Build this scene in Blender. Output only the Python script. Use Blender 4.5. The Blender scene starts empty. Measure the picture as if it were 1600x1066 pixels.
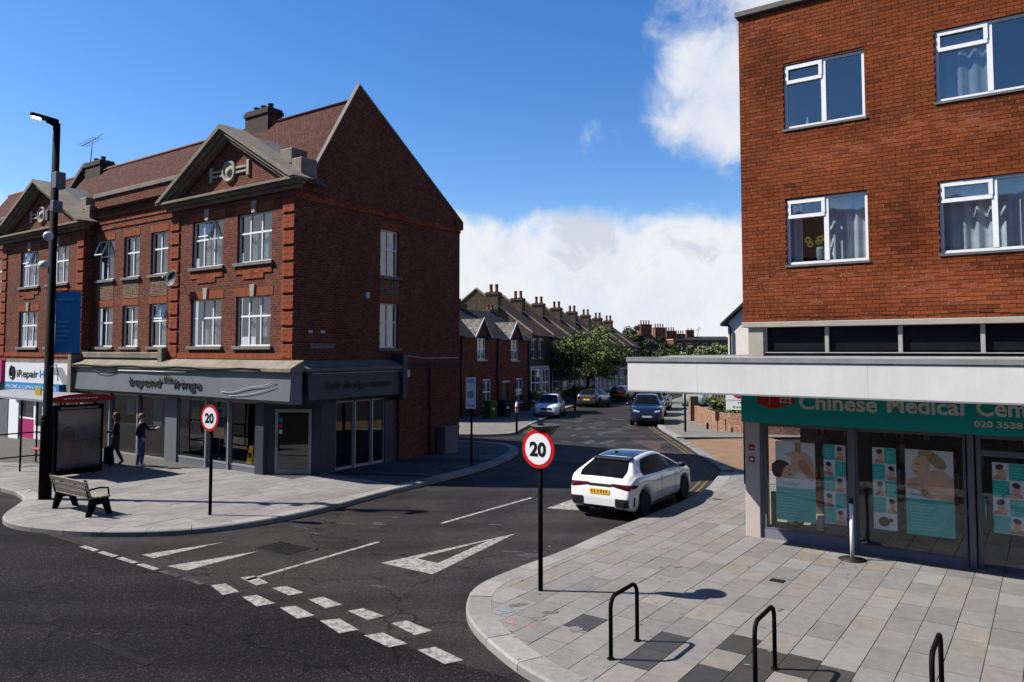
import bpy, bmesh, math, random
from mathutils import Vector, Matrix
from mathutils.bvhtree import BVHTree

random.seed(11)
rad = math.radians
sc = bpy.context.scene
COL = sc.collection

# ------------------------------------------------------------------ camera
cam_d = bpy.data.cameras.new('camera')
cam = bpy.data.objects.new('camera', cam_d)
COL.objects.link(cam)
cam.location = (0, 0, 3.9)
cam.rotation_euler = (rad(90 + 3.0077), 0, 0)
cam_d.sensor_width = 36
cam_d.lens = 1180 / 1600 * 36
cam_d.shift_y = -48 / 1600
cam_d.clip_end = 6000
sc.camera = cam

# ------------------------------------------------------------------ sun
SUN = Vector((-0.992, 0.09, 1.0)).normalized()
sl = bpy.data.lights.new('sun', 'SUN')
sl.energy = 5.0
sl.angle = rad(0.53)
sl.color = (1.0, 0.955, 0.89)
so = bpy.data.objects.new('sun', sl)
COL.objects.link(so)
so.rotation_euler = (-SUN).to_track_quat('-Z', 'Y').to_euler()

# ------------------------------------------------------------------ sky and clouds
wd = bpy.data.worlds.new('World')
sc.world = wd
wd.use_nodes = True
nt = wd.node_tree
nt.nodes.clear()


def wn(t, **k):
    n = nt.nodes.new(t)
    for a, b in k.items():
        setattr(n, a, b)
    return n


def wl(a, b):
    nt.links.new(a, b)


def wmath(op, a, b=None, clamp=False):
    n = wn('ShaderNodeMath', operation=op, use_clamp=clamp)
    for i, s in enumerate((a, b)):
        if s is None:
            continue
        if isinstance(s, (int, float)):
            n.inputs[i].default_value = s
        else:
            wl(s, n.inputs[i])
    return n.outputs[0]


def wsmooth(v, a, b):
    n = wn('ShaderNodeMapRange', interpolation_type='SMOOTHSTEP')
    wl(v, n.inputs['Value'])
    n.inputs['From Min'].default_value = a
    n.inputs['From Max'].default_value = b
    return n.outputs[0]


sky = wn('ShaderNodeTexSky', sky_type='NISHITA')
sky.sun_disc = False
sky.sun_elevation = math.asin(SUN.z)
sky.sun_rotation = math.atan2(SUN.x, SUN.y)
sky.altitude = 50
sky.air_density = 1.0
sky.dust_density = 0.4
sky.ozone_density = 3.0
hs = wn('ShaderNodeHueSaturation')
hs.inputs['Saturation'].default_value = 1.32
hs.inputs['Hue'].default_value = 0.509
hs.inputs['Value'].default_value = 1.0
wl(sky.outputs[0], hs.inputs['Color'])
bg1 = wn('ShaderNodeBackground')
bg1.inputs['Strength'].default_value = 0.072
wl(hs.outputs[0], bg1.inputs['Color'])
tc = wn('ShaderNodeTexCoord')
nrm = wn('ShaderNodeVectorMath', operation='NORMALIZE')
wl(tc.outputs['Generated'], nrm.inputs[0])
sep = wn('ShaderNodeSeparateXYZ')
wl(nrm.outputs[0], sep.inputs[0])
zz = sep.outputs['Z']
# cloud plane coordinates: direction divided by height, so clouds flatten towards the horizon
den = wmath('ADD', wmath('MAXIMUM', zz, 0.0), 0.16)
comb = wn('ShaderNodeCombineXYZ')
wl(wmath('DIVIDE', sep.outputs['X'], den), comb.inputs[0])
wl(wmath('DIVIDE', sep.outputs['Y'], den), comb.inputs[1])


def wnoise(vec, scale, detail, rough, dist=0.0, off=(0, 0, 0)):
    mp = wn('ShaderNodeMapping')
    mp.inputs['Location'].default_value = off
    wl(vec, mp.inputs[0])
    n = wn('ShaderNodeTexNoise')
    n.inputs['Scale'].default_value = scale
    n.inputs['Detail'].default_value = detail
    n.inputs['Roughness'].default_value = rough
    n.inputs['Distortion'].default_value = dist
    wl(mp.outputs[0], n.inputs['Vector'])
    return n.outputs['Fac']


n_big = wnoise(comb.outputs[0], 0.75, 9, 0.58, 0.3, (3.1, 1.7, 0))
n_dir = wnoise(nrm.outputs[0], 5.5, 9, 0.58, 0.25, (1.3, 4.2, 0.6))
n_fine = wnoise(nrm.outputs[0], 12.0, 10, 0.62, 0.35, (7.3, 2.6, 1.1))
# bank of low cloud lying all round the horizon
edge = wmath('ADD', wmath('MULTIPLY', wmath('SUBTRACT', n_dir, 0.5), 0.09), wmath('MULTIPLY', wmath('SUBTRACT', n_fine, 0.5), 0.10))
bank = wsmooth(wmath('ADD', wmath('SUBTRACT', 0.176, zz), edge), -0.012, 0.03)
# patches of broken cumulus higher up


def lobe(px, pz, r0, r1):
    d = Vector((px, 1.0, pz)).normalized()
    dp = wn('ShaderNodeVectorMath', operation='DOT_PRODUCT')
    wl(nrm.outputs[0], dp.inputs[0])
    dp.inputs[1].default_value = d
    return wsmooth(dp.outputs['Value'], math.cos(r0), math.cos(r1))


patch = wmath('MULTIPLY', lobe(0.37, 0.42, 0.25, 0.04), 0.25)
patch2 = wmath('MULTIPLY', lobe(0.115, 0.273, 0.055, 0.01), 0.20)
patch3 = wmath('MULTIPLY', lobe(0.25, 0.33, 0.10, 0.02), 0.13)
cum = wmath('ADD', wmath('MULTIPLY', n_big, 0.45), wmath('MULTIPLY', n_fine, 0.55))
cum = wmath('ADD', wmath('ADD', wmath('ADD', cum, patch), patch2), patch3)
upper = wsmooth(cum, 0.62, 0.86)
dens = wmath('MAXIMUM', wmath('MULTIPLY', bank, 0.97), wmath('MULTIPLY', upper, 0.93), clamp=True)
# cloud shade: whiter tops, bluish grey bases
shade = wsmooth(wmath('ADD', wmath('MULTIPLY', n_fine, 0.6), wmath('MULTIPLY', n_dir, 0.5)), 0.40, 0.66)
cr = wn('ShaderNodeMix', data_type='RGBA')
cr.inputs['A'].default_value = (0.80, 0.86, 0.97, 1)
cr.inputs['B'].default_value = (0.97, 0.985, 1.0, 1)
wl(shade, cr.inputs['Factor'])
# greyer undersides drifting in front of the bank
grey = wsmooth(wmath('ADD', wmath('ADD', wmath('MULTIPLY', n_dir, 0.35), wmath('MULTIPLY', n_fine, 0.65)), wmath('MULTIPLY', lobe(0.10, 0.145, 0.07, 0.005), 0.11)), 0.56, 0.66)
cg = wn('ShaderNodeMix', data_type='RGBA')
cg.inputs['B'].default_value = (0.56, 0.63, 0.76, 1)
wl(wmath('MULTIPLY', grey, 0.6), cg.inputs['Factor'])
wl(cr.outputs['Result'], cg.inputs['A'])
bg2 = wn('ShaderNodeBackground')
bg2.inputs['Strength'].default_value = 0.395
wl(cg.outputs['Result'], bg2.inputs['Color'])
mx = wn('ShaderNodeMixShader')
wl(dens, mx.inputs[0])
wl(bg1.outputs[0], mx.inputs[1])
wl(bg2.outputs[0], mx.inputs[2])
wo = wn('ShaderNodeOutputWorld')
wl(mx.outputs[0], wo.inputs['Surface'])

vs = sc.view_settings
vs.view_transform = 'Standard'
vs.look = 'None'
vs.gamma = 1
vs.exposure = 1.22
vs.use_curve_mapping = False
sc.render.engine = 'CYCLES'
sc.cycles.use_denoising = True
sc.cycles.max_bounces = 6
sc.cycles.transparent_max_bounces = 10
sc.cycles.caustics_reflective = False
sc.cycles.caustics_refractive = False

# ------------------------------------------------------------------ materials
MATS = {}
KA = 0.54        # all reflectances sit a little low, under the photograph's long exposure


def mat(name, col, rough=0.75, metal=0.0, var=0.12, scale=3.0, bump=0.0, bscale=40.0, tint=0.0, spec=0.2,
        coat=0.0, emit=None, trans=0.0, col2=None, dirt=0.0, coord='Object', streak=0.0):
    """plain procedural material: base colour broken up by two noises, optional bump and per-piece tint"""
    if name in MATS:
        return MATS[name]
    m = bpy.data.materials.new(name)
    m.use_nodes = True
    t = m.node_tree
    b = t.nodes['Principled BSDF']
    b.inputs['Roughness'].default_value = rough
    b.inputs['Metallic'].default_value = metal
    b.inputs['Specular IOR Level'].default_value = spec
    b.inputs['Coat Weight'].default_value = coat
    b.inputs['Coat Roughness'].default_value = 0.05
    if emit:
        b.inputs['Emission Color'].default_value = (*emit[:3], 1)
        b.inputs['Emission Strength'].default_value = emit[3]
    tcn = t.nodes.new('ShaderNodeTexCoord')
    v = tcn.outputs[coord]
    no = t.nodes.new('ShaderNodeTexNoise')
    no.inputs['Scale'].default_value = scale
    no.inputs['Detail'].default_value = 6
    no.inputs['Roughness'].default_value = 0.65
    t.links.new(v, no.inputs['Vector'])
    mix = t.nodes.new('ShaderNodeMix')
    mix.data_type = 'RGBA'
    col = tuple(c * KA for c in col)
    col2 = tuple(c * KA for c in col2) if col2 else None
    c2 = col2 or tuple(min(1, c * (1 + var)) for c in col)
    c1 = col if col2 else tuple(c * (1 - var) for c in col)
    mix.inputs['A'].default_value = (*c1, 1)
    mix.inputs['B'].default_value = (*c2, 1)
    mr = t.nodes.new('ShaderNodeMapRange')
    mr.inputs['From Min'].default_value = 0.3
    mr.inputs['From Max'].default_value = 0.7
    t.links.new(no.outputs['Fac'], mr.inputs['Value'])
    t.links.new(mr.outputs[0], mix.inputs['Factor'])
    out = mix.outputs['Result']
    if dirt:
        n2 = t.nodes.new('ShaderNodeTexNoise')
        n2.inputs['Scale'].default_value = scale * 0.23
        n2.inputs['Detail'].default_value = 8
        n2.inputs['Roughness'].default_value = 0.7
        if streak:
            mp = t.nodes.new('ShaderNodeMapping')
            mp.inputs['Scale'].default_value = (1.6, 1.6, streak)
            t.links.new(v, mp.inputs[0])
            t.links.new(mp.outputs[0], n2.inputs['Vector'])
        else:
            t.links.new(v, n2.inputs['Vector'])
        r2 = t.nodes.new('ShaderNodeMapRange')
        r2.inputs['From Min'].default_value = 0.42
        r2.inputs['From Max'].default_value = 0.72
        r2.inputs['To Max'].default_value = dirt
        t.links.new(n2.outputs['Fac'], r2.inputs['Value'])
        m2 = t.nodes.new('ShaderNodeMix')
        m2.data_type = 'RGBA'
        m2.inputs['B'].default_value = (*(c * 0.45 for c in col), 1)
        t.links.new(r2.outputs[0], m2.inputs['Factor'])
        t.links.new(out, m2.inputs['A'])
        out = m2.outputs['Result']
    if tint:
        at = t.nodes.new('ShaderNodeAttribute')
        at.attribute_name = 'tint'
        mr2 = t.nodes.new('ShaderNodeMapRange')
        mr2.inputs['To Min'].default_value = 1 - tint
        mr2.inputs['To Max'].default_value = 1 + tint
        t.links.new(at.outputs['Fac'], mr2.inputs['Value'])
        mm = t.nodes.new('ShaderNodeVectorMath')
        mm.operation = 'SCALE'
        t.links.new(out, mm.inputs[0])
        t.links.new(mr2.outputs[0], mm.inputs['Scale'])
        out = mm.outputs[0]
    t.links.new(out, b.inputs['Base Color'])
    if bump:
        nb = t.nodes.new('ShaderNodeTexNoise')
        nb.inputs['Scale'].default_value = bscale
        nb.inputs['Detail'].default_value = 4
        t.links.new(v, nb.inputs['Vector'])
        bp = t.nodes.new('ShaderNodeBump')
        bp.inputs['Strength'].default_value = bump
        bp.inputs['Distance'].default_value = 0.02
        t.links.new(nb.outputs['Fac'], bp.inputs['Height'])
        t.links.new(bp.outputs[0], b.inputs['Normal'])
    MATS[name] = m
    return m


def brick_mat(name, c1, c2, mortar, bw=0.225, rh=0.075, ms=0.009, rough=0.85, bump=0.6, dark=(0.09, 0.035, 0.025), darkamt=0.45, offset=0.5, big=0.35):
    m = bpy.data.materials.new(name)
    m.use_nodes = True
    t = m.node_tree
    b = t.nodes['Principled BSDF']
    b.inputs['Roughness'].default_value = rough
    b.inputs['Specular IOR Level'].default_value = 0.07
    uv = t.nodes.new('ShaderNodeUVMap')
    c1, c2, mortar, dark = [tuple(c * KA for c in q) for q in (c1, c2, mortar, dark)]
    br = t.nodes.new('ShaderNodeTexBrick')
    br.offset = offset
    br.inputs['Color1'].default_value = (*c1, 1)
    br.inputs['Color2'].default_value = (*c2, 1)
    br.inputs['Mortar'].default_value = (*mortar, 1)
    br.inputs['Scale'].default_value = 1
    br.inputs['Brick Width'].default_value = bw
    br.inputs['Row Height'].default_value = rh
    br.inputs['Mortar Size'].default_value = ms
    br.inputs['Mortar Smooth'].default_value = 0.2
    br.inputs['Bias'].default_value = 0.1
    t.links.new(uv.outputs[0], br.inputs['Vector'])
    n1 = t.nodes.new('ShaderNodeTexNoise')
    n1.inputs['Scale'].default_value = 0.55
    n1.inputs['Detail'].default_value = 9
    n1.inputs['Roughness'].default_value = 0.72
    t.links.new(uv.outputs[0], n1.inputs['Vector'])
    r1 = t.nodes.new('ShaderNodeMapRange')
    r1.inputs['From Min'].default_value = 0.42
    r1.inputs['From Max'].default_value = 0.75
    r1.inputs['To Max'].default_value = darkamt
    t.links.new(n1.outputs['Fac'], r1.inputs['Value'])
    mx1 = t.nodes.new('ShaderNodeMix')
    mx1.data_type = 'RGBA'
    mx1.inputs['B'].default_value = (*dark, 1)
    t.links.new(r1.outputs[0], mx1.inputs['Factor'])
    t.links.new(br.outputs['Color'], mx1.inputs['A'])
    # single dark and pale bricks
    wv = t.nodes.new('ShaderNodeTexWhiteNoise')
    wv.noise_dimensions = '2D'
    sn = t.nodes.new('ShaderNodeVectorMath')
    sn.operation = 'SNAP'
    sn.inputs[1].default_value = (bw / 2, rh, 1)
    t.links.new(uv.outputs[0], sn.inputs[0])
    t.links.new(sn.outputs[0], wv.inputs['Vector'])
    mrw = t.nodes.new('ShaderNodeMapRange')
    mrw.inputs['To Min'].default_value = 1 - big
    mrw.inputs['To Max'].default_value = 1 + big * 0.8
    t.links.new(wv.outputs['Value'], mrw.inputs['Value'])
    sc_ = t.nodes.new('ShaderNodeVectorMath')
    sc_.operation = 'SCALE'
    t.links.new(mx1.outputs['Result'], sc_.inputs[0])
    t.links.new(mrw.outputs[0], sc_.inputs['Scale'])
    t.links.new(sc_.outputs[0], b.inputs['Base Color'])
    bp = t.nodes.new('ShaderNodeBump')
    bp.inputs['Strength'].default_value = bump
    bp.inputs['Distance'].default_value = 0.012
    bp.invert = True
    t.links.new(br.outputs['Fac'], bp.inputs['Height'])
    t.links.new(bp.outputs[0], b.inputs['Normal'])
    MATS[name] = m
    return m


def glass_mat(name, tintc=(0.75, 0.8, 0.82), refl=0.10, rough=0.02):
    """thin window glass: see-through with a fresnel reflection"""
    m = bpy.data.materials.new(name)
    m.use_nodes = True
    t = m.node_tree
    t.nodes.remove(t.nodes['Principled BSDF'])
    o = t.nodes['Material Output']
    tr = t.nodes.new('ShaderNodeBsdfTransparent')
    tr.inputs['Color'].default_value = (*tintc, 1)
    gl = t.nodes.new('ShaderNodeBsdfGlossy')
    gl.inputs['Roughness'].default_value = rough
    nz = t.nodes.new('ShaderNodeTexNoise')
    nz.inputs['Scale'].default_value = 1.4
    bp = t.nodes.new('ShaderNodeBump')
    bp.inputs['Strength'].default_value = 0.05
    bp.inputs['Distance'].default_value = 0.05
    t.links.new(nz.outputs['Fac'], bp.inputs['Height'])
    t.links.new(bp.outputs[0], gl.inputs['Normal'])
    # Schlick reflectance that does not care which way the pane's face points
    ge = t.nodes.new('ShaderNodeNewGeometry')
    dp = t.nodes.new('ShaderNodeVectorMath')
    dp.operation = 'DOT_PRODUCT'
    t.links.new(ge.outputs['Incoming'], dp.inputs[0])
    t.links.new(ge.outputs['Normal'], dp.inputs[1])
    prev = dp.outputs['Value']
    for op_, val in (('ABSOLUTE', None), ('SUBTRACT', 1.0), ('POWER', 5.0), ('MULTIPLY', 0.9), ('ADD', 0.06 + refl)):
        ad = t.nodes.new('ShaderNodeMath')
        ad.operation = op_
        if op_ == 'SUBTRACT':
            ad.inputs[0].default_value = val
            t.links.new(prev, ad.inputs[1])
        else:
            t.links.new(prev, ad.inputs[0])
            if val is not None:
                ad.inputs[1].default_value = val
        prev = ad.outputs[0]
    ms = t.nodes.new('ShaderNodeMixShader')
    t.links.new(ad.outputs[0], ms.inputs[0])
    t.links.new(tr.outputs[0], ms.inputs[1])
    t.links.new(gl.outputs[0], ms.inputs[2])
    t.links.new(ms.outputs[0], o.inputs['Surface'])
    MATS[name] = m
    return m


def asphalt_mat(name, base, speck, rough=0.85, patch=0.3, wet=0.0, track=0.0):
    m = bpy.data.materials.new(name)
    m.use_nodes = True
    t = m.node_tree
    b = t.nodes['Principled BSDF']
    b.inputs['Specular IOR Level'].default_value = 0.05
    base, speck = [tuple(c * KA for c in q) for q in (base, speck)]
    g = t.nodes.new('ShaderNodeNewGeometry')
    vo = t.nodes.new('ShaderNodeTexVoronoi')
    vo.inputs['Scale'].default_value = 62
    t.links.new(g.outputs['Position'], vo.inputs['Vector'])
    sp = t.nodes.new('ShaderNodeSeparateColor')
    t.links.new(vo.outputs['Color'], sp.inputs[0])
    r0 = t.nodes.new('ShaderNodeMapRange')
    r0.inputs['From Min'].default_value = 0.84
    r0.inputs['From Max'].default_value = 1.0
    t.links.new(sp.outputs[0], r0.inputs['Value'])
    mx = t.nodes.new('ShaderNodeMix')
    mx.data_type = 'RGBA'
    mx.inputs['A'].default_value = (*base, 1)
    mx.inputs['B'].default_value = (*speck, 1)
    t.links.new(r0.outputs[0], mx.inputs['Factor'])
    n1 = t.nodes.new('ShaderNodeTexNoise')
    n1.inputs['Scale'].default_value = 0.45
    n1.inputs['Detail'].default_value = 9
    n1.inputs['Roughness'].default_value = 0.68
    n1.inputs['Distortion'].default_value = 0.6
    t.links.new(g.outputs['Position'], n1.inputs['Vector'])
    r1 = t.nodes.new('ShaderNodeMapRange')
    r1.inputs['From Min'].default_value = 0.3
    r1.inputs['From Max'].default_value = 0.7
    r1.inputs['To Min'].default_value = 1 - patch
    r1.inputs['To Max'].default_value = 1 + patch
    t.links.new(n1.outputs['Fac'], r1.inputs['Value'])
    s = t.nodes.new('ShaderNodeVectorMath')
    s.operation = 'SCALE'
    t.links.new(mx.outputs['Result'], s.inputs[0])
    t.links.new(r1.outputs[0], s.inputs['Scale'])
    ve = t.nodes.new('ShaderNodeTexVoronoi')
    ve.feature = 'DISTANCE_TO_EDGE'
    ve.inputs['Scale'].default_value = 0.33
    wob = t.nodes.new('ShaderNodeTexNoise')
    wob.inputs['Scale'].default_value = 1.1
    wob.inputs['Detail'].default_value = 7
    t.links.new(g.outputs['Position'], wob.inputs['Vector'])
    vm = t.nodes.new('ShaderNodeVectorMath')
    vm.operation = 'MULTIPLY_ADD'
    vm.inputs[1].default_value = (1.6, 1.6, 0)
    t.links.new(wob.outputs['Color'], vm.inputs[0])
    t.links.new(g.outputs['Position'], vm.inputs[2])
    t.links.new(vm.outputs[0], ve.inputs['Vector'])
    ce = t.nodes.new('ShaderNodeMapRange')
    ce.inputs['From Min'].default_value = 0.002
    ce.inputs['From Max'].default_value = 0.007
    ce.inputs['To Min'].default_value = 0.45
    t.links.new(ve.outputs['Distance'], ce.inputs['Value'])
    # worn tracks: long pale bands squarely along each road
    mpt = t.nodes.new('ShaderNodeMapping')
    mpt.inputs['Rotation'].default_value = (0, 0, track)
    mpt.inputs['Scale'].default_value = (0.05, 0.75, 1)
    t.links.new(g.outputs['Position'], mpt.inputs[0])
    nt_ = t.nodes.new('ShaderNodeTexNoise')
    nt_.inputs['Scale'].default_value = 1.0
    nt_.inputs['Detail'].default_value = 5
    t.links.new(mpt.outputs[0], nt_.inputs['Vector'])
    ct = t.nodes.new('ShaderNodeMapRange')
    ct.inputs['From Min'].default_value = 0.35
    ct.inputs['From Max'].default_value = 0.68
    ct.inputs['To Min'].default_value = 0.75
    ct.inputs['To Max'].default_value = 1.5
    t.links.new(nt_.outputs['Fac'], ct.inputs['Value'])
    mk = t.nodes.new('ShaderNodeMath')
    mk.operation = 'MULTIPLY'
    t.links.new(ce.outputs[0], mk.inputs[0])
    t.links.new(ct.outputs[0], mk.inputs[1])
    s2 = t.nodes.new('ShaderNodeVectorMath')
    s2.operation = 'SCALE'
    t.links.new(s.outputs[0], s2.inputs[0])
    t.links.new(mk.outputs[0], s2.inputs['Scale'])
    t.links.new(s2.outputs[0], b.inputs['Base Color'])
    rr = t.nodes.new('ShaderNodeMapRange')
    rr.inputs['From Min'].default_value = 0.35
    rr.inputs['From Max'].default_value = 0.65
    rr.inputs['To Min'].default_value = rough - wet
    rr.inputs['To Max'].default_value = rough
    t.links.new(n1.outputs['Fac'], rr.inputs['Value'])
    t.links.new(rr.outputs[0], b.inputs['Roughness'])
    nb = t.nodes.new('ShaderNodeTexNoise')
    nb.inputs['Scale'].default_value = 60
    nb.inputs['Detail'].default_value = 3
    t.links.new(g.outputs['Position'], nb.inputs['Vector'])
    bp = t.nodes.new('ShaderNodeBump')
    bp.inputs['Strength'].default_value = 0.55
    bp.inputs['Distance'].default_value = 0.012
    t.links.new(nb.outputs['Fac'], bp.inputs['Height'])
    t.links.new(bp.outputs[0], b.inputs['Normal'])
    MATS[name] = m
    return m


def paint_mat(name, col, wear=0.5, under=(0.06, 0.058, 0.056)):
    """road paint worn through to the asphalt"""
    m = bpy.data.materials.new(name)
    m.use_nodes = True
    t = m.node_tree
    b = t.nodes['Principled BSDF']
    b.inputs['Roughness'].default_value = 0.8
    b.inputs['Specular IOR Level'].default_value = 0.06
    col, under = [tuple(c * KA for c in q) for q in (col, under)]
    g = t.nodes.new('ShaderNodeNewGeometry')
    n = t.nodes.new('ShaderNodeTexNoise')
    n.inputs['Scale'].default_value = 9
    n.inputs['Detail'].default_value = 12
    n.inputs['Roughness'].default_value = 0.8
    t.links.new(g.outputs['Position'], n.inputs['Vector'])
    r = t.nodes.new('ShaderNodeMapRange')
    r.inputs['From Min'].default_value = 0.28 + wear * 0.2
    r.inputs['From Max'].default_value = 0.42 + wear * 0.3
    t.links.new(n.outputs['Fac'], r.inputs['Value'])
    mx = t.nodes.new('ShaderNodeMix')
    mx.data_type = 'RGBA'
    mx.inputs['A'].default_value = (*under, 1)
    mx.inputs['B'].default_value = (*col, 1)
    t.links.new(r.outputs[0], mx.inputs['Factor'])
    t.links.new(mx.outputs['Result'], b.inputs['Base Color'])
    MATS[name] = m
    return m


# ------------------------------------------------------------------ mesh helpers
class MB:
    def __init__(s, xf=None):
        s.v = []
        s.f = []
        s.mi = []
        s.sm = []
        s.t = []
        s.xf = xf

    def vert(s, p):
        p = Vector(p)
        s.v.append(s.xf @ p if s.xf else p)
        return len(s.v) - 1

    def face(s, pts, mi=0, sm=False, t=0.5):
        s.f.append([s.vert(p) for p in pts])
        s.mi.append(mi)
        s.sm.append(sm)
        s.t.append(t)

    def idx(s, ids, mi=0, sm=False, t=0.5):
        s.f.append(list(ids))
        s.mi.append(mi)
        s.sm.append(sm)
        s.t.append(t)

    def box(s, x0, x1, y0, y1, z0, z1, mi=0, t=0.5):
        i = [s.vert(p) for p in ((x0, y0, z0), (x1, y0, z0), (x1, y1, z0), (x0, y1, z0), (x0, y0, z1), (x1, y0, z1), (x1, y1, z1), (x0, y1, z1))]
        for q in ((0, 3, 2, 1), (4, 5, 6, 7), (0, 1, 5, 4), (1, 2, 6, 5), (2, 3, 7, 6), (3, 0, 4, 7)):
            s.idx([i[k] for k in q], mi, False, t)
        return s

    def prism(s, poly, d, mi=0, t=0.5, caps=True):
        """extrude a 3D polygon by the vector d"""
        d = Vector(d)
        a = [s.vert(p) for p in poly]
        b = [s.vert(Vector(p) + d) for p in poly]
        n = len(a)
        if caps:
            s.idx(a[::-1], mi, False, t)
            s.idx(b, mi, False, t)
        for i in range(n):
            j = (i + 1) % n
            s.idx((a[i], a[j], b[j], b[i]), mi, False, t)
        return s

    def tube(s, path, r, n=10, mi=0, caps=True, r1=None, sm=True):
        path = [Vector(p) for p in path]
        rings = []
        up = Vector((0, 0, 1))
        N = len(path)
        for k, p in enumerate(path):
            d = (path[min(k + 1, N - 1)] - path[max(k - 1, 0)]).normalized()
            a = d.cross(up)
            if a.length < 1e-3:
                a = d.cross(Vector((1, 0, 0)))
            a.normalize()
            b = d.cross(a).normalized()
            up = a.cross(d)
            rr = r if r1 is None else r + (r1 - r) * k / (N - 1)
            if isinstance(r, (list, tuple)):
                rr = r[k]
            rings.append([s.vert(p + (a * math.cos(2 * math.pi * i / n) + b * math.sin(2 * math.pi * i / n)) * rr) for i in range(n)])
        for k in range(N - 1):
            for i in range(n):
                j = (i + 1) % n
                s.idx((rings[k][j], rings[k][i], rings[k + 1][i], rings[k + 1][j]), mi, sm)
        if caps:
            s.idx(rings[0], mi)
            s.idx(rings[-1][::-1], mi)
        return s

    def lathe(s, prof, c=(0, 0, 0), n=16, mi=0, axis='z', sm=True):
        """prof: (radius, height) list round an axis through c"""
        rings = []
        for r, h in prof:
            ring = []
            for i in range(n):
                a = 2 * math.pi * i / n
                u, w = r * math.cos(a), r * math.sin(a)
                p = (c[0] + u, c[1] + w, c[2] + h) if axis == 'z' else (c[0] + u, c[1] + h, c[2] + w) if axis == 'y' else (c[0] + h, c[1] + u, c[2] + w)
                ring.append(s.vert(p))
            rings.append(ring)
        for k in range(len(rings) - 1):
            for i in range(n):
                j = (i + 1) % n
                s.idx((rings[k][i], rings[k][j], rings[k + 1][j], rings[k + 1][i]), mi, sm)
        if prof[0][0] > 1e-4:
            s.idx(rings[0][::-1], mi)
        if prof[-1][0] > 1e-4:
            s.idx(rings[-1], mi)
        return s

    def grid(s, P, mi=0, sm=True, t=0.5):
        ids = [[s.vert(p) if p is not None else None for p in row] for row in P]
        for a in range(len(P) - 1):
            for b in range(len(P[0]) - 1):
                q = (ids[a][b], ids[a][b + 1], ids[a + 1][b + 1], ids[a + 1][b])
                if None not in q:
                    s.idx(q, mi, sm, t)
        return s

    def build(s, name, mats, parent=None, bevel=0.0, loc=None, uvoff=(0, 0), kind=None, normals=True):
        me = bpy.data.meshes.new(name)
        me.from_pydata(s.v, [], s.f)
        if not isinstance(mats, (list, tuple)):
            mats = [mats]
        for m in mats:
            me.materials.append(MATS[m] if isinstance(m, str) else m)
        me.polygons.foreach_set('material_index', s.mi)
        me.polygons.foreach_set('use_smooth', s.sm)
        if normals or bevel:
            bm = bmesh.new()
            bm.from_mesh(me)
            if bevel:
                bmesh.ops.remove_doubles(bm, verts=bm.verts, dist=1e-5)
                ed = [e for e in bm.edges if len(e.link_faces) == 2 and e.calc_face_angle(0) > 0.6]
                bmesh.ops.bevel(bm, geom=ed, offset=bevel, segments=1, affect='EDGES', profile=0.6)
            if normals:
                bmesh.ops.recalc_face_normals(bm, faces=bm.faces)
            bm.to_mesh(me)
            bm.free()
        if not bevel:
            at = me.attributes.new('tint', 'FLOAT', 'FACE')
            at.data.foreach_set('value', s.t)
        set_uv(me, uvoff)
        return link(name, me, parent, loc, kind)


def set_uv(me, off=(0, 0)):
    uv = me.uv_layers.new(name='UVMap')
    co = [v.co for v in me.vertices]
    for p in me.polygons:
        n = p.normal
        if abs(n.z) > 0.97:
            t_, b_ = Vector((1, 0, 0)), Vector((0, 1, 0))
        else:
            t_ = Vector((-n.y, n.x, 0)).normalized()
            b_ = n.cross(t_)
        for li in p.loop_indices:
            c = co[me.loops[li].vertex_index]
            uv.data[li].uv = (c.dot(t_) + off[0], c.dot(b_) + off[1])


def link(name, me, parent=None, loc=None, kind=None):
    o = bpy.data.objects.new(name, me)
    COL.objects.link(o)
    if parent:
        o.parent = parent
    if loc:
        o.location = loc
    if kind:
        o['kind'] = kind
    return o


def tag(o, label, cat, group=None):
    o['label'] = label
    o['category'] = cat
    if group:
        o['group'] = group
    return o


def thing(name, label, cat, loc=(0, 0, 0), rz=0.0, group=None):
    o = bpy.data.objects.new(name, None)
    COL.objects.link(o)
    o.location = loc
    o.rotation_euler = (0, 0, rz)
    o.empty_display_size = 0.3
    return tag(o, label, cat, group)


def struct(o):
    o['kind'] = 'structure'
    return o


def copy_tree(o, parent=None):
    c = o.copy()
    COL.objects.link(c)
    if parent:
        c.parent = parent
    for ch in list(o.children):
        copy_tree(ch, c)
    return c


def text_mesh(body, size, ext=0.01, off=0.0, align='LEFT', spacing=1.0, res=3):
    cu = bpy.data.curves.new('lettering', 'FONT')
    cu.body = body
    cu.size = size
    cu.extrude = ext
    cu.offset = off
    cu.align_x = align
    cu.space_character = spacing
    cu.resolution_u = res
    ob = bpy.data.objects.new('lettering', cu)
    COL.objects.link(ob)
    dg = bpy.context.evaluated_depsgraph_get()
    me = bpy.data.meshes.new_from_object(ob.evaluated_get(dg))
    bpy.data.objects.remove(ob)
    bpy.data.curves.remove(cu)
    me.transform(Matrix(((1, 0, 0, 0), (0, 0, -1, 0), (0, 1, 0, 0), (0, 0, 0, 1))))
    return me


def twidth(me):
    xs = [v.co.x for v in me.vertices]
    return (min(xs), max(xs)) if xs else (0, 0)


def lettering(body, x0, x1, z, y, size, material, parent, ext=0.004, off=0.0, name='lettering', xf=None):
    """one printed line, stretched to run from x0 to x1 with its baseline at z"""
    me = text_mesh(body, size, ext, off)
    a, b = twidth(me)
    k = (x1 - x0) / (b - a)
    M4 = Matrix.Translation((x0 - a * k, y, z)) @ Matrix.Diagonal((k, 1, 1, 1))
    if xf:
        M4 = xf @ M4
    me.transform(M4)
    me.materials.append(MATS[material])
    return link(name, me, parent)


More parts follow.
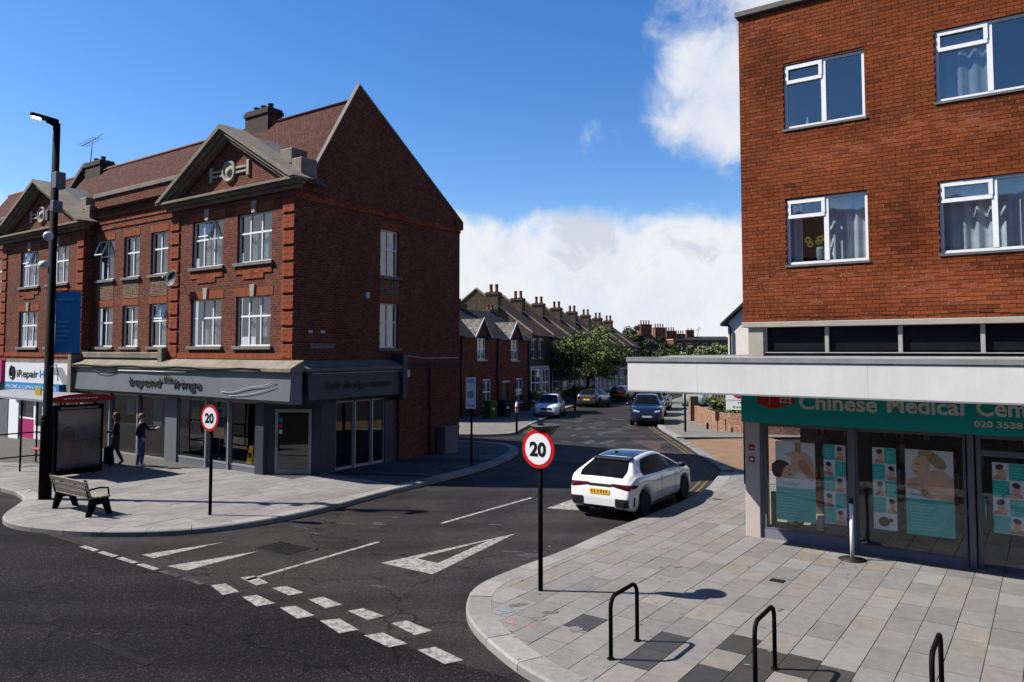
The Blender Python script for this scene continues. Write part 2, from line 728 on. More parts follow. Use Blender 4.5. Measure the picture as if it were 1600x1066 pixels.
def letters(body, x0, x1, z, y, size, material, parent, ext=0.02, off=0.0, xf=None):
    """raised letters, each one an object of its own"""
    full = text_mesh(body, size, ext, off)
    a, b = twidth(full)
    k = (x1 - x0) / (b - a)
    for i, ch in enumerate(body):
        if ch == ' ':
            continue
        _, e = twidth(text_mesh(body[:i + 1], size, ext, off))
        me = text_mesh(ch, size, ext, off)
        _, e1 = twidth(me)
        M4 = Matrix.Translation((x0 + (e - e1 - a) * k, y, z)) @ Matrix.Diagonal((k, 1, 1, 1))
        if xf:
            M4 = xf @ M4
        me.transform(M4)
        me.materials.append(MATS[material])
        link('letter', me, parent)


def frame_xf(p, q):
    """matrix whose x axis runs from p to q (2D), y axis to its left, z up"""
    d = (Vector((q[0], q[1], 0)) - Vector((p[0], p[1], 0))).normalized()
    n = Vector((-d.y, d.x, 0))
    return Matrix(((d.x, n.x, 0, p[0]), (d.y, n.y, 0, p[1]), (0, 0, 1, 0), (0, 0, 0, 1)))


def wall_holes(mb, x0, x1, z0, z1, holes, y=0.0, depth=0.14, mi=0, rmi=None):
    """a wall face at y with rectangular openings and their reveals (y grows into the building)"""
    rmi = mi if rmi is None else rmi
    xs = sorted({x0, x1, *[h[0] for h in holes], *[h[1] for h in holes]})
    zs = sorted({z0, z1, *[h[2] for h in holes], *[h[3] for h in holes]})
    xs = [v for v in xs if x0 - 1e-6 <= v <= x1 + 1e-6]
    zs = [v for v in zs if z0 - 1e-6 <= v <= z1 + 1e-6]
    for a, b in zip(xs, xs[1:]):
        for c, d in zip(zs, zs[1:]):
            mx_, mz = (a + b) / 2, (c + d) / 2
            if any(h[0] < mx_ < h[1] and h[2] < mz < h[3] for h in holes):
                continue
            mb.face(((a, y, c), (b, y, c), (b, y, d), (a, y, d)), mi)
    for a, b, c, d in holes:
        e = y + depth
        mb.face(((a, y, c), (a, y, d), (a, e, d), (a, e, c)), rmi)
        mb.face(((b, y, c), (b, e, c), (b, e, d), (b, y, d)), rmi)
        mb.face(((a, y, d), (b, y, d), (b, e, d), (a, e, d)), rmi)
        mb.face(((a, y, c), (a, e, c), (b, e, c), (b, y, c)), rmi)


def gz(y):
    """the side street falls away gently from the junction"""
    if y < 26:
        return 0.0
    d = y - 26
    return -0.022 * (d * d / (2 * 12) if d < 12 else d - 6)


def clip_poly(sub, rect):
    """Sutherland-Hodgman: polygon clipped by a convex polygon (both counter-clockwise)"""
    out = list(sub)
    n = len(rect)
    for i in range(n):
        a, b = rect[i], rect[(i + 1) % n]
        inp, out = out, []
        if not inp:
            return []

        def side(p):
            return (b[0] - a[0]) * (p[1] - a[1]) - (b[1] - a[1]) * (p[0] - a[0])
        for k in range(len(inp)):
            p, q = inp[k - 1], inp[k]
            sp, sq = side(p), side(q)
            if (sp >= 0) != (sq >= 0):
                t = sp / (sp - sq)
                out.append((p[0] + (q[0] - p[0]) * t, p[1] + (q[1] - p[1]) * t))
            if sq >= 0:
                out.append(q)
    return out


def area2(p):
    return sum(p[i - 1][0] * p[i][1] - p[i][0] * p[i - 1][1] for i in range(len(p))) / 2


def ccw(p):
    return p if area2(p) > 0 else p[::-1]


def smooth_line(pts, n=4):
    """Catmull-Rom through 2D points"""
    out = []
    P = [pts[0]] + list(pts) + [pts[-1]]
    for i in range(1, len(P) - 2):
        p0, p1, p2, p3 = P[i - 1], P[i], P[i + 1], P[i + 2]
        for k in range(n):
            t = k / n
            out.append(tuple(0.5 * (2 * p1[j] + (p2[j] - p0[j]) * t + (2 * p0[j] - 5 * p1[j] + 4 * p2[j] - p3[j]) * t * t + (3 * p1[j] - p0[j] - 3 * p2[j] + p3[j]) * t ** 3) for j in (0, 1)))
    out.append(tuple(pts[-1]))
    return out


def offset_line(pts, d):
    """2D polyline moved to its left by d"""
    out = []
    for i, p in enumerate(pts):
        a, b = pts[max(i - 1, 0)], pts[min(i + 1, len(pts) - 1)]
        v = Vector((b[0] - a[0], b[1] - a[1])).normalized()
        out.append((p[0] - v.y * d, p[1] + v.x * d))
    return out
# ------------------------------------------------------------------ the palette
mat('earth', (0.10, 0.10, 0.06), 0.95, var=0.3, scale=0.2)
asphalt_mat('asphalt_dark', (0.0135, 0.0120, 0.0122), (0.06, 0.056, 0.055), 0.82, 0.25, track=rad(-144.4))
asphalt_mat('asphalt_grey', (0.034, 0.0305, 0.029), (0.08, 0.074, 0.07), 0.8, 0.32, 0.25, track=rad(-57))
mat('patch_red', (0.075, 0.046, 0.038), 0.9, var=0.2, scale=5, bump=0.3)
mat('patch_pale', (0.058, 0.056, 0.053), 0.9, var=0.3, scale=6, bump=0.3)
paint_mat('paint_white', (0.40, 0.395, 0.36), 0.42, (0.04, 0.038, 0.037))
paint_mat('paint_faint', (0.15, 0.15, 0.145), 0.85, (0.03, 0.029, 0.029))
paint_mat('paint_ghost', (0.024, 0.0225, 0.0215), 0.8, (0.014, 0.013, 0.0125))
paint_mat('paint_yellow', (0.36, 0.24, 0.06), 0.68, (0.04, 0.038, 0.037))
mat('slab_buff', (0.262, 0.238, 0.206), 0.85, var=0.13, scale=7, bump=0.25, bscale=60, tint=0.17, dirt=0.30)
mat('slab', (0.245, 0.236, 0.220), 0.85, var=0.12, scale=7, bump=0.25, bscale=60, tint=0.19, dirt=0.30)
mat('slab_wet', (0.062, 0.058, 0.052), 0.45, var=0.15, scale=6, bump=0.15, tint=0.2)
mat('slab_left', (0.26, 0.25, 0.235), 0.85, var=0.16, scale=5, bump=0.25, bscale=60, tint=0.20, dirt=0.38)
mat('joint', (0.10, 0.094, 0.085), 0.95, var=0.2, scale=8)
mat('kerb', (0.30, 0.29, 0.265), 0.8, var=0.14, scale=9, bump=0.2, tint=0.16, dirt=0.3)
mat('concrete_path', (0.21, 0.20, 0.178), 0.9, var=0.2, scale=2.5, bump=0.2, dirt=0.35)
mat('buff_path', (0.27, 0.165, 0.10), 0.9, var=0.2, scale=2.2, bump=0.3, dirt=0.4)
mat('sett', (0.22, 0.215, 0.205), 0.8, var=0.2, scale=9, tint=0.35)
mat('iron', (0.045, 0.043, 0.04), 0.55, 0.6, var=0.3, scale=12, bump=0.2)

MD = Vector((-0.81302, 0.58223, 0))          # direction of the main road (away to the left)
ND = Vector((0.58223, 0.81302, 0))           # square to it, away from the camera


def xb(y):
    return -4.99 - (y - 12.74) * 1.3964


# ------------------------------------------------------------------ ground, roads
g = MB()
ys = [-1500, -60, 26, 30, 34, 38, 60, 100, 170, 400, 3000]
for a, b in zip(ys, ys[1:]):
    za, zb = gz(min(a, 170)) - 0.25, gz(min(b, 170)) - 0.25
    g.face(((-2500, a, za), (2500, a, za), (2500, b, zb), (-2500, b, zb)))
struct(g.build('ground', 'earth'))

ys = [-30 + 2 * i for i in range(101)]
mr_, sr_ = MB(), MB()
for a, b in zip(ys, ys[1:]):
    za, zb = gz(a), gz(b)
    la, lb = max(xb(a), -48), max(xb(b), -48)
    if xb(b) > -48:
        mr_.face(((-60, a, za), (xb(a), a, za), (xb(b), b, zb), (-60, b, zb)))
    sr_.face(((la, a, za), (70, a, za), (70, b, zb), (lb, b, zb)))
main_road = struct(mr_.build('main_road', 'asphalt_dark'))
side_road = struct(sr_.build('side_road', 'asphalt_grey'))


def sheet(name, poly, m, parent=None, z=0.004):
    b = MB()
    b.face([(p[0], p[1], gz(p[1]) + z) for p in ccw(poly)])
    return b.build(name, m, parent)


# surface patches first (lowest), then painted marks
for p in ([(6.0, 27.0), (6.9, 27.2), (7.0, 30.5), (6.6, 33), (5.2, 33.5), (5.5, 30)],):
    sheet('repair_patch', p, 'patch_red', side_road, 0.002)


def blob(name, c, r, m, parent, z, seed, asp=1.0, ang=0.0, n=14):
    """an irregular flat spot"""
    q = random.Random(seed)
    P = []
    for i in range(n):
        t_ = 2 * math.pi * i / n
        k = r * (1 + .35 * math.sin(2 * t_ + seed) + q.uniform(-.25, .25))
        u, v = k * math.cos(t_), k * asp * math.sin(t_)
        P.append((c[0] + u * math.cos(ang) - v * math.sin(ang), c[1] + u * math.sin(ang) + v * math.cos(ang)))
    return sheet(name, P, m, parent, z)


rp = random.Random(8)
for k in range(34):  # dappled light under leaves, painted on the far road as pale spots
    y = rp.uniform(28.5, 47)
    x = 1.9 + (y - 28) * .09 + rp.uniform(-.1, 3.6)
    blob('dapple_wear_spot', (x, y), rp.uniform(.10, .34), 'patch_pale', side_road, 0.002 + k * .00005, k, rp.uniform(1.0, 3.2), rp.uniform(-.4, .4))
for k, (x, y, r) in enumerate(((0.35, 14.6, .26), (0.0, 14.85, .16), (-.35, 17.1, .14), (-2.2, 12.7, .12), (-3.0, 17.2, .2), (-4.6, 18.3, .12))):
    blob('dapple_wear_spot', (x, y), r, 'patch_pale', side_road, 0.0025, 50 + k, .5, -.3)
dashes = [[(-4.99, 12.74), (-4.79, 12.85), (-4.4, 12.41), (-4.61, 12.25)], [(-4.27, 12.16), (-4.06, 12.25), (-3.65, 11.86), (-3.88, 11.71)], [(-3.52, 11.66), (-3.3, 11.74), (-2.9, 11.32), (-3.12, 11.19)],
          [(-2.77, 11.11), (-2.51, 11.19), (-2.14, 10.76), (-2.38, 10.62)], [(-2.03, 10.55), (-1.79, 10.65), (-1.39, 10.26), (-1.62, 10.13)], [(-1.23, 10.04), (-1.01, 10.15), (-0.61, 9.72), (-0.84, 9.6)],
          [(-4.66, 13.17), (-4.45, 13.28), (-4.08, 12.88), (-4.24, 12.74)], [(-3.94, 12.61), (-3.73, 12.71), (-3.36, 12.38), (-3.54, 12.22)], [(-3.19, 12.04), (-2.98, 12.16), (-2.6, 11.8), (-2.82, 11.63)],
          [(-2.46, 11.52), (-2.25, 11.63), (-1.87, 11.3), (-2.09, 11.14)], [(-1.73, 11.01), (-1.52, 11.11), (-1.11, 10.72), (-1.33, 10.55)]]
for q in dashes:
    sheet('give_way_dash', q, 'paint_white', side_road)


def strip(name, a, b, w, m, parent, z=0.004):
    d = Vector((b[0] - a[0], b[1] - a[1])).normalized()
    n = (-d.y * w / 2, d.x * w / 2)
    return sheet(name, [(a[0] + n[0], a[1] + n[1]), (a[0] - n[0], a[1] - n[1]), (b[0] - n[0], b[1] - n[1]), (b[0] + n[0], b[1] + n[1])], m, parent, z)


strip('centre_line', (-4.5, 13.02), (-2.71, 15.59), 0.10, 'paint_white', side_road)
strip('centre_line', (-1.59, 17.23), (0.51, 20.18), 0.10, 'paint_white', side_road)
for k in range(6):
    t0 = k * 0.72
    p = Vector((-8.55, 15.25, 0)) - MD * t0
    q = p - MD * 0.58
    strip('edge_dash', p, q, 0.12, 'paint_white' if k < 4 else 'paint_faint', side_road)
# hollow warning triangle
tri = MB()
O = [(-2.4, 14.06), (-1.38, 13.36), (0.07, 16.28)]
I = [(-1.78, 14.36), (-1.36, 14.05), (-0.47, 15.72)]
for i in range(3):
    j = (i + 1) % 3
    tri.face([(*O[i], 0.004), (*O[j], 0.004), (*I[j], 0.004), (*I[i], 0.004)])
tri.build('warning_triangle', 'paint_white', side_road)
sheet('hump_tooth', [(-7.05, 14.62), (-6.72, 14.38), (-5.86, 15.56)], 'paint_white', side_road)
sheet('hump_tooth', [(-6.22, 13.86), (-5.76, 13.58), (-4.92, 14.87)], 'paint_white', side_road)
sheet('hump_tooth', [(0.86, 18.86), (1.62, 18.62), (1.75, 19.35), (1.6, 20.0)], 'paint_white', side_road)
for p, q in (((-4.9, 17.0), (-4.45, 16.7)), ((-4.0, 17.3), (-3.5, 17.1)), ((-4.35, 16.35), (-3.95, 16.2)), ((-3.3, 16.9), (-2.9, 16.75)), ((-2.9, 17.9), (-2.6, 17.75))):
    strip('faint_dash', p, q, 0.1, 'paint_faint', side_road)
for p, q in (((-6.6, 11.1), (-7.3, 11.6)), ((-4.5, 9.6), (-5.6, 10.35)), ((-2.4, 7.9), (-3.3, 8.6)), ((-9.9, 12.9), (-10.8, 13.6))):
    strip('worn_dash', p, q, 0.12, 'paint_ghost', main_road)

# ------------------------------------------------------------------ kerbs and pavements
left_kerb = smooth_line([(-30, 32.4), (-22, 26.72), (-14.14, 21.09), (-13.2, 20.35), (-12.5, 19.55), (-12.15, 18.75), (-11.85, 17.9), (-11.4, 17.15), (-10.6, 16.55), (-9.13, 16.06), (-7.65, 16.02), (-6.44, 16.4), (-5.39, 17.25), (-4.37, 18.66),
                         (-3.43, 20.44), (-1.94, 22.9), (-0.85, 24.9), (-0.1, 27.0), (0.25, 29.0), (0.0, 30.6), (-0.9, 31.6), (-3.2, 32.6), (-6.5, 33.6)], 5)
right_kerb = smooth_line([(17, -3.2), (9.7, 2.0), (3.4, 6.55), (1.6, 7.8), (0.75, 8.5), (0.23, 9.1), (-0.16, 9.76), (-0.53, 10.62), (-0.68, 11.38), (-0.61, 12.25), (-0.22, 12.99), (0.46, 13.86), (1.13, 14.76), (1.99, 16.06), (2.96, 17.36),
                          (3.69, 18.37), (4.51, 19.59), (5.39, 21.09), (6.31, 23.3), (6.69, 24.25)], 5)


def resample(pts, step):
    out, acc = [pts[0]], 0.0
    for a, b in zip(pts, pts[1:]):
        L = math.hypot(b[0] - a[0], b[1] - a[1])
        d = step - acc
        while d <= L:
            t = d / L
            out.append((a[0] + (b[0] - a[0]) * t, a[1] + (b[1] - a[1]) * t))
            d += step
        acc = (acc + L) % step
    return out


def kerb_stones(parent, line, side, width, step, m='kerb', h=0.12, name='kerb_stone', gap=0.006):
    SUBD = 4
    pts = resample(line, step / SUBD)
    inn = offset_line(pts, side * width)
    for i in range(0, len(pts) - SUBD, SUBD):
        A = [Vector((*p, 0)) for p in pts[i:i + SUBD + 1]]
        D = [Vector((*p, 0)) for p in inn[i:i + SUBD + 1]]
        u0, u1 = (A[1] - A[0]).normalized() * gap, (A[-1] - A[-2]).normalized() * gap
        A[0], D[0], A[-1], D[-1] = A[0] + u0, D[0] + u0, A[-1] - u1, D[-1] - u1
        ti = random.random()
        hh = h + random.uniform(-.003, .003)
        P = []
        for a, d in zip(A, D):
            z0 = gz(a.y)
            nz = a.lerp(d, 0.08)
            P.append([(a.x, a.y, z0 - .05), (a.x, a.y, z0 + hh - .025), (nz.x, nz.y, z0 + hh), (d.x, d.y, z0 + hh), (d.x, d.y, z0 - .05)])
        mb = MB()
        mb.grid(P, sm=False, t=ti)
        mb.face(P[0], t=ti)
        mb.face(P[-1], t=ti)
        mb.build(name, m, parent)


def slabs(parent, poly, u, row, lens, m, zt, nmax=300, wet=None, seed=3):
    """running-bond paving: rows along u, clipped to the pavement outline"""
    rnd = random.Random(seed)
    u = Vector(u).normalized()
    v = Vector((u.y, -u.x, 0))
    poly = ccw(poly)
    us = [Vector((*p, 0)).dot(u) for p in poly]
    vs_ = [Vector((*p, 0)).dot(v) for p in poly]
    pieces = []
    k = math.floor(min(vs_) / row)
    gp = 0.005
    while k * row < max(vs_):
        v0, v1 = k * row + gp, (k + 1) * row - gp
        x = min(us) - rnd.random() * lens[1]
        while x < max(us):
            L = rnd.uniform(*lens)
            r = [u * (x + gp) + v * v0, u * (x + L - gp) + v * v0, u * (x + L - gp) + v * v1, u * (x + gp) + v * v1]
            x += L
            c = clip_poly(poly, ccw([(p.x, p.y) for p in r]))
            if len(c) >= 3 and abs(area2(c)) > 0.004:
                pieces.append(c)
        k += 1
    pieces.sort(key=lambda c: math.hypot(sum(p[0] for p in c) / len(c), sum(p[1] for p in c) / len(c)) if sum(p[1] for p in c) / len(c) > 7.5 and sum(p[0] for p in c) / len(c) < 0.72 * sum(p[1] for p in c) / len(c) + .6 else 999)
    rest = MB()
    for i, c in enumerate(pieces):
        cx, cy = sum(p[0] for p in c) / len(c), sum(p[1] for p in c) / len(c)
        h = zt + rnd.uniform(-0.0025, 0.0025)
        ti = min(1, max(0, rnd.gauss(0.5, 0.22)))
        mb = MB() if i < nmax else rest
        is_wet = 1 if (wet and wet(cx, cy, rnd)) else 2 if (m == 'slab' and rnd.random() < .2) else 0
        mb.face([(p[0], p[1], gz(p[1]) + h) for p in c], is_wet, t=ti)
        for j in range(len(c)):
            a, b = c[j - 1], c[j]
            mb.face([(a[0], a[1], gz(a[1]) + h - .03), (b[0], b[1], gz(b[1]) + h - .03), (b[0], b[1], gz(b[1]) + h), (a[0], a[1], gz(a[1]) + h)], is_wet, t=ti)
        if i < nmax:
            mb.build('paving_slab', [m, 'slab_wet', 'slab_buff'], parent, normals=False)
    if rest.f:
        rest.build('paving_slab', [m, 'slab_wet', 'slab_buff'], parent, kind='stuff', normals=False)


def base_sheet(name, poly, z, m, steps=None):
    b = MB()
    poly = ccw(poly)
    ylo, yhi = min(p[1] for p in poly), max(p[1] for p in poly)
    cuts = [ylo] + [y for y in (26, 29, 32, 35, 38, 60, 100) if ylo < y < yhi] + [yhi]
    for a, c in zip(cuts, cuts[1:]):
        q = clip_poly(poly, [(-300, a), (300, a), (300, c), (-300, c)])
        if len(q) > 2:
            b.face([(p[0], p[1], gz(p[1]) + z) for p in q])
    return struct(b.build(name, m))


lk_in = offset_line(left_kerb, 0.36)
left_poly = lk_in + [(-6.5, 40), (-34, 40)]
right_in = offset_line(right_kerb, -0.38)
right_poly = right_in + [(7.6, 24.25), (9.5, 23.0), (9.6, 21.0), (20, 13.5), (22, 0), (18, -3)]
pave_l = base_sheet('pavement', left_poly, 0.097, 'joint')
pave_r = base_sheet('pavement', right_poly, 0.097, 'joint')
kerb_stones(pave_l, [p for p in left_kerb if p[0] > -20], 1, 0.355, 0.9)
kerb_stones(pave_r, [p for p in right_kerb if p[1] > 4.5], -1, 0.375, 0.88)
near_l = clip_poly(ccw(left_poly), [(-21, 15), (1.0, 15), (1.0, 22.3), (-6.0, 23.6), (-18, 33), (-21, 33)])
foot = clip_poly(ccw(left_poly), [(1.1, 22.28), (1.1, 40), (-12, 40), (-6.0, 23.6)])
asphalt_mat('dark_path', (0.11, 0.10, 0.095), (0.17, 0.16, 0.15), 0.85, 0.25)  # darker than the slabs, along the side wall
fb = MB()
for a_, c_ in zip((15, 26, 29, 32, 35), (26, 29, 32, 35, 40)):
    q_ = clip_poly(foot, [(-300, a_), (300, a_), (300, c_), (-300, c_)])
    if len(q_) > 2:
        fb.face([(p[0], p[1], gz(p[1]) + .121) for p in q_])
struct(fb.build('footpath', 'dark_path'))
slabs(pave_l, near_l, ND, 0.52, (0.7, 1.05), 'slab_left', 0.12, 300, None, 5)
near_r = clip_poly(ccw(right_poly), [(-2, 5.5), (10.5, 5.5), (10.5, 25), (-2, 25)])


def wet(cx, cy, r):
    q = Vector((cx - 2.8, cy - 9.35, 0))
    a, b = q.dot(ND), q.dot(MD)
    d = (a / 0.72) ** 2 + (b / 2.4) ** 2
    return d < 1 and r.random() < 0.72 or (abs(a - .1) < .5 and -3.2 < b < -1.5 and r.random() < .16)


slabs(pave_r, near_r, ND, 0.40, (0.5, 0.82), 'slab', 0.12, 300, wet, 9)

# far side of the alley: pavement in front of the cottages
far_kerb = smooth_line([(-6.5, 35.6), (-2.2, 35.0), (-0.5, 35.1), (0.15, 35.9), (0.5, 38), (1.3, 42.5), (2.2, 47), (4.3, 58), (7.6, 69), (13.5, 85), (22, 107), (33, 135)], 4)
far_poly = offset_line(far_kerb, 0.16) + [(10, 140), (-14, 70), (-12, 36)]
pave_f = base_sheet('pavement', far_poly, 0.11, 'concrete_path')
kerb_stones(pave_f, far_kerb, 1, 0.16, 1.2, h=0.115)
# far right: dropped crossing in buff blocks, then concrete
rk2 = smooth_line([(6.75, 24.4), (6.85, 26.1), (7.04, 29.4), (7.2, 32.5), (7.34, 34.9), (7.58, 39), (8.4, 45), (10.2, 55), (13.0, 65), (17.5, 78), (26, 100), (38, 132)], 4)
rk2_in = offset_line(rk2, -0.3)
cut = [p for p in rk2_in if p[1] <= 33.6]
pave_x = base_sheet('pavement', cut + [(11.5, 33.8), (11.5, 24.6), (7.3, 24.35)], 0.06, 'buff_path')
cut2 = [p for p in rk2_in if p[1] >= 33.4]
pave_g = base_sheet('pavement', cut2 + [(60, 130), (40, 60), (16, 33.8)], 0.10, 'concrete_path')
kerb_stones(pave_x, [p for p in rk2 if p[1] < 34], -1, 0.3, 0.28, 'sett', 0.065, 'sett', 0.008)
kerb_stones(pave_g, [p for p in rk2 if p[1] >= 33.5], -1, 0.28, 1.0, h=0.11)
# double yellow lines
for src, sgn, lo, hi in ((right_kerb[60:-1] + rk2[1:], 1, 19.8, 62), (far_kerb, -1, 36.5, 44), (left_kerb, -1, 23.2, 29.0)):
    for off in (0.22, 0.40):
        ln = [p for p in offset_line(src, sgn * off) if lo < p[1] < hi and p[0] > -6]
        mb = MB()
        l2 = offset_line(ln, sgn * 0.075)
        for a, b, c, d in zip(ln, ln[1:], l2[1:], l2):
            mb.face([(p[0], p[1], gz(p[1]) + 0.005) for p in (a, b, c, d)])
        mb.build('yellow_line', 'paint_yellow', side_road)
# ironwork in the road and the pavement


def cover(label, c, ang, w, h, z, name='manhole_cover', ribs=9):
    t = thing(name, label, 'manhole cover', (c[0], c[1], z), ang)
    b = MB().box(-w / 2, w / 2, -h / 2, h / 2, -0.02, 0.006)
    b.build('lid', 'iron', t)
    for i in range(ribs):
        x = -w / 2 + (i + .5) * w / ribs
        MB().box(x - w / ribs * .28, x + w / ribs * .28, -h / 2 + .03, h / 2 - .03, 0.006, 0.013).build('rib', 'iron', t)
    return t


cover('ribbed iron cover in the road beside the two white teeth', (-4.5, 15.1), rad(-36), 0.95, 0.62, 0.0, ribs=12)
cover('small square iron cover set in the paving before the teal shop', (4.35, 12.6), rad(-36), 0.22, 0.16, 0.122, 'stopcock_cover', 3)

# stains and surveyors' marks on the paving
mat('stain', (0.135, 0.127, 0.115), 0.7, var=0.3, scale=9)
mat('stain_soft', (0.185, 0.176, 0.16), 0.8, var=0.3, scale=9)
mat('mark_pink', (0.42, 0.17, 0.16), 0.8, var=0.3, scale=9)
mat('mark_blue', (0.15, 0.27, 0.34), 0.8, var=0.3, scale=9)
for k, (x, y, r, m_) in enumerate(((.09, 11.42, .13, 'stain'), (.55, 11.1, .11, 'stain'), (.38, 10.85, .12, 'stain_soft'), (.85, 10.45, .12, 'stain_soft'), (1.2, 12.2, .08, 'stain_soft'), (3.9, 11.2, .06, 'stain'), (2.9, 13.4, .08, 'stain_soft'))):
    blob('stain', (x, y), r, m_, pave_r, .1245 + k * .00004, 90 + k, .6, .62, 22)
for k in range(80):                       # trodden chewing gum
    x, y = rp.uniform(-.2, 7), rp.uniform(8.4, 16)
    if x < .75 * y - 2.6 and x > -.4 + (abs(y - 11.4) * .2):
        blob('gum_spot', (x, y), rp.uniform(.012, .030), 'stain' if k % 3 else 'kerb', pave_r, .1245, 200 + k, .9, 0, 8)
for k, (p, q, m_) in enumerate((((-.20, 11.2), (-.02, 11.1), 'mark_blue'), ((-.16, 11.05), (.05, 11.15), 'mark_blue'), ((-.1, 10.72), (.05, 10.62), 'mark_pink'), ((.0, 10.80), (.02, 10.58), 'mark_pink'), ((.18, 10.62), (.34, 10.52), 'mark_pink'), ((2.8, 14.6), (3.0, 14.68), 'mark_pink'), ((4.75, 15.55), (4.95, 15.65), 'mark_pink'), ((4.85, 15.7), (4.85, 15.5), 'mark_pink'), ((3.8, 14.9), (4.0, 14.98), 'mark_pink'))):
    strip('spray_mark', p, q, .035, m_, pave_r, .1246 + k * .00003)
# ------------------------------------------------------------------ red brick parade with the corner shop
brick_mat('brick_red', (0.235, 0.061, 0.031), (0.15, 0.042, 0.025), (0.20, 0.12, 0.085), ms=0.011, darkamt=0.34, big=0.25, dark=(0.07, 0.025, 0.018))
brick_mat('brick_orange', (0.40, 0.10, 0.036), (0.34, 0.082, 0.034), (0.20, 0.10, 0.06), bw=0.075, rh=0.225, ms=0.006, darkamt=0.2, offset=0.0, big=0.2)
brick_mat('brick_quoin', (0.38, 0.092, 0.036), (0.30, 0.072, 0.032), (0.22, 0.10, 0.06), bw=0.225, rh=0.075, ms=0.004, darkamt=0.3)
brick_mat('brick_herring', (0.22, 0.12, 0.06), (0.12, 0.065, 0.04), (0.30, 0.24, 0.17), bw=0.16, rh=0.06, ms=0.012, darkamt=0.3, offset=0.25)
brick_mat('roof_tile', (0.135, 0.033, 0.018), (0.08, 0.024, 0.016), (0.025, 0.013, 0.011), bw=0.17, rh=0.11, ms=0.010, darkamt=0.35, dark=(0.05, 0.035, 0.03), big=0.4, bump=0.9)
mat('stone', (0.27, 0.23, 0.175), 0.85, var=0.22, scale=3, bump=0.2, dirt=0.75, streak=.25)
mat('stone_pale', (0.46, 0.42, 0.34), 0.85, var=0.14, scale=5, bump=0.15, dirt=0.3)
mat('stone_sill', (0.22, 0.20, 0.175), 0.85, var=0.2, scale=5, dirt=0.4)
mat('upvc', (1.1, 1.11, 1.12), 0.35, var=0.03, scale=6)
mat('shop_grey', (0.185, 0.20, 0.22), 0.45, var=0.06, scale=2.0, dirt=0.3, streak=.2)
mat('shop_dark', (0.052, 0.060, 0.078), 0.45, var=0.1, scale=3)
mat('alu', (0.42, 0.43, 0.45), 0.4, 0.3, var=0.08)
mat('lead', (0.20, 0.20, 0.205), 0.6, 0.2, var=0.25, scale=4, dirt=0.4)
mat('black_paint', (0.012, 0.012, 0.013), 0.35, var=0.2, scale=8)
mat('letter_dark', (0.02, 0.02, 0.022), 0.3, var=0.1)
mat('cable', (0.02, 0.02, 0.02), 0.6)
mat('cable_white', (0.5, 0.5, 0.5), 0.6)
mat('curtain', (0.50, 0.54, 0.57), 0.9, var=0.18, scale=5)
mat('curtain_warm', (0.34, 0.335, 0.31), 0.9, var=0.25, scale=5)
mat('room_dark', (0.03, 0.03, 0.034), 0.9, var=0.3, scale=1.5)
mat('room_floor', (0.07, 0.062, 0.055), 0.7, var=0.2, scale=2)
mat('interior_wall', (0.055, 0.052, 0.05), 0.9, var=0.3, scale=1.2)
glass_mat('glass', (0.62, 0.68, 0.70), 0.10)
glass_mat('glass_shop', (0.50, 0.52, 0.53), 0.05)
mat('clay', (0.22, 0.09, 0.055), 0.85, var=0.2, scale=6, dirt=0.4)
mat('chimney_dark', (0.055, 0.042, 0.036), 0.9, var=0.3, scale=5)
mat('dish_dark', (0.06, 0.06, 0.065), 0.6)
mat('dish_grey', (0.16, 0.16, 0.17), 0.5)
mat('white_plastic', (0.72, 0.72, 0.70), 0.45, var=0.05)
mat('paper_white', (0.72, 0.72, 0.70), 0.8, var=0.08)
mat('magenta', (0.50, 0.02, 0.17), 0.5, var=0.1)
mat('sign_blue', (0.02, 0.30, 0.72), 0.35, var=0.08)
mat('sign_white', (0.9, 0.91, 0.94), 0.35, var=0.03)
mat('yellow', (0.62, 0.44, 0.03), 0.5, var=0.08)
mat('poster_sky', (0.30, 0.42, 0.50), 0.6, var=0.3, scale=3)
mat('skin_print', (0.50, 0.33, 0.24), 0.6, var=0.2, scale=4)

KX, KY = -6.427, 22.26
ANG = math.atan2(-0.58223, 0.81302)      # x axis along the front, to the right
corner = thing('corner_building', 'long red brick parade with stone pediments, tiled roof and grey corner shop', 'building', (KX, KY, 0), ANG)
SW = Vector((-0.0557, 0.9984, 0))        # side wall direction in the local frame
SXF = Matrix(((SW.x, -SW.y, 0, 0), (SW.y, SW.x, 0, 0), (0, 0, 1, 0), (0, 0, 0, 1)))   # x along the side wall, y into the building
DEP = 8.2
EA = 8.72                                 # wall head


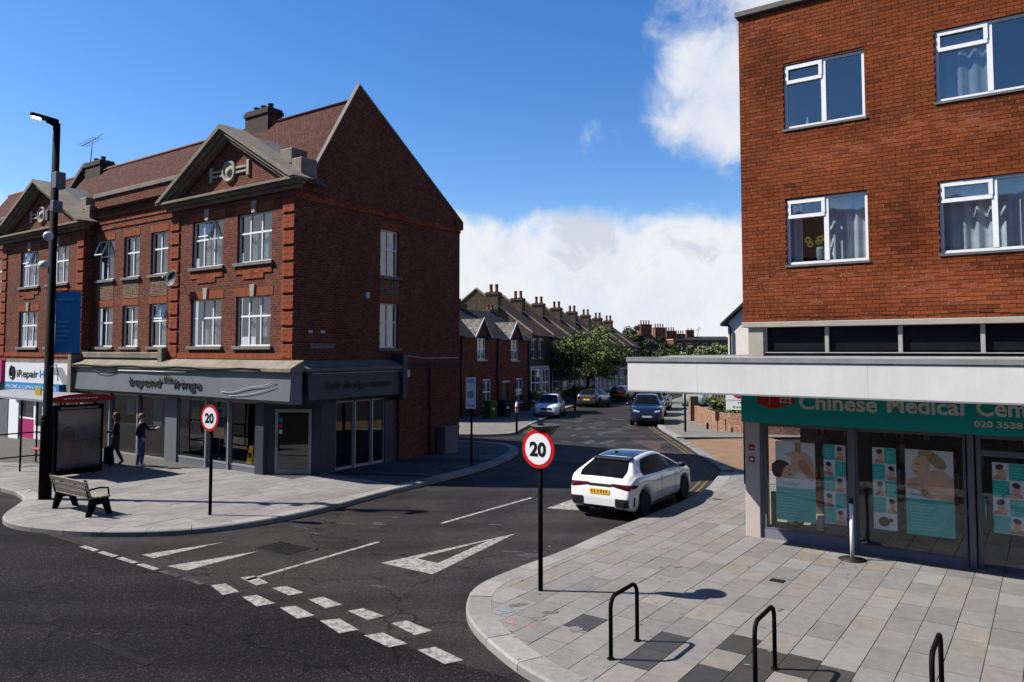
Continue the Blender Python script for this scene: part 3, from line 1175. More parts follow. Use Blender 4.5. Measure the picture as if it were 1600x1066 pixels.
def window(parent, x0, x1, z0, z1, y=0.0, cols=(1,), rows=(0.62,), sill=0.08, fr=0.05, curtain='curtain', xf=None, open_=None, wide_top=False, fm='upvc', gm='glass', sillm='stone_sill', cz=None, depth=0.09):
    """frame with its panes, sill and curtain; y is the wall face, the frame stands back in the reveal"""
    ys_ = y + depth
    f = MB(xf)
    f.box(x0, x1, ys_, ys_ + 0.06, z0, z0 + fr)
    f.box(x0, x1, ys_, ys_ + 0.06, z1 - fr, z1)
    f.box(x0, x0 + fr, ys_ + .001, ys_ + 0.059, z0 + fr, z1 - fr)
    f.box(x1 - fr, x1, ys_ + .001, ys_ + 0.059, z0 + fr, z1 - fr)
    tot = sum(cols)
    xs = [x0]
    for c in cols:
        xs.append(xs[-1] + (x1 - x0) * c / tot)
    for x in xs[1:-1]:
        f.box(x - fr / 2, x + fr / 2, ys_ - 0.004, ys_ + 0.058, z0 + fr, z1 - fr)
    zs = [z0] + [z0 + (z1 - z0) * r for r in rows] + [z1]
    for z in zs[1:-1]:
        for a, b in zip(xs, xs[1:]):
            f.box(a + fr / 2, b - fr / 2, ys_ - 0.002, ys_ + 0.057, z - fr * .55, z + fr * .55)
    w = f.build('window', fm, parent)
    k = 0
    for a, b in zip(xs, xs[1:]):
        for c, d in zip(zs, zs[1:]):
            p = MB(xf)
            if open_ == k:                      # this light is open: a tilted sash with its own frame
                dy = -0.34 * (d - c)
                P = [(a + .02, ys_ - .02, d - .02), (b - .02, ys_ - .02, d - .02), (b - .02, ys_ - .02 + dy, c + .06), (a + .02, ys_ - .02 + dy, c + .06)]
                p.face(P)
                s_ = MB(xf)
                for i in range(4):
                    s_.tube([P[i], P[(i + 1) % 4]], 0.028, 4, sm=False)
                s_.build('open_sash', fm, w)
            else:
                p.face([(a, ys_ + .03, c), (b, ys_ + .03, c), (b, ys_ + .03, d), (a, ys_ + .03, d)])
            p.build('pane', gm, w)
            k += 1
    if sill:
        MB(xf).box(x0 - 0.12, x1 + 0.12, y - 0.09, y + depth, z0 - sill - .03, z0 - .002).build('sill', sillm, w, bevel=0.01)
    if curtain:
        c_ = MB(xf)
        n = max(10, int((x1 - x0) * 14))
        yy = ys_ + 0.16
        top = z1 - 0.02
        bot = z0 + (cz or 0.0)
        c_.grid([[(x0 + (x1 - x0) * i / n, yy + 0.025 * math.sin(i * 1.9 + x0) + .012 * math.sin(i * 4.1), z) for i in range(n + 1)] for z in (bot, top)])
        c_.build('curtain', curtain, w)
        r = MB(xf)
        r.face([(x0, yy + .5, z0 - .1), (x1, yy + .5, z0 - .1), (x1, yy + .5, z1), (x0, yy + .5, z1)])
        r.build('room', 'room_dark', w)
    return w


ZU = (6.64, 8.2)
ZL = (4.02, 5.58)
BAYS = [(-6.7, 0.0, [(-2.87, -1.12), (-5.4, -3.65)]), (-20.7, -12.95, [(-16.1, -14.3), (-18.75, -16.95)])]
MID = [(-12.95, -6.7, [(-8.66, -7.5), (-10.58, -9.44), (-12.6, -11.3)]), (-27.2, -20.7, [(-22.6, -21.3), (-24.7, -23.4), (-26.6, -25.4)])]
MY = 0.35
rndw = random.Random(4)
# ---- walls of the two floors of flats
wf = MB()
for x0, x1, wins in BAYS:
    hs_ = [(a, b, *z) for a, b in wins for z in (ZU, ZL)]
    wall_holes(wf, x0, x1, 3.2, EA, hs_, 0.0)
    if x1 < 0:
        wf.face([(x1, 0, 3.2), (x1, MY, 3.2), (x1, MY, EA), (x1, 0, EA)])
    wf.face([(x0, 0, 3.2), (x0, 0, EA), (x0, MY, EA), (x0, MY, 3.2)])
for x0, x1, wins in MID:
    hs_ = [(a, b, *z) for a, b in wins for z in (ZU, ZL)]
    wall_holes(wf, x0, x1, 3.2, 9.95, hs_, MY)
wf.build('front_wall', 'brick_red', corner)
sw = MB(SXF)
side_w = (3.70, 4.62)
SZU, SZL = (6.42, 8.0), (3.97, 5.48)
wall_holes(sw, 0.0, DEP, 3.2, EA, [(*side_w, *SZU), (*side_w, *SZL)], 0.0)
sw.face([(0, 0, EA), (DEP, 0, EA), (DEP, 0, 8.85), (2.6, 0, 12.55), (0.45, 0, 8.95), (0, 0, EA + .1)])
sw.face([(4.45, 0, -0.4), (DEP, 0, -0.4), (DEP, 0, 3.2), (4.45, 0, 3.2)])
sw.face([(DEP, 0, -0.4), (DEP, 6, -0.4), (DEP, 6, 8.85), (DEP, 0, 8.85)])
sw.build('side_wall', 'brick_red', corner, uvoff=(.1, .03))
for a, b in ((0.0, 0.0),):
    MB(SXF).box(-0.001, DEP + .02, -0.035, 0.01, 8.42, 8.62).build('brick_band', 'brick_quoin', corner)
MB(SXF).box(side_w[0] - .05, side_w[1] + .05, -0.012, 0.05, SZU[1], SZU[1] + .25).build('brick_head', 'brick_orange', corner)
MB(SXF).box(side_w[0] - .05, side_w[1] + .05, -0.012, 0.05, SZL[1], SZL[1] + .25).build('brick_head', 'brick_orange', corner)
MB(SXF).box(side_w[0], side_w[1], -0.01, 0.05, SZL[1] + .27, SZU[0] - .13).build('herringbone_panel', 'brick_herring', corner)
MB(SXF).box(DEP - .34, DEP + .12, -0.10, 0.4, 8.55, 8.9).build('kneeler', 'brick_red', corner, bevel=.02)
# ---- windows with heads, keystones, aprons
opens = {0: None, 1: 2, 2: None, 3: None}
cnt = 0
for bi, (x0, x1, wins) in enumerate(BAYS):
    for wi, (a, b) in enumerate(wins):
        for zi, (z0, z1) in enumerate((ZU, ZL)):
            op = 3 if (bi, wi, zi) in ((0, 1, 0), (1, 1, 0), (1, 0, 1)) else None
            window(corner, a, b, z0, z1, 0.0, (1, 1, 1), (0.6,), open_=op, curtain=rndw.choice(('curtain', 'curtain', 'curtain_warm')), cz=rndw.choice((0, 0, .3)))
            MB().box(a - .12, b + .12, -0.014, 0.08, z1, z1 + .27).build('brick_head', 'brick_orange', corner)
            kx = (a + b) / 2
            MB().prism([(kx - .09, -.06, z1 - .02), (kx + .09, -.06, z1 - .02), (kx + .13, -.06, z1 + .36), (kx - .13, -.06, z1 + .36)], (0, .1, 0)).build('keystone', 'stone_pale', corner, bevel=.008)
            if zi == 0:
                MB().box(a - .05, b + .05, -.03, .05, z0 - .36, z0 - .14).build('brick_apron', 'brick_quoin', corner)
                MB().box(a + .35, b - .35, -.028, .05, z0 - .52, z0 - .363).build('brick_apron', 'brick_quoin', corner)
for bi, (x0, x1, wins) in enumerate(MID):
    for wi, (a, b) in enumerate(wins):
        for zi, (z0, z1) in enumerate((ZU, ZL)):
            op = {(0, 2, 0): 1, (0, 0, 1): 3}.get((bi, wi, zi))
            window(corner, a, b, z0, z1, MY, (1, 1), (0.6,), open_=op, curtain=rndw.choice(('curtain', 'curtain_warm')), cz=rndw.choice((0, 0, .3)))
            MB().box(a - .03, b + .03, MY - 0.012, MY + .08, z1, z1 + .25).build('brick_head', 'brick_orange', corner)
        MB().box(a, b, MY - .01, MY + .05, ZL[1] + .27, ZU[0] - .13).build('herringbone_panel', 'brick_herring', corner)
    for k, z in enumerate((8.62, 8.86, 9.1)):
        MB().box(x0 + .01, x1 - .01, MY - .03 - .02 * (k == 2), MY + .05, z, z + .08).build('brick_band', 'brick_quoin', corner)
    MB().box(x0 - .05, x1 + .05, MY - .07, MY + .33, 9.95, 10.12).build('parapet_coping', 'stone', corner, bevel=.015)
window(corner, *side_w, *SZU, 0.0, (1, 1), (0.58,), xf=SXF, curtain='curtain')
window(corner, *side_w, *SZL, 0.0, (1, 1), (0.58,), xf=SXF, curtain='curtain_warm')
# ---- quoins: brick blocks standing proud, with recessed joints between
q0 = None
for qx in (-0.56, -6.7, -20.7, -13.5):
    z = 3.66
    while z < EA - .5:
        if q0 is None:
            q0 = MB().box(0, .55, -.045, .02, 0, .40).build('quoin', 'brick_quoin', corner, bevel=.012)
            o = q0
        else:
            o = link('quoin', q0.data, corner)
        o.location = (qx, 0, z)
        z += 0.485
MB().box(-6.69, -0.01, -.03, .05, 3.62, 3.80).build('brick_band', 'brick_orange', corner)
MB().box(-20.69, -12.96, -.03, .05, 3.62, 3.80).build('brick_band', 'brick_orange', corner)
# ---- pediments
for x0, x1, _ in BAYS:
    xa, xb_ = x0 - .42, x1 + .42
    xc, zt, zb0 = (x0 + x1) / 2, 11.15, EA
    p = MB()
    # horizontal cornice in three steps
    co = MB()
    co.box(xa + .25, xb_ - .25, -.12, .1, zb0 - .02, zb0 + .10)
    co.box(xa + .10, xb_ - .10, -.26, .1, zb0 + .101, zb0 + .19)
    co.box(xa, xb_, -.38, .1, zb0 + .191, zb0 + .27)
    co.build('cornice', 'stone', corner)
    tm = MB()
    tm.face([(xa + .5, .02, zb0 + .2), (xb_ - .5, .02, zb0 + .2), (xc, .02, zt - .35)])
    tm.build('pediment_brick', 'brick_red', corner)
    base = zb0 + .27
    for sgn, xe in ((-1, xa), (1, xb_)):
        for off, th, yo in ((0.0, .13, -.42), (.13, .12, -.32), (.25, .12, -.2)):
            d = Vector((xc - xe, 0, zt - base))
            n = Vector((-d.z, 0, d.x)).normalized()
            if n.z < 0:
                n = -n
            lo = Vector((xe, yo, base)) - n * off
            hi = Vector((xc, yo, zt)) - n * off / max(.2, n.z) * 0 - Vector((0, 0, off / n.z))
            lo = Vector((xe + (off / abs(n.x) if False else 0), yo, base - off / n.z))
            P = [lo, hi, hi - Vector((0, 0, th / n.z)), lo - Vector((0, 0, th / n.z))]
            # keep the foot of the raking cornice on the horizontal one
            k = (base - P[0].z) / (hi.z - P[0].z)
            P[0] = P[0].lerp(hi, max(0, k))
            k = (base - P[3].z) / (P[2].z - P[3].z)
            P[3] = P[3].lerp(P[2], max(0, k))
            MB().prism(P, (0, .55 - yo if off == 0 else .2, 0)).build('raking_cornice', 'stone', corner)
    # back of the pediment: lead covered saddle running into the roof
    rf = MB()
    for sgn, xe in ((-1, xa + .1), (1, xb_ - .1)):
        rf.face([(xe, .5, base - .1), (xc, .5, zt - .12), (xc, 2.2, zt - .12), (xe, .9, base - .1)])
    rf.build('pediment_saddle', 'lead', corner)
    # carved roundel with side scrolls
    me_ = MB()
    me_.lathe([(.36, 0), (.36, -.07), (.28, -.09), (.26, -.04), (.15, -.05), (.12, -.10), (0.0, -.12)], (xc, .02, zb0 + .95), 28, axis='y')
    me_.build('roundel', 'stone_pale', corner)
    for s_ in (-1, 1):
        a0, a1 = sorted((xc + s_ * .34, xc + s_ * .92))
        MB().box(a0, a1, -.035, .03, zb0 + .99, zb0 + 1.06).build('scroll_bar', 'stone_pale', corner)
        MB().box(a0, a1, -.035, .03, zb0 + .84, zb0 + .91).build('scroll_bar', 'stone_pale', corner)
        e0, e1 = sorted((xc + s_ * .92, xc + s_ * 1.08))
        MB().box(e0, e1, -.045, .03, zb0 + .70, zb0 + 1.20).build('scroll_end', 'stone_pale', corner, bevel=.02)
    # stone blocks behind the feet of the pediment
    for bx in ((xb_ - 1.55, xb_ - .95, .25, .85, 9.6, 10.1), (xb_ - .80, xb_ - .30, .1, .7, 8.95, 9.68), (xa + .95, xa + 1.5, .3, .8, 9.6, 10.3)):
        MB().box(*bx).build('parapet_block', 'stone', corner, bevel=.03)
# ---- main roof
rf = MB()
RZ, RY = 12.15, 2.6
xl = -27.2


def ridge_x(t):
    return SW.x * t / SW.y


for x0, x1, y0, z0 in ((xl, ridge_x(0) - .05, .75, 9.42),):
    rf.face([(x0, y0, z0), (x1, y0, z0), (ridge_x(RY) - .05, RY, RZ), (x0, RY, RZ)])
rf.face([(xl, RY, RZ), (ridge_x(RY) - .05, RY, RZ), (ridge_x(DEP) - .05, DEP, 8.7), (xl, DEP, 8.7)])
roof = rf.build('roof', 'roof_tile', corner)
rt = MB()
rt.tube([(xl, RY, RZ + .0), (ridge_x(RY) - .06, RY, RZ + .0)], .075, 8)
rt.build('ridge_tiles', 'clay', roof)
gut = MB()
gut.face([(xl, .1, 9.45), (0, .1, 9.45), (0, .8, 9.43), (xl, .8, 9.43)])
gut.build('lead_gutter', 'lead', roof)
# gable coping
for a, b, m_ in (((0.42, 8.93), (2.6, 12.57), 'stone_sill'), ((2.6, 12.57), (DEP + .12, 8.86), 'stone_sill')):
    MB(SXF).prism([(a[0], -.035, a[1]), (b[0], -.035, b[1]), (b[0], -.035, b[1] + .08), (a[0], -.035, a[1] + .08)], (0, .16, 0)).build('gable_coping', m_, corner)


def stack(parent, x, y, z0, z1, w, d, pots, m='chimney_dark', potm='clay', name='chimney', ph=1.0):
    c = MB()
    c.box(x - w / 2, x + w / 2, y - d / 2, y + d / 2, z0, z1 - .22)
    c.box(x - w / 2 - .05, x + w / 2 + .05, y - d / 2 - .05, y + d / 2 + .05, z1 - .219, z1 - .1)
    c.box(x - w / 2 - .01, x + w / 2 + .01, y - d / 2 - .01, y + d / 2 + .01, z1 - .099, z1)
    ch = c.build(name, m, parent)
    for i in range(pots):
        px = x + (i - (pots - 1) / 2) * w / max(1, pots) * .92
        MB().lathe([(r_, h_ * ph) for r_, h_ in ((.12, 0), (.135, .05), (.10, .1), (.095, .30), (.12, .34), (.12, .38), (.07, .385))], (px, y, z1), 10).build('chimney_pot', potm, ch)
    return ch


stack(roof, -5.35, RY + .1, 11.6, 12.72, 1.35, .62, 3, potm='chimney_dark', ph=.55)
stack(roof, -17.6, RY + .1, 11.5, 12.6, 1.4, .62, 2, ph=.6)
fw = MB()
fw.prism([(-19.0, .9, 9.4), (-19.0, RY, 12.75), (-19.0, RY + 1, 12.2), (-19.0, RY, 9.4)], (.3, 0, 0))
fw.build('firebreak_wall', 'chimney_dark', roof)
# ---- shopfront: fascia, ledge, pillars, glazing
FZ0, FZ1, FP = 2.32, 3.26, -0.42
shop = MB()
shop.prism([(-12.62, FP + .16, FZ0), (-12.62, FP, FZ0 + .10), (-12.62, FP + .05, FZ1), (-12.62, 0.02, FZ1), (-12.62, .02, FZ0)], (12.66 + .34, 0, 0))
fasc = shop.build('shop_fascia', 'shop_grey', corner)
led = MB().prism([(-12.72, FP - .07, FZ1 + .001), (-12.72, FP - .07, FZ1 + .10), (-12.72, .0, FZ1 + .34), (-12.72, .0, FZ1 + .001)], (13.2, 0, 0))
ledge = led.build('stone_ledge', 'stone', corner)
MB().box(-12.6, -6.72, -.16, MY, FZ1 + .341, FZ1 + .56).build('stone_step', 'stone', ledge, bevel=.02)
MB().box(-7.0, -6.72, -.24, 0.1, FZ1 + .1, FZ1 + .72).build('ledge_block', 'stone', ledge, bevel=.02)
MB().box(-12.95, -12.64, FP - .1, .1, FZ0 - .1, FZ1 + .62).build('console_bracket', 'stone', corner, bevel=.02)
sf = MB(SXF)
sf.prism([(0.22, FP + .10, FZ0), (0.22, FP, FZ0 + .10), (0.22, FP + .05, FZ1), (0.22, 0.02, FZ1), (0.22, .02, FZ0)], (4.25, 0, 0))
sfas = sf.build('shop_fascia', 'shop_dark', corner)
MB(SXF).prism([(0.0, FP - .07, FZ1 + .002), (0.0, FP - .07, FZ1 + .09), (0.0, .0, FZ1 + .32), (0.0, .0, FZ1 + .002)], (4.5, 0, 0)).build('stone_ledge', 'stone_sill', corner)
MB(SXF).box(4.3, 4.55, FP - .1, .1, FZ0 - .1, FZ1 + .5).build('console_bracket', 'shop_dark', corner, bevel=.02)
letters('beyond', -8.40, -6.42, 2.64, FP - .012, 0.46, 'letter_dark', fasc, .008, .0)
letters('the', -6.27, -5.72, 2.84, FP + .002, 0.30, 'letter_dark', fasc, .008, .0)
letters('fringe', -5.62, -4.00, 2.62, FP - .012, 0.46, 'letter_dark', fasc, .008, .0)
letters('hair design centre', 0.95, 3.85, 2.72, FP - .02, 0.34, 'black_paint', sfas, .008, .001, xf=SXF)
MB().tube([(-8.9, FP - .18, 3.18), (-4.6, FP - .18, 3.18)], .018, 6).build('sign_light_rail', 'white_plastic', fasc)
for x in (-8.7, -7.4, -6.1, -4.8):
    MB().tube([(x, FP - .18, 3.18), (x, FP + .03, 3.2)], .01, 5).build('rail_bracket', 'cable', fasc)
# interior of the shop
it = MB()
it.box(-12.5, -.2, 4.6, 4.7, 0, 3.0)
it.box(-12.6, -12.5, .2, 4.7, 0, 3.0)
it.build('shop_back_wall', 'interior_wall', corner)
it = MB()
it.face([(-12.6, .1, .13), (-.1, .1, .13), (-.3, 4.7, .13), (-12.6, 4.7, .13)])
it.build('shop_floor', 'room_floor', corner)
it = MB()
it.face([(-12.6, .02, 2.9), (-.1, .02, 2.9), (-.3, 4.7, 2.9), (-12.6, 4.7, 2.9)])
it.build('shop_ceiling', 'room_dark', corner)
it = MB(SXF)
it.face([(4.5, .05, 0), (4.5, 4.6, 0), (4.5, 4.6, 3), (4.5, .05, 3)])
it.build('shop_partition', 'interior_wall', corner)
# pillars and mullions along the front, then the glass between them
for a, b, m_, dep in ((-1.78, -1.36, 'shop_dark', .32), (-6.85, -6.1, 'shop_grey', .3), (-12.6, -12.3, 'shop_grey', .3)):
    MB().box(a, b, 0.0, dep, 0.02, FZ0 + .02).build('shop_pillar', m_, corner, bevel=.01)
glz = [(-6.1, -4.42, 0), (-4.34, -3.2, 0), (-3.12, -1.78, 0), (-8.6, -6.85, 1), (-10.6, -8.68, 1), (-12.3, -10.68, 1)]
for a, b, kind in glz:
    zb_ = .34 if kind == 0 else .16
    w_ = MB()
    for bx in ((a, b, .04, .10, zb_ - .06, zb_), (a, b, .04, .10, 2.24, 2.32), (a, a + .05, .041, .099, zb_, 2.24), (b - .05, b, .041, .099, zb_, 2.24)):
        w_.box(*bx)
    w_ = w_.build('shop_window', 'alu', corner)
    q_ = MB()
    q_.face([(a, .07, zb_), (b, .07, zb_), (b, .07, 2.26), (a, .07, 2.26)])
    q_.build('pane', 'glass_shop', w_)
    MB().box(a, b, .05, .3, 0.02, zb_ - .061).build('stall_riser', 'shop_grey', w_)
for x in (-4.38, -3.16, -8.64, -10.64):
    MB().box(x - .035, x + .035, -.02, .11, .02, 2.33).build('mullion', 'alu', corner)
# notices in the windows
for a, b, z0, z1, m_ in ((-9.6, -9.1, 1.55, 2.1, 'paper_white'), (-7.75, -7.2, 1.25, 2.15, 'poster_sky'), (-4.2, -3.45, 1.05, 2.05, 'poster_sky'), (-4.15, -3.5, 1.06, 1.45, 'skin_print'), (-5.35, -4.95, 1.5, 2.0, 'yellow'), (-6.05, -5.4, 1.6, 2.2, 'curtain_warm')):
    MB().box(a, b, .10 if m_ != 'skin_print' else .09, .115, z0, z1).build('window_notice', m_, corner)
# diagonal entrance at the corner, with the door standing back
P1, P2 = (-1.36, .12), (0.02, 1.02)
CX = frame_xf(P1, P2)
CL = math.hypot(P2[0] - P1[0], P2[1] - P1[1])
d_ = MB(CX)
for bx in ((.0, .22, .02, .12, .02, 2.32), (CL - .26, CL, .02, .12, .02, 2.32), (.22, CL - .26, .02, .12, 2.12, 2.32)):
    d_.box(*bx)
d_.build('door_surround', 'shop_dark', corner)
dr = MB(CX)
x0_, x1_ = .24, CL - .28
for bx in ((x0_, x0_ + .09, .03, .08, .14, 2.10), (x1_ - .09, x1_, .03, .08, .14, 2.10), (x0_ + .09, x1_ - .09, .031, .079, 2.0, 2.1), (x0_ + .09, x1_ - .09, .031, .079, .14, .27)):
    dr.box(*bx)
dr = dr.build('door', 'alu', corner)
q_ = MB(CX)
q_.face([(x0_ + .09, .05, .27), (x1_ - .09, .05, .27), (x1_ - .09, .05, 2.0), (x0_ + .09, .05, 2.0)])
q_.build('pane', 'glass_shop', dr)
MB(CX).tube([(x0_ + .045, -.02, .95), (x0_ + .045, -.02, 1.35)], .015, 6).build('handle', 'alu', dr)
for k, m_ in enumerate(('paper_white', 'magenta', 'sign_blue')):
    MB(CX).box(x0_ + .12, x0_ + .22, .04, .046, 1.35 + k * .18, 1.47 + k * .18).build('door_sticker', m_, dr)
# side shop window
for a, b in ((1.0, 1.75), (4.0, 4.48)):
    MB(SXF).box(a, b, 0.0, .3, -.02, FZ0 + .02).build('shop_pillar', 'shop_dark', corner, bevel=.01)
for a, b in ((1.75, 2.55), (2.61, 3.35), (3.41, 4.0)):
    w_ = MB(SXF)
    for bx in ((a, b, .04, .10, .14, .22), (a, b, .04, .10, 2.24, 2.32), (a, a + .04, .041, .099, .22, 2.24), (b - .04, b, .041, .099, .22, 2.24)):
        w_.box(*bx)
    w_ = w_.build('shop_window', 'alu', corner)
    q_ = MB(SXF)
    q_.face([(a, .07, .2), (b, .07, .2), (b, .07, 2.26), (a, .07, 2.26)])
    q_.build('pane', 'glass_shop', w_)
for x in (2.58, 3.38):
    MB(SXF).box(x - .03, x + .03, -.01, .11, .05, 2.32).build('mullion', 'alu', corner)
MB(SXF).box(1.75, 4.0, .03, .3, 0.0, .139).build('stall_riser', 'shop_dark', corner)
# cables, vents and alarm boxes
pts = [(-11.2, FP - .02, 3.22)] + [(-11.2 + 1.9 * t, FP - .03, 3.22 - .16 * math.sin(math.pi * t)) for t in (.25, .5, .75, 1)]
MB().tube(pts, .012, 5).build('loose_cable', 'cable', corner)
MB().tube([(-2.9 + .29 * i, FP - .02, 2.62 + .40 * (i / 9) ** 2 - .04 * math.sin(i)) for i in range(10)], .010, 5).build('loose_cable', 'cable_white', corner)
MB().tube([(-2.5 + .25 * i, FP - .02, 2.5 + .36 * (i / 9) ** 2) for i in range(10)], .008, 5).build('loose_cable', 'cable_white', corner)
MB().tube([(-12.6 + .9 * i, FP - .09, 3.33 + .03 * math.sin(i * 1.7)) for i in range(14)], .014, 5).build('ledge_cable', 'cable', corner)
MB(SXF).tube([(4.7, -.03, 3.72), (6.2, -.03, 3.6), (8.1, -.03, 3.6)], .02, 5).build('wall_cable', 'cable_white', corner)
MB(SXF).tube([(.3, FP - .04, 3.2), (4.4, FP - .04, 3.2)], .015, 5).build('wall_cable', 'cable_white', corner)
MB(SXF).tube([(6.35, -.05, 0), (6.35, -.05, 3.25)], .04, 8).build('downpipe', 'chimney_dark', corner)
MB(SXF).box(4.75, 5.15, -.12, .02, 2.95, 3.2).build('alarm_box', 'white_plastic', corner, bevel=.01)
MB(SXF).box(3.0, 3.14, -.06, .02, 5.6, 5.8).build('vent', 'white_plastic', corner, bevel=.01)
for x in (.55, 1.05):
    MB(SXF).box(x, x + .16, -.02, .02, 4.42, 4.5).build('vent', 'white_plastic', corner)
MB(SXF).box(0.6, 1.6, -.03, .02, 3.95, 4.1).build('vent', 'stone_sill', corner)
MB(SXF).box(4.5, DEP, -.04, .02, 3.28, 3.42).build('dark_band', 'chimney_dark', corner)
# ---- the phone shop at the left
ls_ = MB()
ls_.prism([(-19.35, -.24, 2.52), (-19.35, -.24, 3.36), (-19.35, .02, 3.36), (-19.35, .02, 2.52)], (6.2, 0, 0))
lfas = ls_.build('shop_fascia', 'sign_white', corner)
MB().box(-19.2, -14.1, -.30, -.02, 2.2, 2.5).build('lightbox_strip', 'sign_blue', lfas)
letters('iRepair', -18.15, -16.1, 2.76, -.252, .44, 'letter_dark', lfas, .004, .003)
letters('HQ', -15.95, -15.0, 2.76, -.252, .44, 'sign_blue', lfas, .004, .003)
MB().lathe([(.31, 0), (.31, -.02), (.22, -.02), (.22, 0)], (-18.62, -.245, 2.94), 24, axis='y').build('ring_logo', 'letter_dark', lfas)
MB().prism([(-15.0, -.246, 3.2), (-14.0, -.246, 3.2), (-13.2, -.246, 2.53), (-13.9, -.246, 2.53), (-14.3, -.246, 2.9), (-15.0, -.246, 2.9)], (0, .004, 0)).build('grey_chevron', 'alu', lfas)
lettering('PHONE & COMPUTER REPAIRS', -19.0, -14.3, 2.27, -.305, .2, 'sign_white', lfas)
MB().box(-19.4, -13.0, -.2, .1, 3.361, 3.5).build('stone_ledge', 'stone', corner)
for a, b, m_ in ((-19.5, -18.5, 'upvc'), (-15.5, -15.2, 'upvc'), (-13.3, -12.7, 'stone')):
    MB().box(a, b, 0, .3, 0, 2.52).build('shop_pillar', m_, corner, bevel=.01)
MB().box(-18.5, -17.05, .05, .3, .15, .95).build('stall_riser', 'magenta', corner)
MB().box(-18.5, -13.3, .04, .34, 0, .15).build('step', 'stone', corner)
for a, b, z0 in ((-18.5, -17.05, .95), (-15.2, -13.3, .9)):
    w_ = MB()
    for bx in ((a, b, .04, .10, z0, z0 + .06), (a, b, .04, .10, 2.2, 2.3), (a, a + .06, .041, .099, z0 + .06, 2.2), (b - .06, b, .041, .099, z0 + .06, 2.2)):
        w_.box(*bx)
    w_ = w_.build('shop_window', 'upvc', corner)
    q_ = MB()
    q_.face([(a, .07, z0), (b, .07, z0), (b, .07, 2.26), (a, .07, 2.26)])
    q_.build('pane', 'glass_shop', w_)
MB().box(-15.2, -13.3, .05, .3, .15, .9).build('stall_riser', 'upvc', corner)
dr = MB()
for bx in ((-17.05, -16.93, .04, .1, .15, 2.3), (-15.62, -15.5, .04, .1, .15, 2.3), (-16.33, -16.22, .04, .1, .15, 2.3), (-16.93, -15.62, .041, .099, 2.15, 2.3), (-16.93, -16.33, .041, .099, .15, .7), (-16.22, -15.62, .041, .099, .15, .7)):
    dr.box(*bx)
dr = dr.build('door', 'upvc', corner)
q_ = MB()
q_.face([(-16.93, .07, .7), (-15.62, .07, .7), (-15.62, .07, 2.15), (-16.93, .07, 2.15)])
q_.build('pane', 'glass_shop', dr)
for k in range(3):
    MB().box(-16.15, -15.75, .055, .062, 1.2 + k * .28, 1.42 + k * .28).build('door_sticker', 'paper_white', dr)
it = MB()
it.box(-21, -12.7, 3.2, 3.3, 0, 2.6)
it.build('shop_back_wall', 'interior_wall', corner)
it = MB()
it.face([(-21, .1, 2.5), (-12.7, .1, 2.5), (-12.7, 3.2, 2.5), (-21, 3.2, 2.5)])
it.build('shop_ceiling', 'room_dark', corner)
# next shop along
MB().prism([(-27.2, -.3, 2.5), (-27.2, -.3, 3.45), (-27.2, .02, 3.45), (-27.2, .02, 2.5)], (7.6, 0, 0)).build('shop_fascia', 'magenta', corner)
MB().lathe([(.26, 0), (.26, -.02), (.17, -.02), (.17, 0)], (-20.15, -.305, 2.95), 24, axis='y').build('ring_logo', 'sign_white', corner)
MB().box(-20.5, -19.8, -.33, -.31, 2.91, 3.0).build('ring_logo_bar', 'sign_white', corner)
MB().box(-27.2, -19.6, .0, .2, 0, 2.5).build('shutter', 'lead', corner)
MB().box(-27.2, -20.7, .02, .5, 3.2, 3.7).build('stone_ledge', 'stone', corner)
# ---- things fixed to the building
t = thing('satellite_dish', 'dark round satellite dish bracketed to the brick front between the window rows', 'satellite dish', corner.matrix_world @ Vector((0, 0, 0)))
bpy.context.view_layer.update()


def at_corner(x, y, z):
    return corner.matrix_world @ Vector((x, y, z))


t.location = at_corner(-5.9, -.42, 6.3)
t.rotation_euler = (rad(-14), 0, ANG + rad(4))
t.scale = (.85, .85, .85)
MB().lathe([(0, .10), (.15, .085), (.27, .03), (.34, -.03), (.345, -.02), (.27, .045), (.15, .10), (0, .115)], (0, 0, 0), 22, axis='y').build('reflector', 'dish_dark', t)
MB().tube([(0, .05, -.3), (0, -.38, -.05)], .012, 5).build('feed_arm', 'alu', t)
MB().lathe([(.035, 0), (.035, .09)], (0, -.4, -.06), 8, axis='y').build('receiver', 'white_plastic', t)
MB().tube([(0, .1, 0), (0, .3, -.1), (.1, .55, -.1)], .02, 6).build('bracket', 'alu', t)
t = thing('television_aerial', 'thin television aerial on a mast beside the far chimney', 'aerial', at_corner(-18.3, RY, 12.5), ANG)
MB().tube([(0, 0, -.1), (0.15, 0, 1.25)], .022, 6).build('mast', 'iron', t)
MB().tube([(-.9, 0, 1.1), (.75, 0, 1.3)], .016, 5).build('boom', 'iron', t)
for k in range(7):
    x = -.8 + k * .22
    MB().tube([(x, -.25, 1.11 + k * .026), (x, .25, 1.11 + k * .026)], .009, 4).build('element', 'iron', t)
MB().tube([(.7, -.2, 1.12), (.74, 0, 1.3), (.7, .2, 1.48)], .014, 5).build('reflector_bar', 'iron', t)
t = thing('floor_sign', 'yellow folding wet floor sign standing inside the corner shop window', 'floor sign', at_corner(-2.35, .3, .34), ANG)
for s_ in (-1, 1):
    MB().prism([(-.13, s_ * .1, 0), (.13, s_ * .1, 0), (.1, s_ * .01, .56), (-.1, s_ * .01, .56)], (0, .012, 0)).build('panel', 'yellow', t)
MB().box(-.06, .06, -.075, -.07, .2, .36).build('pictogram', 'letter_dark', t)
t = thing('utility_cabinet', 'grey metal utility cabinet against the shaded brick side wall', 'cabinet', at_corner(*(SXF @ Vector((7.15, -.25, .1)))), ANG + math.atan2(SW.y, SW.x))
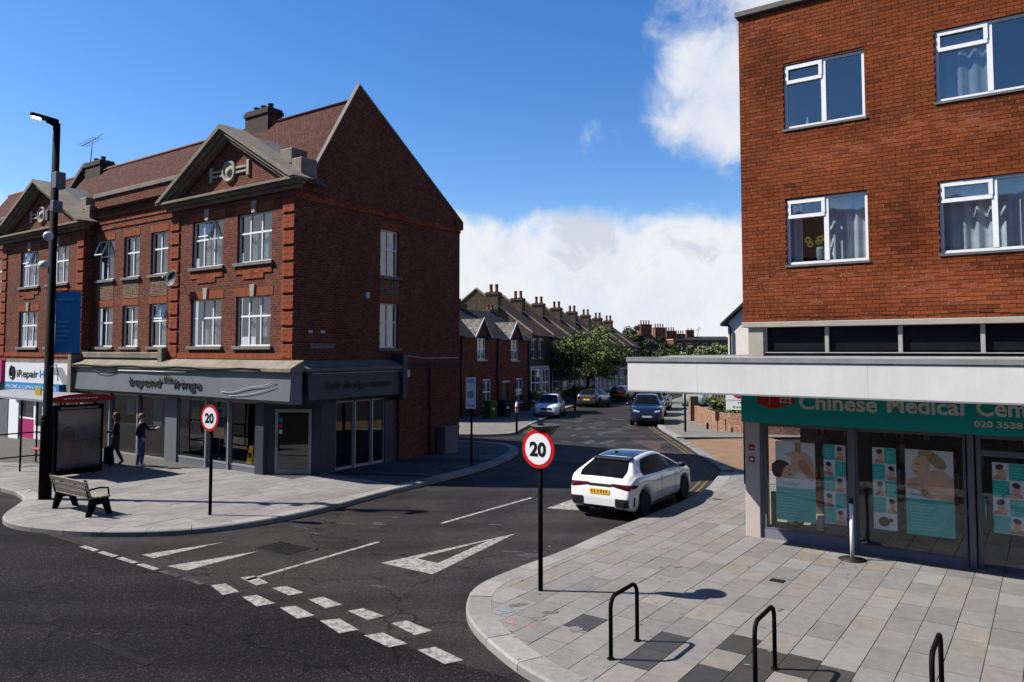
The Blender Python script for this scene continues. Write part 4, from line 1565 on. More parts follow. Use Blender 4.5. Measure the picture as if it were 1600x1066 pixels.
MB().box(-.4, .4, -.2, .2, 0, .92).build('housing', 'lead', t, bevel=.015)
MB().box(-.44, .44, -.24, .24, .921, .99).build('lid', 'lead', t, bevel=.015)
MB().box(-.36, .36, -.212, -.2, .06, .86).build('door_panel', 'dish_grey', t)
# ------------------------------------------------------------------ brick block with the medical shop under a white canopy
mat('brick_piece', (0.285, 0.074, 0.027), 0.82, var=0.22, scale=14, bump=0.35, bscale=60, tint=0.5, dirt=0.35, spec=0.06)
mat('mortar', (0.085, 0.032, 0.02), 0.95, var=0.3, scale=6, col2=(0.17, 0.085, 0.06))  # darkened to put the shade of the level joints into its colour
brick_mat('brick_right', (0.30, 0.085, 0.04), (0.22, 0.06, 0.03), (0.2, 0.1, 0.07), ms=0.01)
mat('render_white', (0.86, 0.85, 0.82), 0.75, var=0.05, scale=3.0, dirt=0.22, bump=0.05, streak=.12)
mat('canopy_felt', (0.33, 0.33, 0.33), 0.85, var=0.2, scale=2, dirt=0.4)
mat('flashing', (0.36, 0.36, 0.36), 0.55, 0.3, var=0.2, scale=3, dirt=0.3)
mat('cream_band', (0.50, 0.46, 0.38), 0.8, var=0.12, scale=2, dirt=0.35)
mat('clerestory_dark', (0.016, 0.017, 0.022), 0.18, var=0.3, scale=2, spec=0.5)
mat('grey_mullion', (0.50, 0.49, 0.46), 0.7, var=0.15, scale=4, dirt=0.35)
mat('teal', (0.014, 0.47, 0.46), 0.35, var=0.06, scale=1.5)
mat('teal_bright', (0.015, 0.68, 0.58), 0.55, var=0.06, scale=2)
mat('letter_grey', (0.85, 0.92, 0.90), 0.5, var=0.04)
mat('logo_red', (0.50, 0.035, 0.02), 0.45, var=0.1)
mat('pillar_pink', (0.66, 0.58, 0.52), 0.75, var=0.06, scale=2, dirt=0.15)
mat('frame_grey', (0.22, 0.22, 0.25), 0.4, 0.3, var=0.08)
mat('kick_plate', (0.24, 0.245, 0.30), 0.5, var=0.08)
mat('print_pale', (1.0, 1.05, 1.05), 0.6, var=0.1, scale=3)
mat('print_skin', (1.0, 0.62, 0.40), 0.6, var=0.18, scale=5)
mat('print_shade', (0.70, 0.36, 0.20), 0.6, var=0.2, scale=5)
mat('print_hair', (0.10, 0.055, 0.03), 0.6, var=0.3, scale=8)
mat('print_blond', (0.55, 0.42, 0.2), 0.6, var=0.3, scale=10)
mat('print_black', (0.02, 0.02, 0.025), 0.6, var=0.2)
mat('print_text', (0.5, 1.0, 0.95), 0.6, var=0.05)
mat('net_curtain', (1.5, 1.57, 1.55), 0.9, var=0.16, scale=4)
mat('gold', (0.55, 0.30, 0.07), 0.3, 0.5, var=0.2)
mat('shop_brown', (0.10, 0.075, 0.062), 0.8, var=0.3, scale=1.3)
mat('vase', (0.50, 0.62, 0.58), 0.3, var=0.05)
mat('petal_yellow', (0.70, 0.52, 0.04), 0.7, var=0.2, scale=20)
mat('petal_dark', (0.06, 0.04, 0.015), 0.8)
mat('stem', (0.06, 0.12, 0.03), 0.7)
mat('galv', (0.5, 0.51, 0.52), 0.35, 0.4, var=0.08)
glass_mat('glass_blue', (0.60, 0.66, 0.70), 0.16)
glass_mat('glass_med', (0.96, 0.96, 0.955), 0.03)

RX, RYy = 5.0525, 15.435
rb = thing('medical_shop_building', 'orange-red brick block with white windows above a long white canopy', 'building', (RX, RYy, 0), ANG)
bpy.context.view_layer.update()
XL = -0.33
XR = 9.0
BZ0, BZ1 = 4.47, 10.9
WW = [(0.58, 2.09, 5.6, 6.93, .5), (0.58, 2.09, 8.36, 9.68, .5), (3.28, 5.0, 5.63, 6.94, .49), (3.28, 5.0, 8.4, 9.72, .49), (6.3, 7.8, 5.6, 6.93, .5), (6.3, 7.8, 8.36, 9.68, .5)]
wb = MB()
XM = 5.25       # bricks are laid one by one up to here
hol = [w[:4] for w in WW]
wall_holes(wb, XL + .004, XR, BZ0, BZ1, hol, 0.012)
wb.face([(XL + .004, .012, BZ0), (XL + .004, 7, BZ0), (XL + .004, 7, BZ1), (XL + .004, .012, BZ1)])
wb.face([(XL, .012, BZ1), (XR, .012, BZ1), (XR, 7, BZ1), (XL, 7, BZ1)])
wb.build('wall', 'mortar', rb)
wr2 = MB()
wall_holes(wr2, XM, XR, BZ0, BZ1, [h for h in hol if h[0] > XM], 0.0)
wr2.build('wall_face', 'brick_right', rb)
wr3 = MB()
wr3.face([(XL, .045, BZ0), (XL, 7, BZ0), (XL, 7, BZ1), (XL, .045, BZ1)])
wr3.build('side_wall', 'brick_right', rb)
rb_ = random.Random(21)
bricks = []
row = 0
z = BZ0 + .004
while z + .066 <= BZ1:
    x = XL - (0.1125 if row % 2 else 0)
    while x < XM:
        a, b = max(x, XL), min(x + .2165, XM)
        x += .225
        segs = [(a, b)]
        for h in hol:
            if h[2] - .055 < z < h[3] - .005 + .0:
                ns = []
                for p, q in segs:
                    if q <= h[0] or p >= h[1]:
                        ns.append((p, q))
                    else:
                        if p < h[0] - .02:
                            ns.append((p, h[0]))
                        if q > h[1] + .02:
                            ns.append((h[1], q))
                segs = ns
        for p, q in segs:
            if q - p > .03:
                bricks.append((p, q, z))
    z += .075
    row += 1
camloc = rb.matrix_world.inverted() @ Vector((0, 0, 3.9))
# pale salts have washed down in patches below the windows


def bloom(x, z_):
    v = 0.0
    for cx, cz, rx, rz_ in ((1.0, 5.1, 1.5, .45), (1.1, 7.6, 1.2, .45), (3.6, 7.9, 1.6, .4), (3.6, 5.0, 1.4, .4)):
        v = max(v, 1 - ((x - cx) / rx) ** 2 - ((z_ - cz) / rz_) ** 2)
    return max(0, v)


vis = [b for b in bricks if b[1] < 4.62]
vis.sort(key=lambda b: (Vector(((b[0] + b[1]) / 2, 0, b[2])) - camloc).length)
chosen = set(vis[:300])
cache = {}
rest = MB()
for b in bricks:
    p, q, z = b
    tn = rb_.gauss(.42, .125) - .10 * (math.sin(p * 1.3 + z * .7) * math.sin(z * 2.1 + 1.0))
    bl = bloom((p + q) / 2, z)
    dk = max(0, max(1 - ((p - cx) / rx) ** 2 - ((z - cz) / rz_) ** 2 for cx, cz, rx, rz_ in ((2.0, 8.1, .7, .35), (4.3, 8.15, .9, .3), (4.2, 5.3, .9, .3), (2.6, 6.2, .4, .9), (.1, 9.6, .5, 1.0))))
    tn = min(1, max(0, tn + bl * .25 - dk * .28))
    yo = rb_.uniform(-.003, .002)
    if b in chosen:
        key = (round(q - p, 3), round(tn * 6))
        if key not in cache:
            o = MB().box(0, q - p, 0, .05, 0, .0655, t=round(tn * 6) / 6).build('brick', 'brick_piece', rb)
            cache[key] = o.data
        else:
            o = link('brick', cache[key], rb)
        o.location = (p, yo, z)
    else:
        zt = z + .0655
        A = [(p, yo, z), (q, yo, z), (q, yo, zt), (p, yo, zt)]
        B = [(v[0], .04, v[2]) for v in A]
        rest.face(A, t=tn)
        for i in range(4):
            j = (i + 1) % 4
            rest.face([A[i], B[i], B[j], A[j]], t=tn)
rest.build('brick', 'brick_piece', rb, kind='stuff', normals=False)
# flecks of pale mortar in the upright joints, thickest below the windows
fl = MB()
for p, q, z in bricks:
    bl = bloom(q, z)
    if q < XM - .1 and rb_.random() < (.15 if bl < .05 else .75):
        if any(h[0] - .02 < q < h[1] and h[2] < z + .03 < h[3] for h in hol):
            continue
        fl.box(q + .0005, q + .008, -.0005, .02, z + .004, z + .060)
for p, q, z in bricks:
    bl = bloom(p, z)
    if bl > .3 and rb_.random() < .24 * bl and not any(h[0] - .25 < p < h[1] and h[2] - .08 < z < h[3] for h in hol):
        fl.box(p, q + .008, -.0004, .02, z + .0665, z + .0735)
mat('salt', (0.40, 0.25, 0.185), 0.95, var=0.2, scale=10)
fl.build('pale_joint', 'salt', rb, kind='stuff', normals=False)
# stepped crack under the lower left window and along the foot of the wall
ck = MB()
px, pz = .58, 5.56
for k in range(9):
    ck.box(px - .12, px, -.004, .01, pz - .004, pz + .004)
    ck.box(px - .123, px - .117, -.004, .01, pz - .075, pz + .004)
    px -= .12
    pz -= .075 if k % 2 else .075
    if pz < 4.95 or px < XL + .2:
        break
ck.build('crack', 'print_black', rb)
ck = MB()
for k in range(26):
    x = .1 + k * .22
    ck.box(x, x + .223, -.004, .01, 4.55 + .03 * math.sin(k * .9) - .003, 4.55 + .03 * math.sin(k * .9) + .005)
ck.build('crack', 'print_black', rb)
cp = MB().box(XL - .06, XR, -.07, 7, BZ1 + .001, BZ1 + .12)
cp.build('parapet_coping', 'concrete_path', rb, bevel=.01)
# windows
for i, (a, b, c, d, sp_) in enumerate(WW):
    w = MB()
    y0, y1 = .05, .11
    f_ = .055
    m_ = a + (b - a) * sp_
    for bx in ((a, b, y0, y1, c, c + f_), (a, b, y0, y1, d - f_, d), (a, a + f_, y0 + .001, y1 - .001, c + f_, d - f_), (b - f_, b, y0 + .001, y1 - .001, c + f_, d - f_), (m_ - f_ * .8, m_ + f_ * .8, y0 - .006, y1 - .002, c + f_, d - f_)):
        w.box(*bx)
    zt = d - (d - c) * .27
    for bx in ((a + .03, m_ - .03, y0 - .02, y1 - .004, zt - .035, zt + .035), (a + .02, m_ - .02, y0 - .024, y0 - .001, d - .10, d - .02), (a + .02, a + .085, y0 - .022, y0 - .001, zt + .035, d - .10), (m_ - .085, m_ - .02, y0 - .022, y0 - .001, zt + .035, d - .10)):
        w.box(*bx)
    w = w.build('window', 'upvc', rb)
    for pa, pb, pc, pd in ((a, m_, c, zt), (a, m_, zt, d), (m_, b, c, d)):
        q_ = MB()
        q_.face([(pa, .085, pc), (pb, .085, pc), (pb, .085, pd), (pa, .085, pd)])
        q_.build('pane', 'glass_blue', w)
    MB().box(a - .03, b + .03, -.025, .05, c - .045, c - .002).build('sill', 'lead', w)
    if i in (1, 3):
        fq = MB()
        fq.face([(a, .9, c - .3), (b, .9, c - .3), (b, .9, d), (a, .9, d)])
        fq.build('room', 'room_dark', w)
        if i == 3:
            cu_ = MB()
            n = 14
            cu_.grid([[(a + (m_ - a) * k / n, .2 + .03 * math.sin(k * 1.7), zz_) for k in range(n + 1)] for zz_ in (c, d)])
            cu_.build('curtain', 'curtain', w)
    else:
        spans = [(a, b)] if i == 2 else [(a, a + .25), (m_ - .05, b)]
        for sa, sb in spans:
            cu_ = MB()
            n = max(8, int((sb - sa) * 20))
            cu_.grid([[(sa + (sb - sa) * k / n, .25 + .035 * math.sin(k * 1.5) + .015 * math.sin(k * 3.3), zz_) for k in range(n + 1)] for zz_ in (c, d)])
            cu_.build('curtain', 'net_curtain', w)
        fq = MB()
        fq.face([(a, .9, c - .3), (b, .9, c - .3), (b, .9, d), (a, .9, d)])
        fq.build('room', 'room_dark', w)
# band, clerestory strip and canopy
MB().box(XL - .02, XR, -.035, .3, 4.36, 4.468).build('concrete_band', 'cream_band', rb, bevel=.008)
MB().box(XL + .1, XL + .40, .02, .5, 3.78, 4.359).build('corner_pier', 'cream_band', rb)
cl = MB()
cl.box(.08, XR, .16, .2, 3.80, 4.36)
cl.build('clerestory_backing', 'clerestory_dark', rb)
for x in (.09, 1.29, 2.58, 3.88, 5.18, 6.48):
    MB().box(x - .035, x + .035, .06, .158, 3.86, 4.358).build('mullion', 'grey_mullion', rb)
for a, b in zip((.125, 1.325, 2.615, 3.915, 5.215), (1.255, 2.545, 3.845, 5.145, 6.445)):
    MB().box(a, b, .13, .157, 3.90, 4.35).build('clerestory_pane', 'clerestory_dark', rb)
MB().box(.08, XR, .04, .158, 3.84, 3.858).build('clerestory_sill', 'grey_mullion', rb)
CD = -1.8
CL0 = -2.08
c_ = MB()
c_.prism([(CL0, CD, 3.07), (XR, CD, 3.07), (XR, .3, 3.07), (XL, .3, 3.07), (XL, 5.0, 3.07), (CL0, 5.0, 3.07)], (0, 0, .60))
canopy = c_.build('canopy', 'render_white', rb, bevel=.02)
for x in (-.62, 2.35, 6.2):
    MB().box(x - .002, x + .002, CD - .0008, CD + .01, 3.10, 3.66).build('canopy_joint', 'grey_mullion', canopy)
MB().box(CL0, XR, CD - .004, CD + .01, 3.071, 3.10).build('drip_edge', 'flashing', canopy)
cf = MB()
cf.prism([(CL0 - .02, CD - .02, 3.672), (XR, CD - .02, 3.672), (XR, CD + .1, 3.672), (CL0 + .1, CD + .1, 3.672), (CL0 + .1, 5.0, 3.672), (CL0 - .02, 5.0, 3.672)], (0, 0, .085))
cf.build('canopy_edge', 'flashing', canopy)
ct = MB()
ct.face([(CL0 + .1, CD + .1, 3.70), (XR, CD + .1, 3.70), (XR, .16, 3.80), (XL, .16, 3.80), (CL0 + .1, .16, 3.78)])
ct.face([(CL0 + .1, .16, 3.78), (XL, .16, 3.80), (XL, 5.0, 3.80), (CL0 + .1, 5.0, 3.70)])
ct.build('canopy_roof', 'canopy_felt', canopy)
# body of the ground floor, teal fascia
MB().box(XL, XL + .30, -.02, .6, 0.02, 3.07).build('pillar', 'pillar_pink', rb, bevel=.01)
MB().box(XL + .30, XL + .36, .02, .12, .02, 2.46).build('frame_post', 'frame_grey', rb)
fa = MB().box(XL - .02, XR, -.14, .2, 2.44, 3.069)
fasc = fa.build('shop_fascia', 'teal', rb)
letters('Chinese', 0.80, 2.20, 2.755, -.145, .40, 'letter_grey', fasc, .012, .010)
letters('Medical', 2.36, 3.58, 2.765, -.145, .40, 'letter_grey', fasc, .012, .010)
letters('Centre', 3.76, 4.86, 2.775, -.145, .40, 'letter_grey', fasc, .012, .010)
lettering('020 3538', 3.72, 4.42, 2.575, -.143, .15, 'letter_grey', fasc, .004, .004)
lg = MB()
n = 12
top_, bot_ = [], []
for k in range(n + 1):
    x = -.02 + .74 * k / n
    bot_.append((x, -.146, 2.79 - .05 * math.sin(k / n * 5.2 - .6)))
    top_.append((x, -.146, 3.06))
lg.grid([bot_, top_], sm=False)
lg.build('red_flag_logo', 'logo_red', fasc)
lg = MB()
for k in range(3):
    lg.box(.44 + .09 * k, .455 + .09 * k, -.15, -.146, 2.84, 3.04)
    lg.box(.42, .66, -.151, -.147, 2.86 + .07 * k, 2.875 + .07 * k)
lg.box(.22, .228, -.15, -.146, 2.8, 3.05)
lg.build('logo_character', 'letter_grey', fasc)
# shopfront glazing
SEG = [(.04, 1.66, 0.34), (1.76, 3.56, .26), (3.72, 4.9, .12), (5.0, 6.6, .26)]
for k, (a, b, z0) in enumerate(SEG):
    nm = 'door' if k == 2 else 'shop_window'
    w = MB()
    e = .07 if k == 2 else .04
    for bx in ((a, b, .03, .09, z0 - e, z0), (a, b, .03, .09, 2.36, 2.44), (a, a + e, .031, .089, z0, 2.36), (b - e, b, .031, .089, z0, 2.36)):
        w.box(*bx)
    if k == 2:
        w.box(a + e, b - e, .032, .088, 2.06, 2.16)
    w = w.build(nm, 'frame_grey', rb)
    q_ = MB()
    q_.face([(a, .06, z0), (b, .06, z0), (b, .06, 2.4), (a, .06, 2.4)])
    q_.build('pane', 'glass_med', w)
    MB().box(a, b, .02, .1, 0.03, z0 - e - .001).build('kick_plate', 'kick_plate', w)
    if k == 2:
        MB().tube([(a + .13, -.03, .95), (a + .13, -.03, 1.35)], .015, 6).build('handle', 'galv', w)
for x in (1.71, 3.64, 4.95):
    MB().box(x - .05, x + .05, -.01, .12, .03, 2.44).build('mullion', 'frame_grey', rb)
it = MB()
it.box(XL + .3, 6.6, 3.0, 3.1, 0, 3)
it.box(1.55, 1.62, .9, 3.0, 0, 3)
it.build('shop_back_wall', 'shop_brown', rb)
it = MB()
it.face([(XL + .3, .1, .1), (6.6, .1, .1), (6.6, 3, .1), (XL + .3, 3, .1)])
it.build('shop_floor', 'room_floor', rb)
it = MB()
it.face([(XL + .3, .1, 2.6), (6.6, .1, 2.6), (6.6, 3, 2.6), (XL + .3, 3, 2.6)])
it.build('shop_ceiling', 'curtain_warm', rb)
# shelves of stock at the back of the shop
mat('stock_red', (0.30, 0.05, 0.04), 0.6)
mat('stock_gold', (0.40, 0.26, 0.08), 0.6)
mat('stock_white', (0.6, 0.58, 0.52), 0.6)
rs = random.Random(2)
for x0 in (.35, 1.75, 3.0, 4.3):
    for z_ in (.5, 1.0, 1.5, 2.0):
        sh_ = MB().box(x0, x0 + 1.1, 2.6, 2.98, z_ - .03, z_).build('shop_shelf', 'shop_brown', rb)
        x = x0 + .04
        while x < x0 + 1.0:
            w_ = rs.uniform(.05, .14)
            MB().box(x, x + w_, 2.65, 2.85, z_ + .001, z_ + rs.uniform(.12, .38)).build('stock_box', rs.choice(('stock_red', 'stock_gold', 'stock_white', 'print_black')), sh_)
            x += w_ + rs.uniform(.01, .08)
# posters behind the glass: boards with printed shapes


def ell(mb, cx, cz, rx, rz_, y, ang=0.0, n=20, mi=0, clip=None):
    P = []
    for i in range(n):
        a = 2 * math.pi * i / n
        u, v = rx * math.cos(a), rz_ * math.sin(a)
        x, z_ = cx + u * math.cos(ang) - v * math.sin(ang), cz + u * math.sin(ang) + v * math.cos(ang)
        if clip:
            x = min(max(x, clip[0]), clip[1])
            z_ = min(max(z_, clip[2]), clip[3])
        P.append((x, y, z_))
    mb.face(P, mi)


def poster(a, b, z0, z1, style):
    p = MB().box(a, b, .075, .082, z0, z1).build('poster', 'print_pale', rb)
    W, H_ = b - a, z1 - z0
    c = (a, b, z0, z1)
    y = .0715
    if style in ('massage', 'needle'):
        k = MB()
        k.box(a, b, .072, .0745, z0, z0 + H_ * .42)
        k.build('poster_block', 'teal_bright', p)
        tx = MB()
        for i in range(9):
            zz_ = z0 + H_ * (.36 - i * .037)
            tx.box(a + W * .1, a + W * (.1 + .3 + .3 * ((i * 37 % 10) / 10)), .0705, .0718, zz_, zz_ + .008)
        tx.build('poster_text', 'print_text', p)
        lettering('Massage' if style == 'massage' else 'Acupuncture', a + W * .1, a + W * (.62 if style == 'massage' else .7), z0 + H_ * .455, .0715, .11, 'teal_bright', p, .001)
        def B_(nm, m_, pts, dy):
            """soft closed shape through points given in poster units (x 0-1, height from the top 0-1)"""
            c_ = smooth_line([(a + W * u, z1 - H_ * v) for u, v in pts + pts[:1]], 4)[:-1]
            g_ = MB()
            g_.face([(min(max(x, a - .10), b), y - dy, min(max(z_, z0), z1)) for x, z_ in c_])
            g_.build(nm, m_, p)
        if style == 'massage':
            B_('poster_figure', 'print_skin', [(.42, .16), (.62, .10), (.86, .16), (.98, .30), (1.0, .44), (.88, .47), (.72, .40), (.55, .36), (.40, .26)], 0)
            B_('poster_figure', 'print_shade', [(.56, .24), (.74, .22), (.92, .36), (.98, .44), (.84, .42), (.68, .36)], .0004)
            B_('poster_figure', 'print_skin', [(.14, .33), (.30, .28), (.46, .30), (.54, .37), (.48, .43), (.30, .46), (.14, .44)], .0008)
            B_('poster_hair', 'print_hair', [(-.10, .30), (.06, .24), (.24, .25), (.34, .29), (.22, .33), (.17, .40), (.12, .46), (-.04, .45), (-.10, .38)], .0012)
            for u, v, k in ((.36, .355, .05), (.36, .415, .06)):
                B_('poster_shadow', 'print_hair', [(u - k, v), (u, v - .006), (u + k, v), (u, v + .006)], .0014)
            for i in range(4):
                B_('poster_hand', 'print_skin', [(.24 + .05 * i, .155 + .012 * i), (.44, .125 + .02 * i), (.60, .12 + .02 * i), (.60, .137 + .02 * i), (.44, .145 + .02 * i), (.25 + .05 * i, .172 + .012 * i)], .0016 + i * .0002)
            B_('poster_hand', 'print_shade', [(.50, .0), (.64, .0), (.64, .14), (.52, .14)], .0015)
        else:
            B_('poster_figure', 'print_skin', [(0, .36), (.20, .33), (.40, .27), (.62, .25), (.86, .30), (1.0, .34), (1.0, .57), (.70, .57), (.45, .56), (.30, .48), (.12, .46), (0, .47)], 0)
            B_('poster_figure', 'print_shade', [(.0, .42), (.25, .40), (.42, .47), (.60, .56), (.42, .56), (.28, .48), (.1, .465)], .0004)
            B_('poster_figure', 'print_skin', [(.12, .22), (.24, .08), (.42, .05), (.52, .14), (.50, .26), (.36, .32), (.20, .30)], .0008)
            B_('poster_hair', 'print_blond', [(.28, .02), (.5, .0), (.72, .06), (.86, .16), (.80, .22), (.64, .20), (.52, .14), (.42, .07), (.30, .07)], .0012)
            for u, v, k in ((.26, .17, .05), (.22, .255, .045)):
                B_('poster_shadow', 'print_hair', [(u - k, v), (u, v - .006), (u + k, v), (u, v + .006)], .0014)
            for i in range(4):
                B_('poster_hand', 'print_skin', [(.50 + .03 * i, .25 + .013 * i), (.66, .225 + .016 * i), (.84, .25 + .02 * i), (1.0, .32 + .012 * i), (1.0, .335 + .012 * i), (.82, .265 + .02 * i), (.66, .24 + .016 * i), (.52 + .03 * i, .265 + .013 * i)], .0016 + i * .0002)
    else:
        n_ = style
        hh = H_ / n_
        for i in range(n_):
            zb_ = z1 - (i + 1) * hh
            left = (i + (0 if a < 2 else 1)) % 2 == 0
            xa_, xm, xe = (a, a + W * .52, b)
            ta, tb = (xa_, xm) if left else (xm, xe)
            pa, pb = (xm, xe) if left else (xa_, xm)
            if i == n_ - 1 and n_ == 5 and a > 2:
                s = MB()
                ell(s, a + W * .45, zb_ + hh * .5, W * .24, hh * .3, y, .4)
                ell(s, a + W * .72, zb_ + hh * .62, W * .12, hh * .12, y - .0004, .2)
                s.build('poster_figure', 'print_hair', p)
                continue
            MB().box(ta, tb, .072, .0745, zb_ + .012, zb_ + hh - .006).build('poster_block', 'teal_bright', p)
            tx = MB()
            for r in range(4):
                zz_ = zb_ + hh * (.72 - r * .15)
                tx.box(ta + .03, tb - .03 - .05 * (r % 2), .0705, .0718, zz_, zz_ + .007)
            tx.build('poster_text', 'print_text', p)
            pc = (pa, pb, zb_ + .012, zb_ + hh - .004)
            mx_ = (pa + pb) / 2 + .015 * (-1) ** (i * 2 + int(a))
            for nm, m_, cx, cz, rx, rz_, dy, an in (('poster_figure', 'print_shade', mx_, zb_ + hh * .10, W * .2, hh * .22, .0, 0), ('poster_figure', 'print_skin', mx_ + .01, zb_ + hh * .50, W * .11, hh * .25, .0004, .2 * (-1) ** i),
                                                      ('poster_hair', 'print_black' if i % 2 else 'print_hair', mx_, zb_ + hh * .76, W * .13, hh * .15, .0008, .3 * (-1) ** i), ('poster_hand', 'print_skin', mx_ + .06 * (-1) ** i, zb_ + hh * .24, W * .13, hh * .06, .0012, .6 * (-1) ** i)):
                s = MB()
                ell(s, cx, cz, rx, rz_, y - dy, an, clip=pc)
                s.build(nm, m_, p)


poster(.26, 1.02, .52, 2.07, 'massage')
poster(1.18, 1.58, .56, 2.07, 5)
poster(2.05, 2.45, .57, 2.08, 5)
poster(2.60, 3.37, .56, 2.09, 'needle')
poster(3.95, 4.42, .76, 1.96, 4)
for z_, s_ in ((1.86, 'square'), (1.62, 'flame')):
    b_ = MB().box(XL + .08, XL + .20, -.028, -.021, z_, z_ + .12).build('wall_sticker', 'logo_red', rb)
    MB().box(XL + .11, XL + .17, -.031, -.0285, z_ + .035, z_ + .06 if s_ == 'square' else z_ + .085).build('sticker_mark', 'sign_white', b_)


def at_right(x, y, z):
    return rb.matrix_world @ Vector((x, y, z))


# display inside the left window
t = thing('brass_incense_bowl', 'small brass bowl glinting at the foot of the massage poster', 'bowl', at_right(.55, .35, .34), ANG)
MB().lathe([(.05, 0), (.06, .02), (.13, .05), (.17, .10), (.16, .11), (.08, .09), (.03, .12), (.05, .15), (.03, .2), (0, .21)], n=18).build('bowl', 'gold', t)
MB().box(-.5, .9, -.2, .35, -.06, -.005).build('display_shelf', 'shop_brown', t)
for k, (x, z0, z1, m_) in enumerate(((1.02, .30, .62, 'paper_white'), (.92, .30, .50, 'curtain_warm'), (.12, .35, 1.0, 'print_hair'))):
    o = MB().box(x - .05, x + .05, .35, .42, z0, z1)
    o = o.build(('medicine_box', 'tea_carton', 'dark_ornament')[k], m_, None, bevel=.008)
    o.matrix_world = rb.matrix_world.copy()
    tag(o, ('tall white carton on the shelf under the massage poster', 'short beige carton beside the white carton in the shop window', 'dark carved ornament at the left edge of the shop window')[k], ('carton', 'carton', 'ornament')[k])
# vase of yellow flowers behind the lower left window
t = thing('flower_vase', 'pale vase of yellow flowers on the sill of the lower left window', 'vase', at_right(1.18, .20, 5.64), ANG)
MB().lathe([(.06, 0), (.075, .1), (.085, .25), (.07, .30), (.06, .30), (.05, .05)], n=16).build('pot', 'vase', t)
rv = random.Random(3)
for k in range(7):
    a, r = rv.random() * 6.28, rv.uniform(.03, .24)
    p = Vector((r * math.cos(a) - .06, .05 * math.sin(a), .40 + rv.uniform(-.04, .12)))
    MB().tube([(0, 0, .25), (p.x * .6, p.y, .34), tuple(p)], .006, 5).build('stem', 'stem', t)
    fl_ = MB()
    for i in range(9):
        an = 2 * math.pi * i / 9
        u = Vector((math.cos(an), 0, math.sin(an)))
        v = Vector((-u.z, 0, u.x))
        fl_.face([p + u * .015, p + u * .05 + v * .018 + Vector((0, -.01, 0)), p + u * .075, p + u * .05 - v * .018 + Vector((0, -.01, 0))])
    f_ = fl_.build('flower', 'petal_yellow', t)
    MB().lathe([(0, -.016), (.02, -.012), (.024, 0)], tuple(p), 10, axis='y').build('flower_centre', 'petal_dark', f_)
t = thing('small_cone_ornament', 'tiny pale cone standing inside the upper left window', 'ornament', at_right(.98, .22, 8.41), ANG)
MB().lathe([(.045, 0), (.04, .02), (.02, .12), (.004, .2)], n=12).build('cone', 'paper_white', t)
MB().box(-.05, .05, -.05, .05, -.02, 0).build('foot', 'paper_white', t)
# barrier post outside the shop
mat('post_white', (1.2, 1.2, 1.2), 0.35, var=0.03)
t = thing('barrier_post', 'short white metal barrier post on a round base before the teal shop', 'post', (6.15, 13.86, .12))
MB().tube([(0, 0, 0.01), (0, 0, 1.0)], .033, 14).build('pole', 'post_white', t)
MB().lathe([(.24, 0), (.24, .008), (.05, .02), (.035, .05)], n=24).build('base', 'iron', t)
MB().lathe([(.033, 0), (.042, .01), (.042, .07), (.02, .09), (0, .092)], (0, 0, 1.0), 14).build('cap', 'iron', t)
# ------------------------------------------------------------------ street furniture
mat('sign_red', (0.75, 0.012, 0.02), 0.4, var=0.05)
mat('sign_face', (1.05, 1.06, 1.06), 0.4, var=0.02)
mat('sign_black', (0.012, 0.012, 0.012), 0.4, var=0.05)
mat('sign_back', (0.10, 0.10, 0.105), 0.5, 0.3, var=0.1)
mat('post_black', (0.008, 0.008, 0.009), 0.75, var=0.2, scale=6, spec=0.04)
mat('bench_wood', (0.26, 0.225, 0.18), 0.75, var=0.3, scale=6, bump=0.2)
mat('bus_red', (0.42, 0.012, 0.015), 0.4, var=0.08)
mat('bus_roof', (0.33, 0.34, 0.35), 0.5, var=0.12, scale=2, dirt=0.3)
mat('banner_blue', (0.05, 0.31, 0.58), 0.7, var=0.08, scale=1.5)
mat('banner_text', (0.14, 0.45, 0.75), 0.7)
mat('lamp_glow', (1, 0.98, 0.92), 0.3, emit=(1.0, 0.96, 0.88, 7.0))
mat('bin_green', (0.05, 0.15, 0.02), 0.5, var=0.1)
mat('bin_dark', (0.02, 0.03, 0.022), 0.5, var=0.1)
mat('ad_dark', (0.022, 0.022, 0.032), 0.12, var=0.4, scale=2, spec=0.6)
mat('ad_plum', (0.05, 0.012, 0.02), 0.12, var=0.5, scale=4, spec=0.6)
mat('ad_skin', (0.07, 0.04, 0.032), 0.12, var=0.4, scale=5, spec=0.6)
mat('ad_blue', (0.035, 0.055, 0.16), 0.12, var=0.4, scale=3, spec=0.6)
mat('ad_grey', (0.075, 0.075, 0.09), 0.12, var=0.4, scale=3, spec=0.6)
mat('seat_red', (0.45, 0.06, 0.04), 0.4)
mat('plate_brown', (0.10, 0.025, 0.02), 0.6)
mat('sign_blue2', (0.02, 0.13, 0.50), 0.4, var=0.04)
glass_mat('glass_shelter', (0.85, 0.88, 0.88), 0.04)
PZ = 0.12
mat('plate_grey', (0.42, 0.42, 0.44), 0.5)


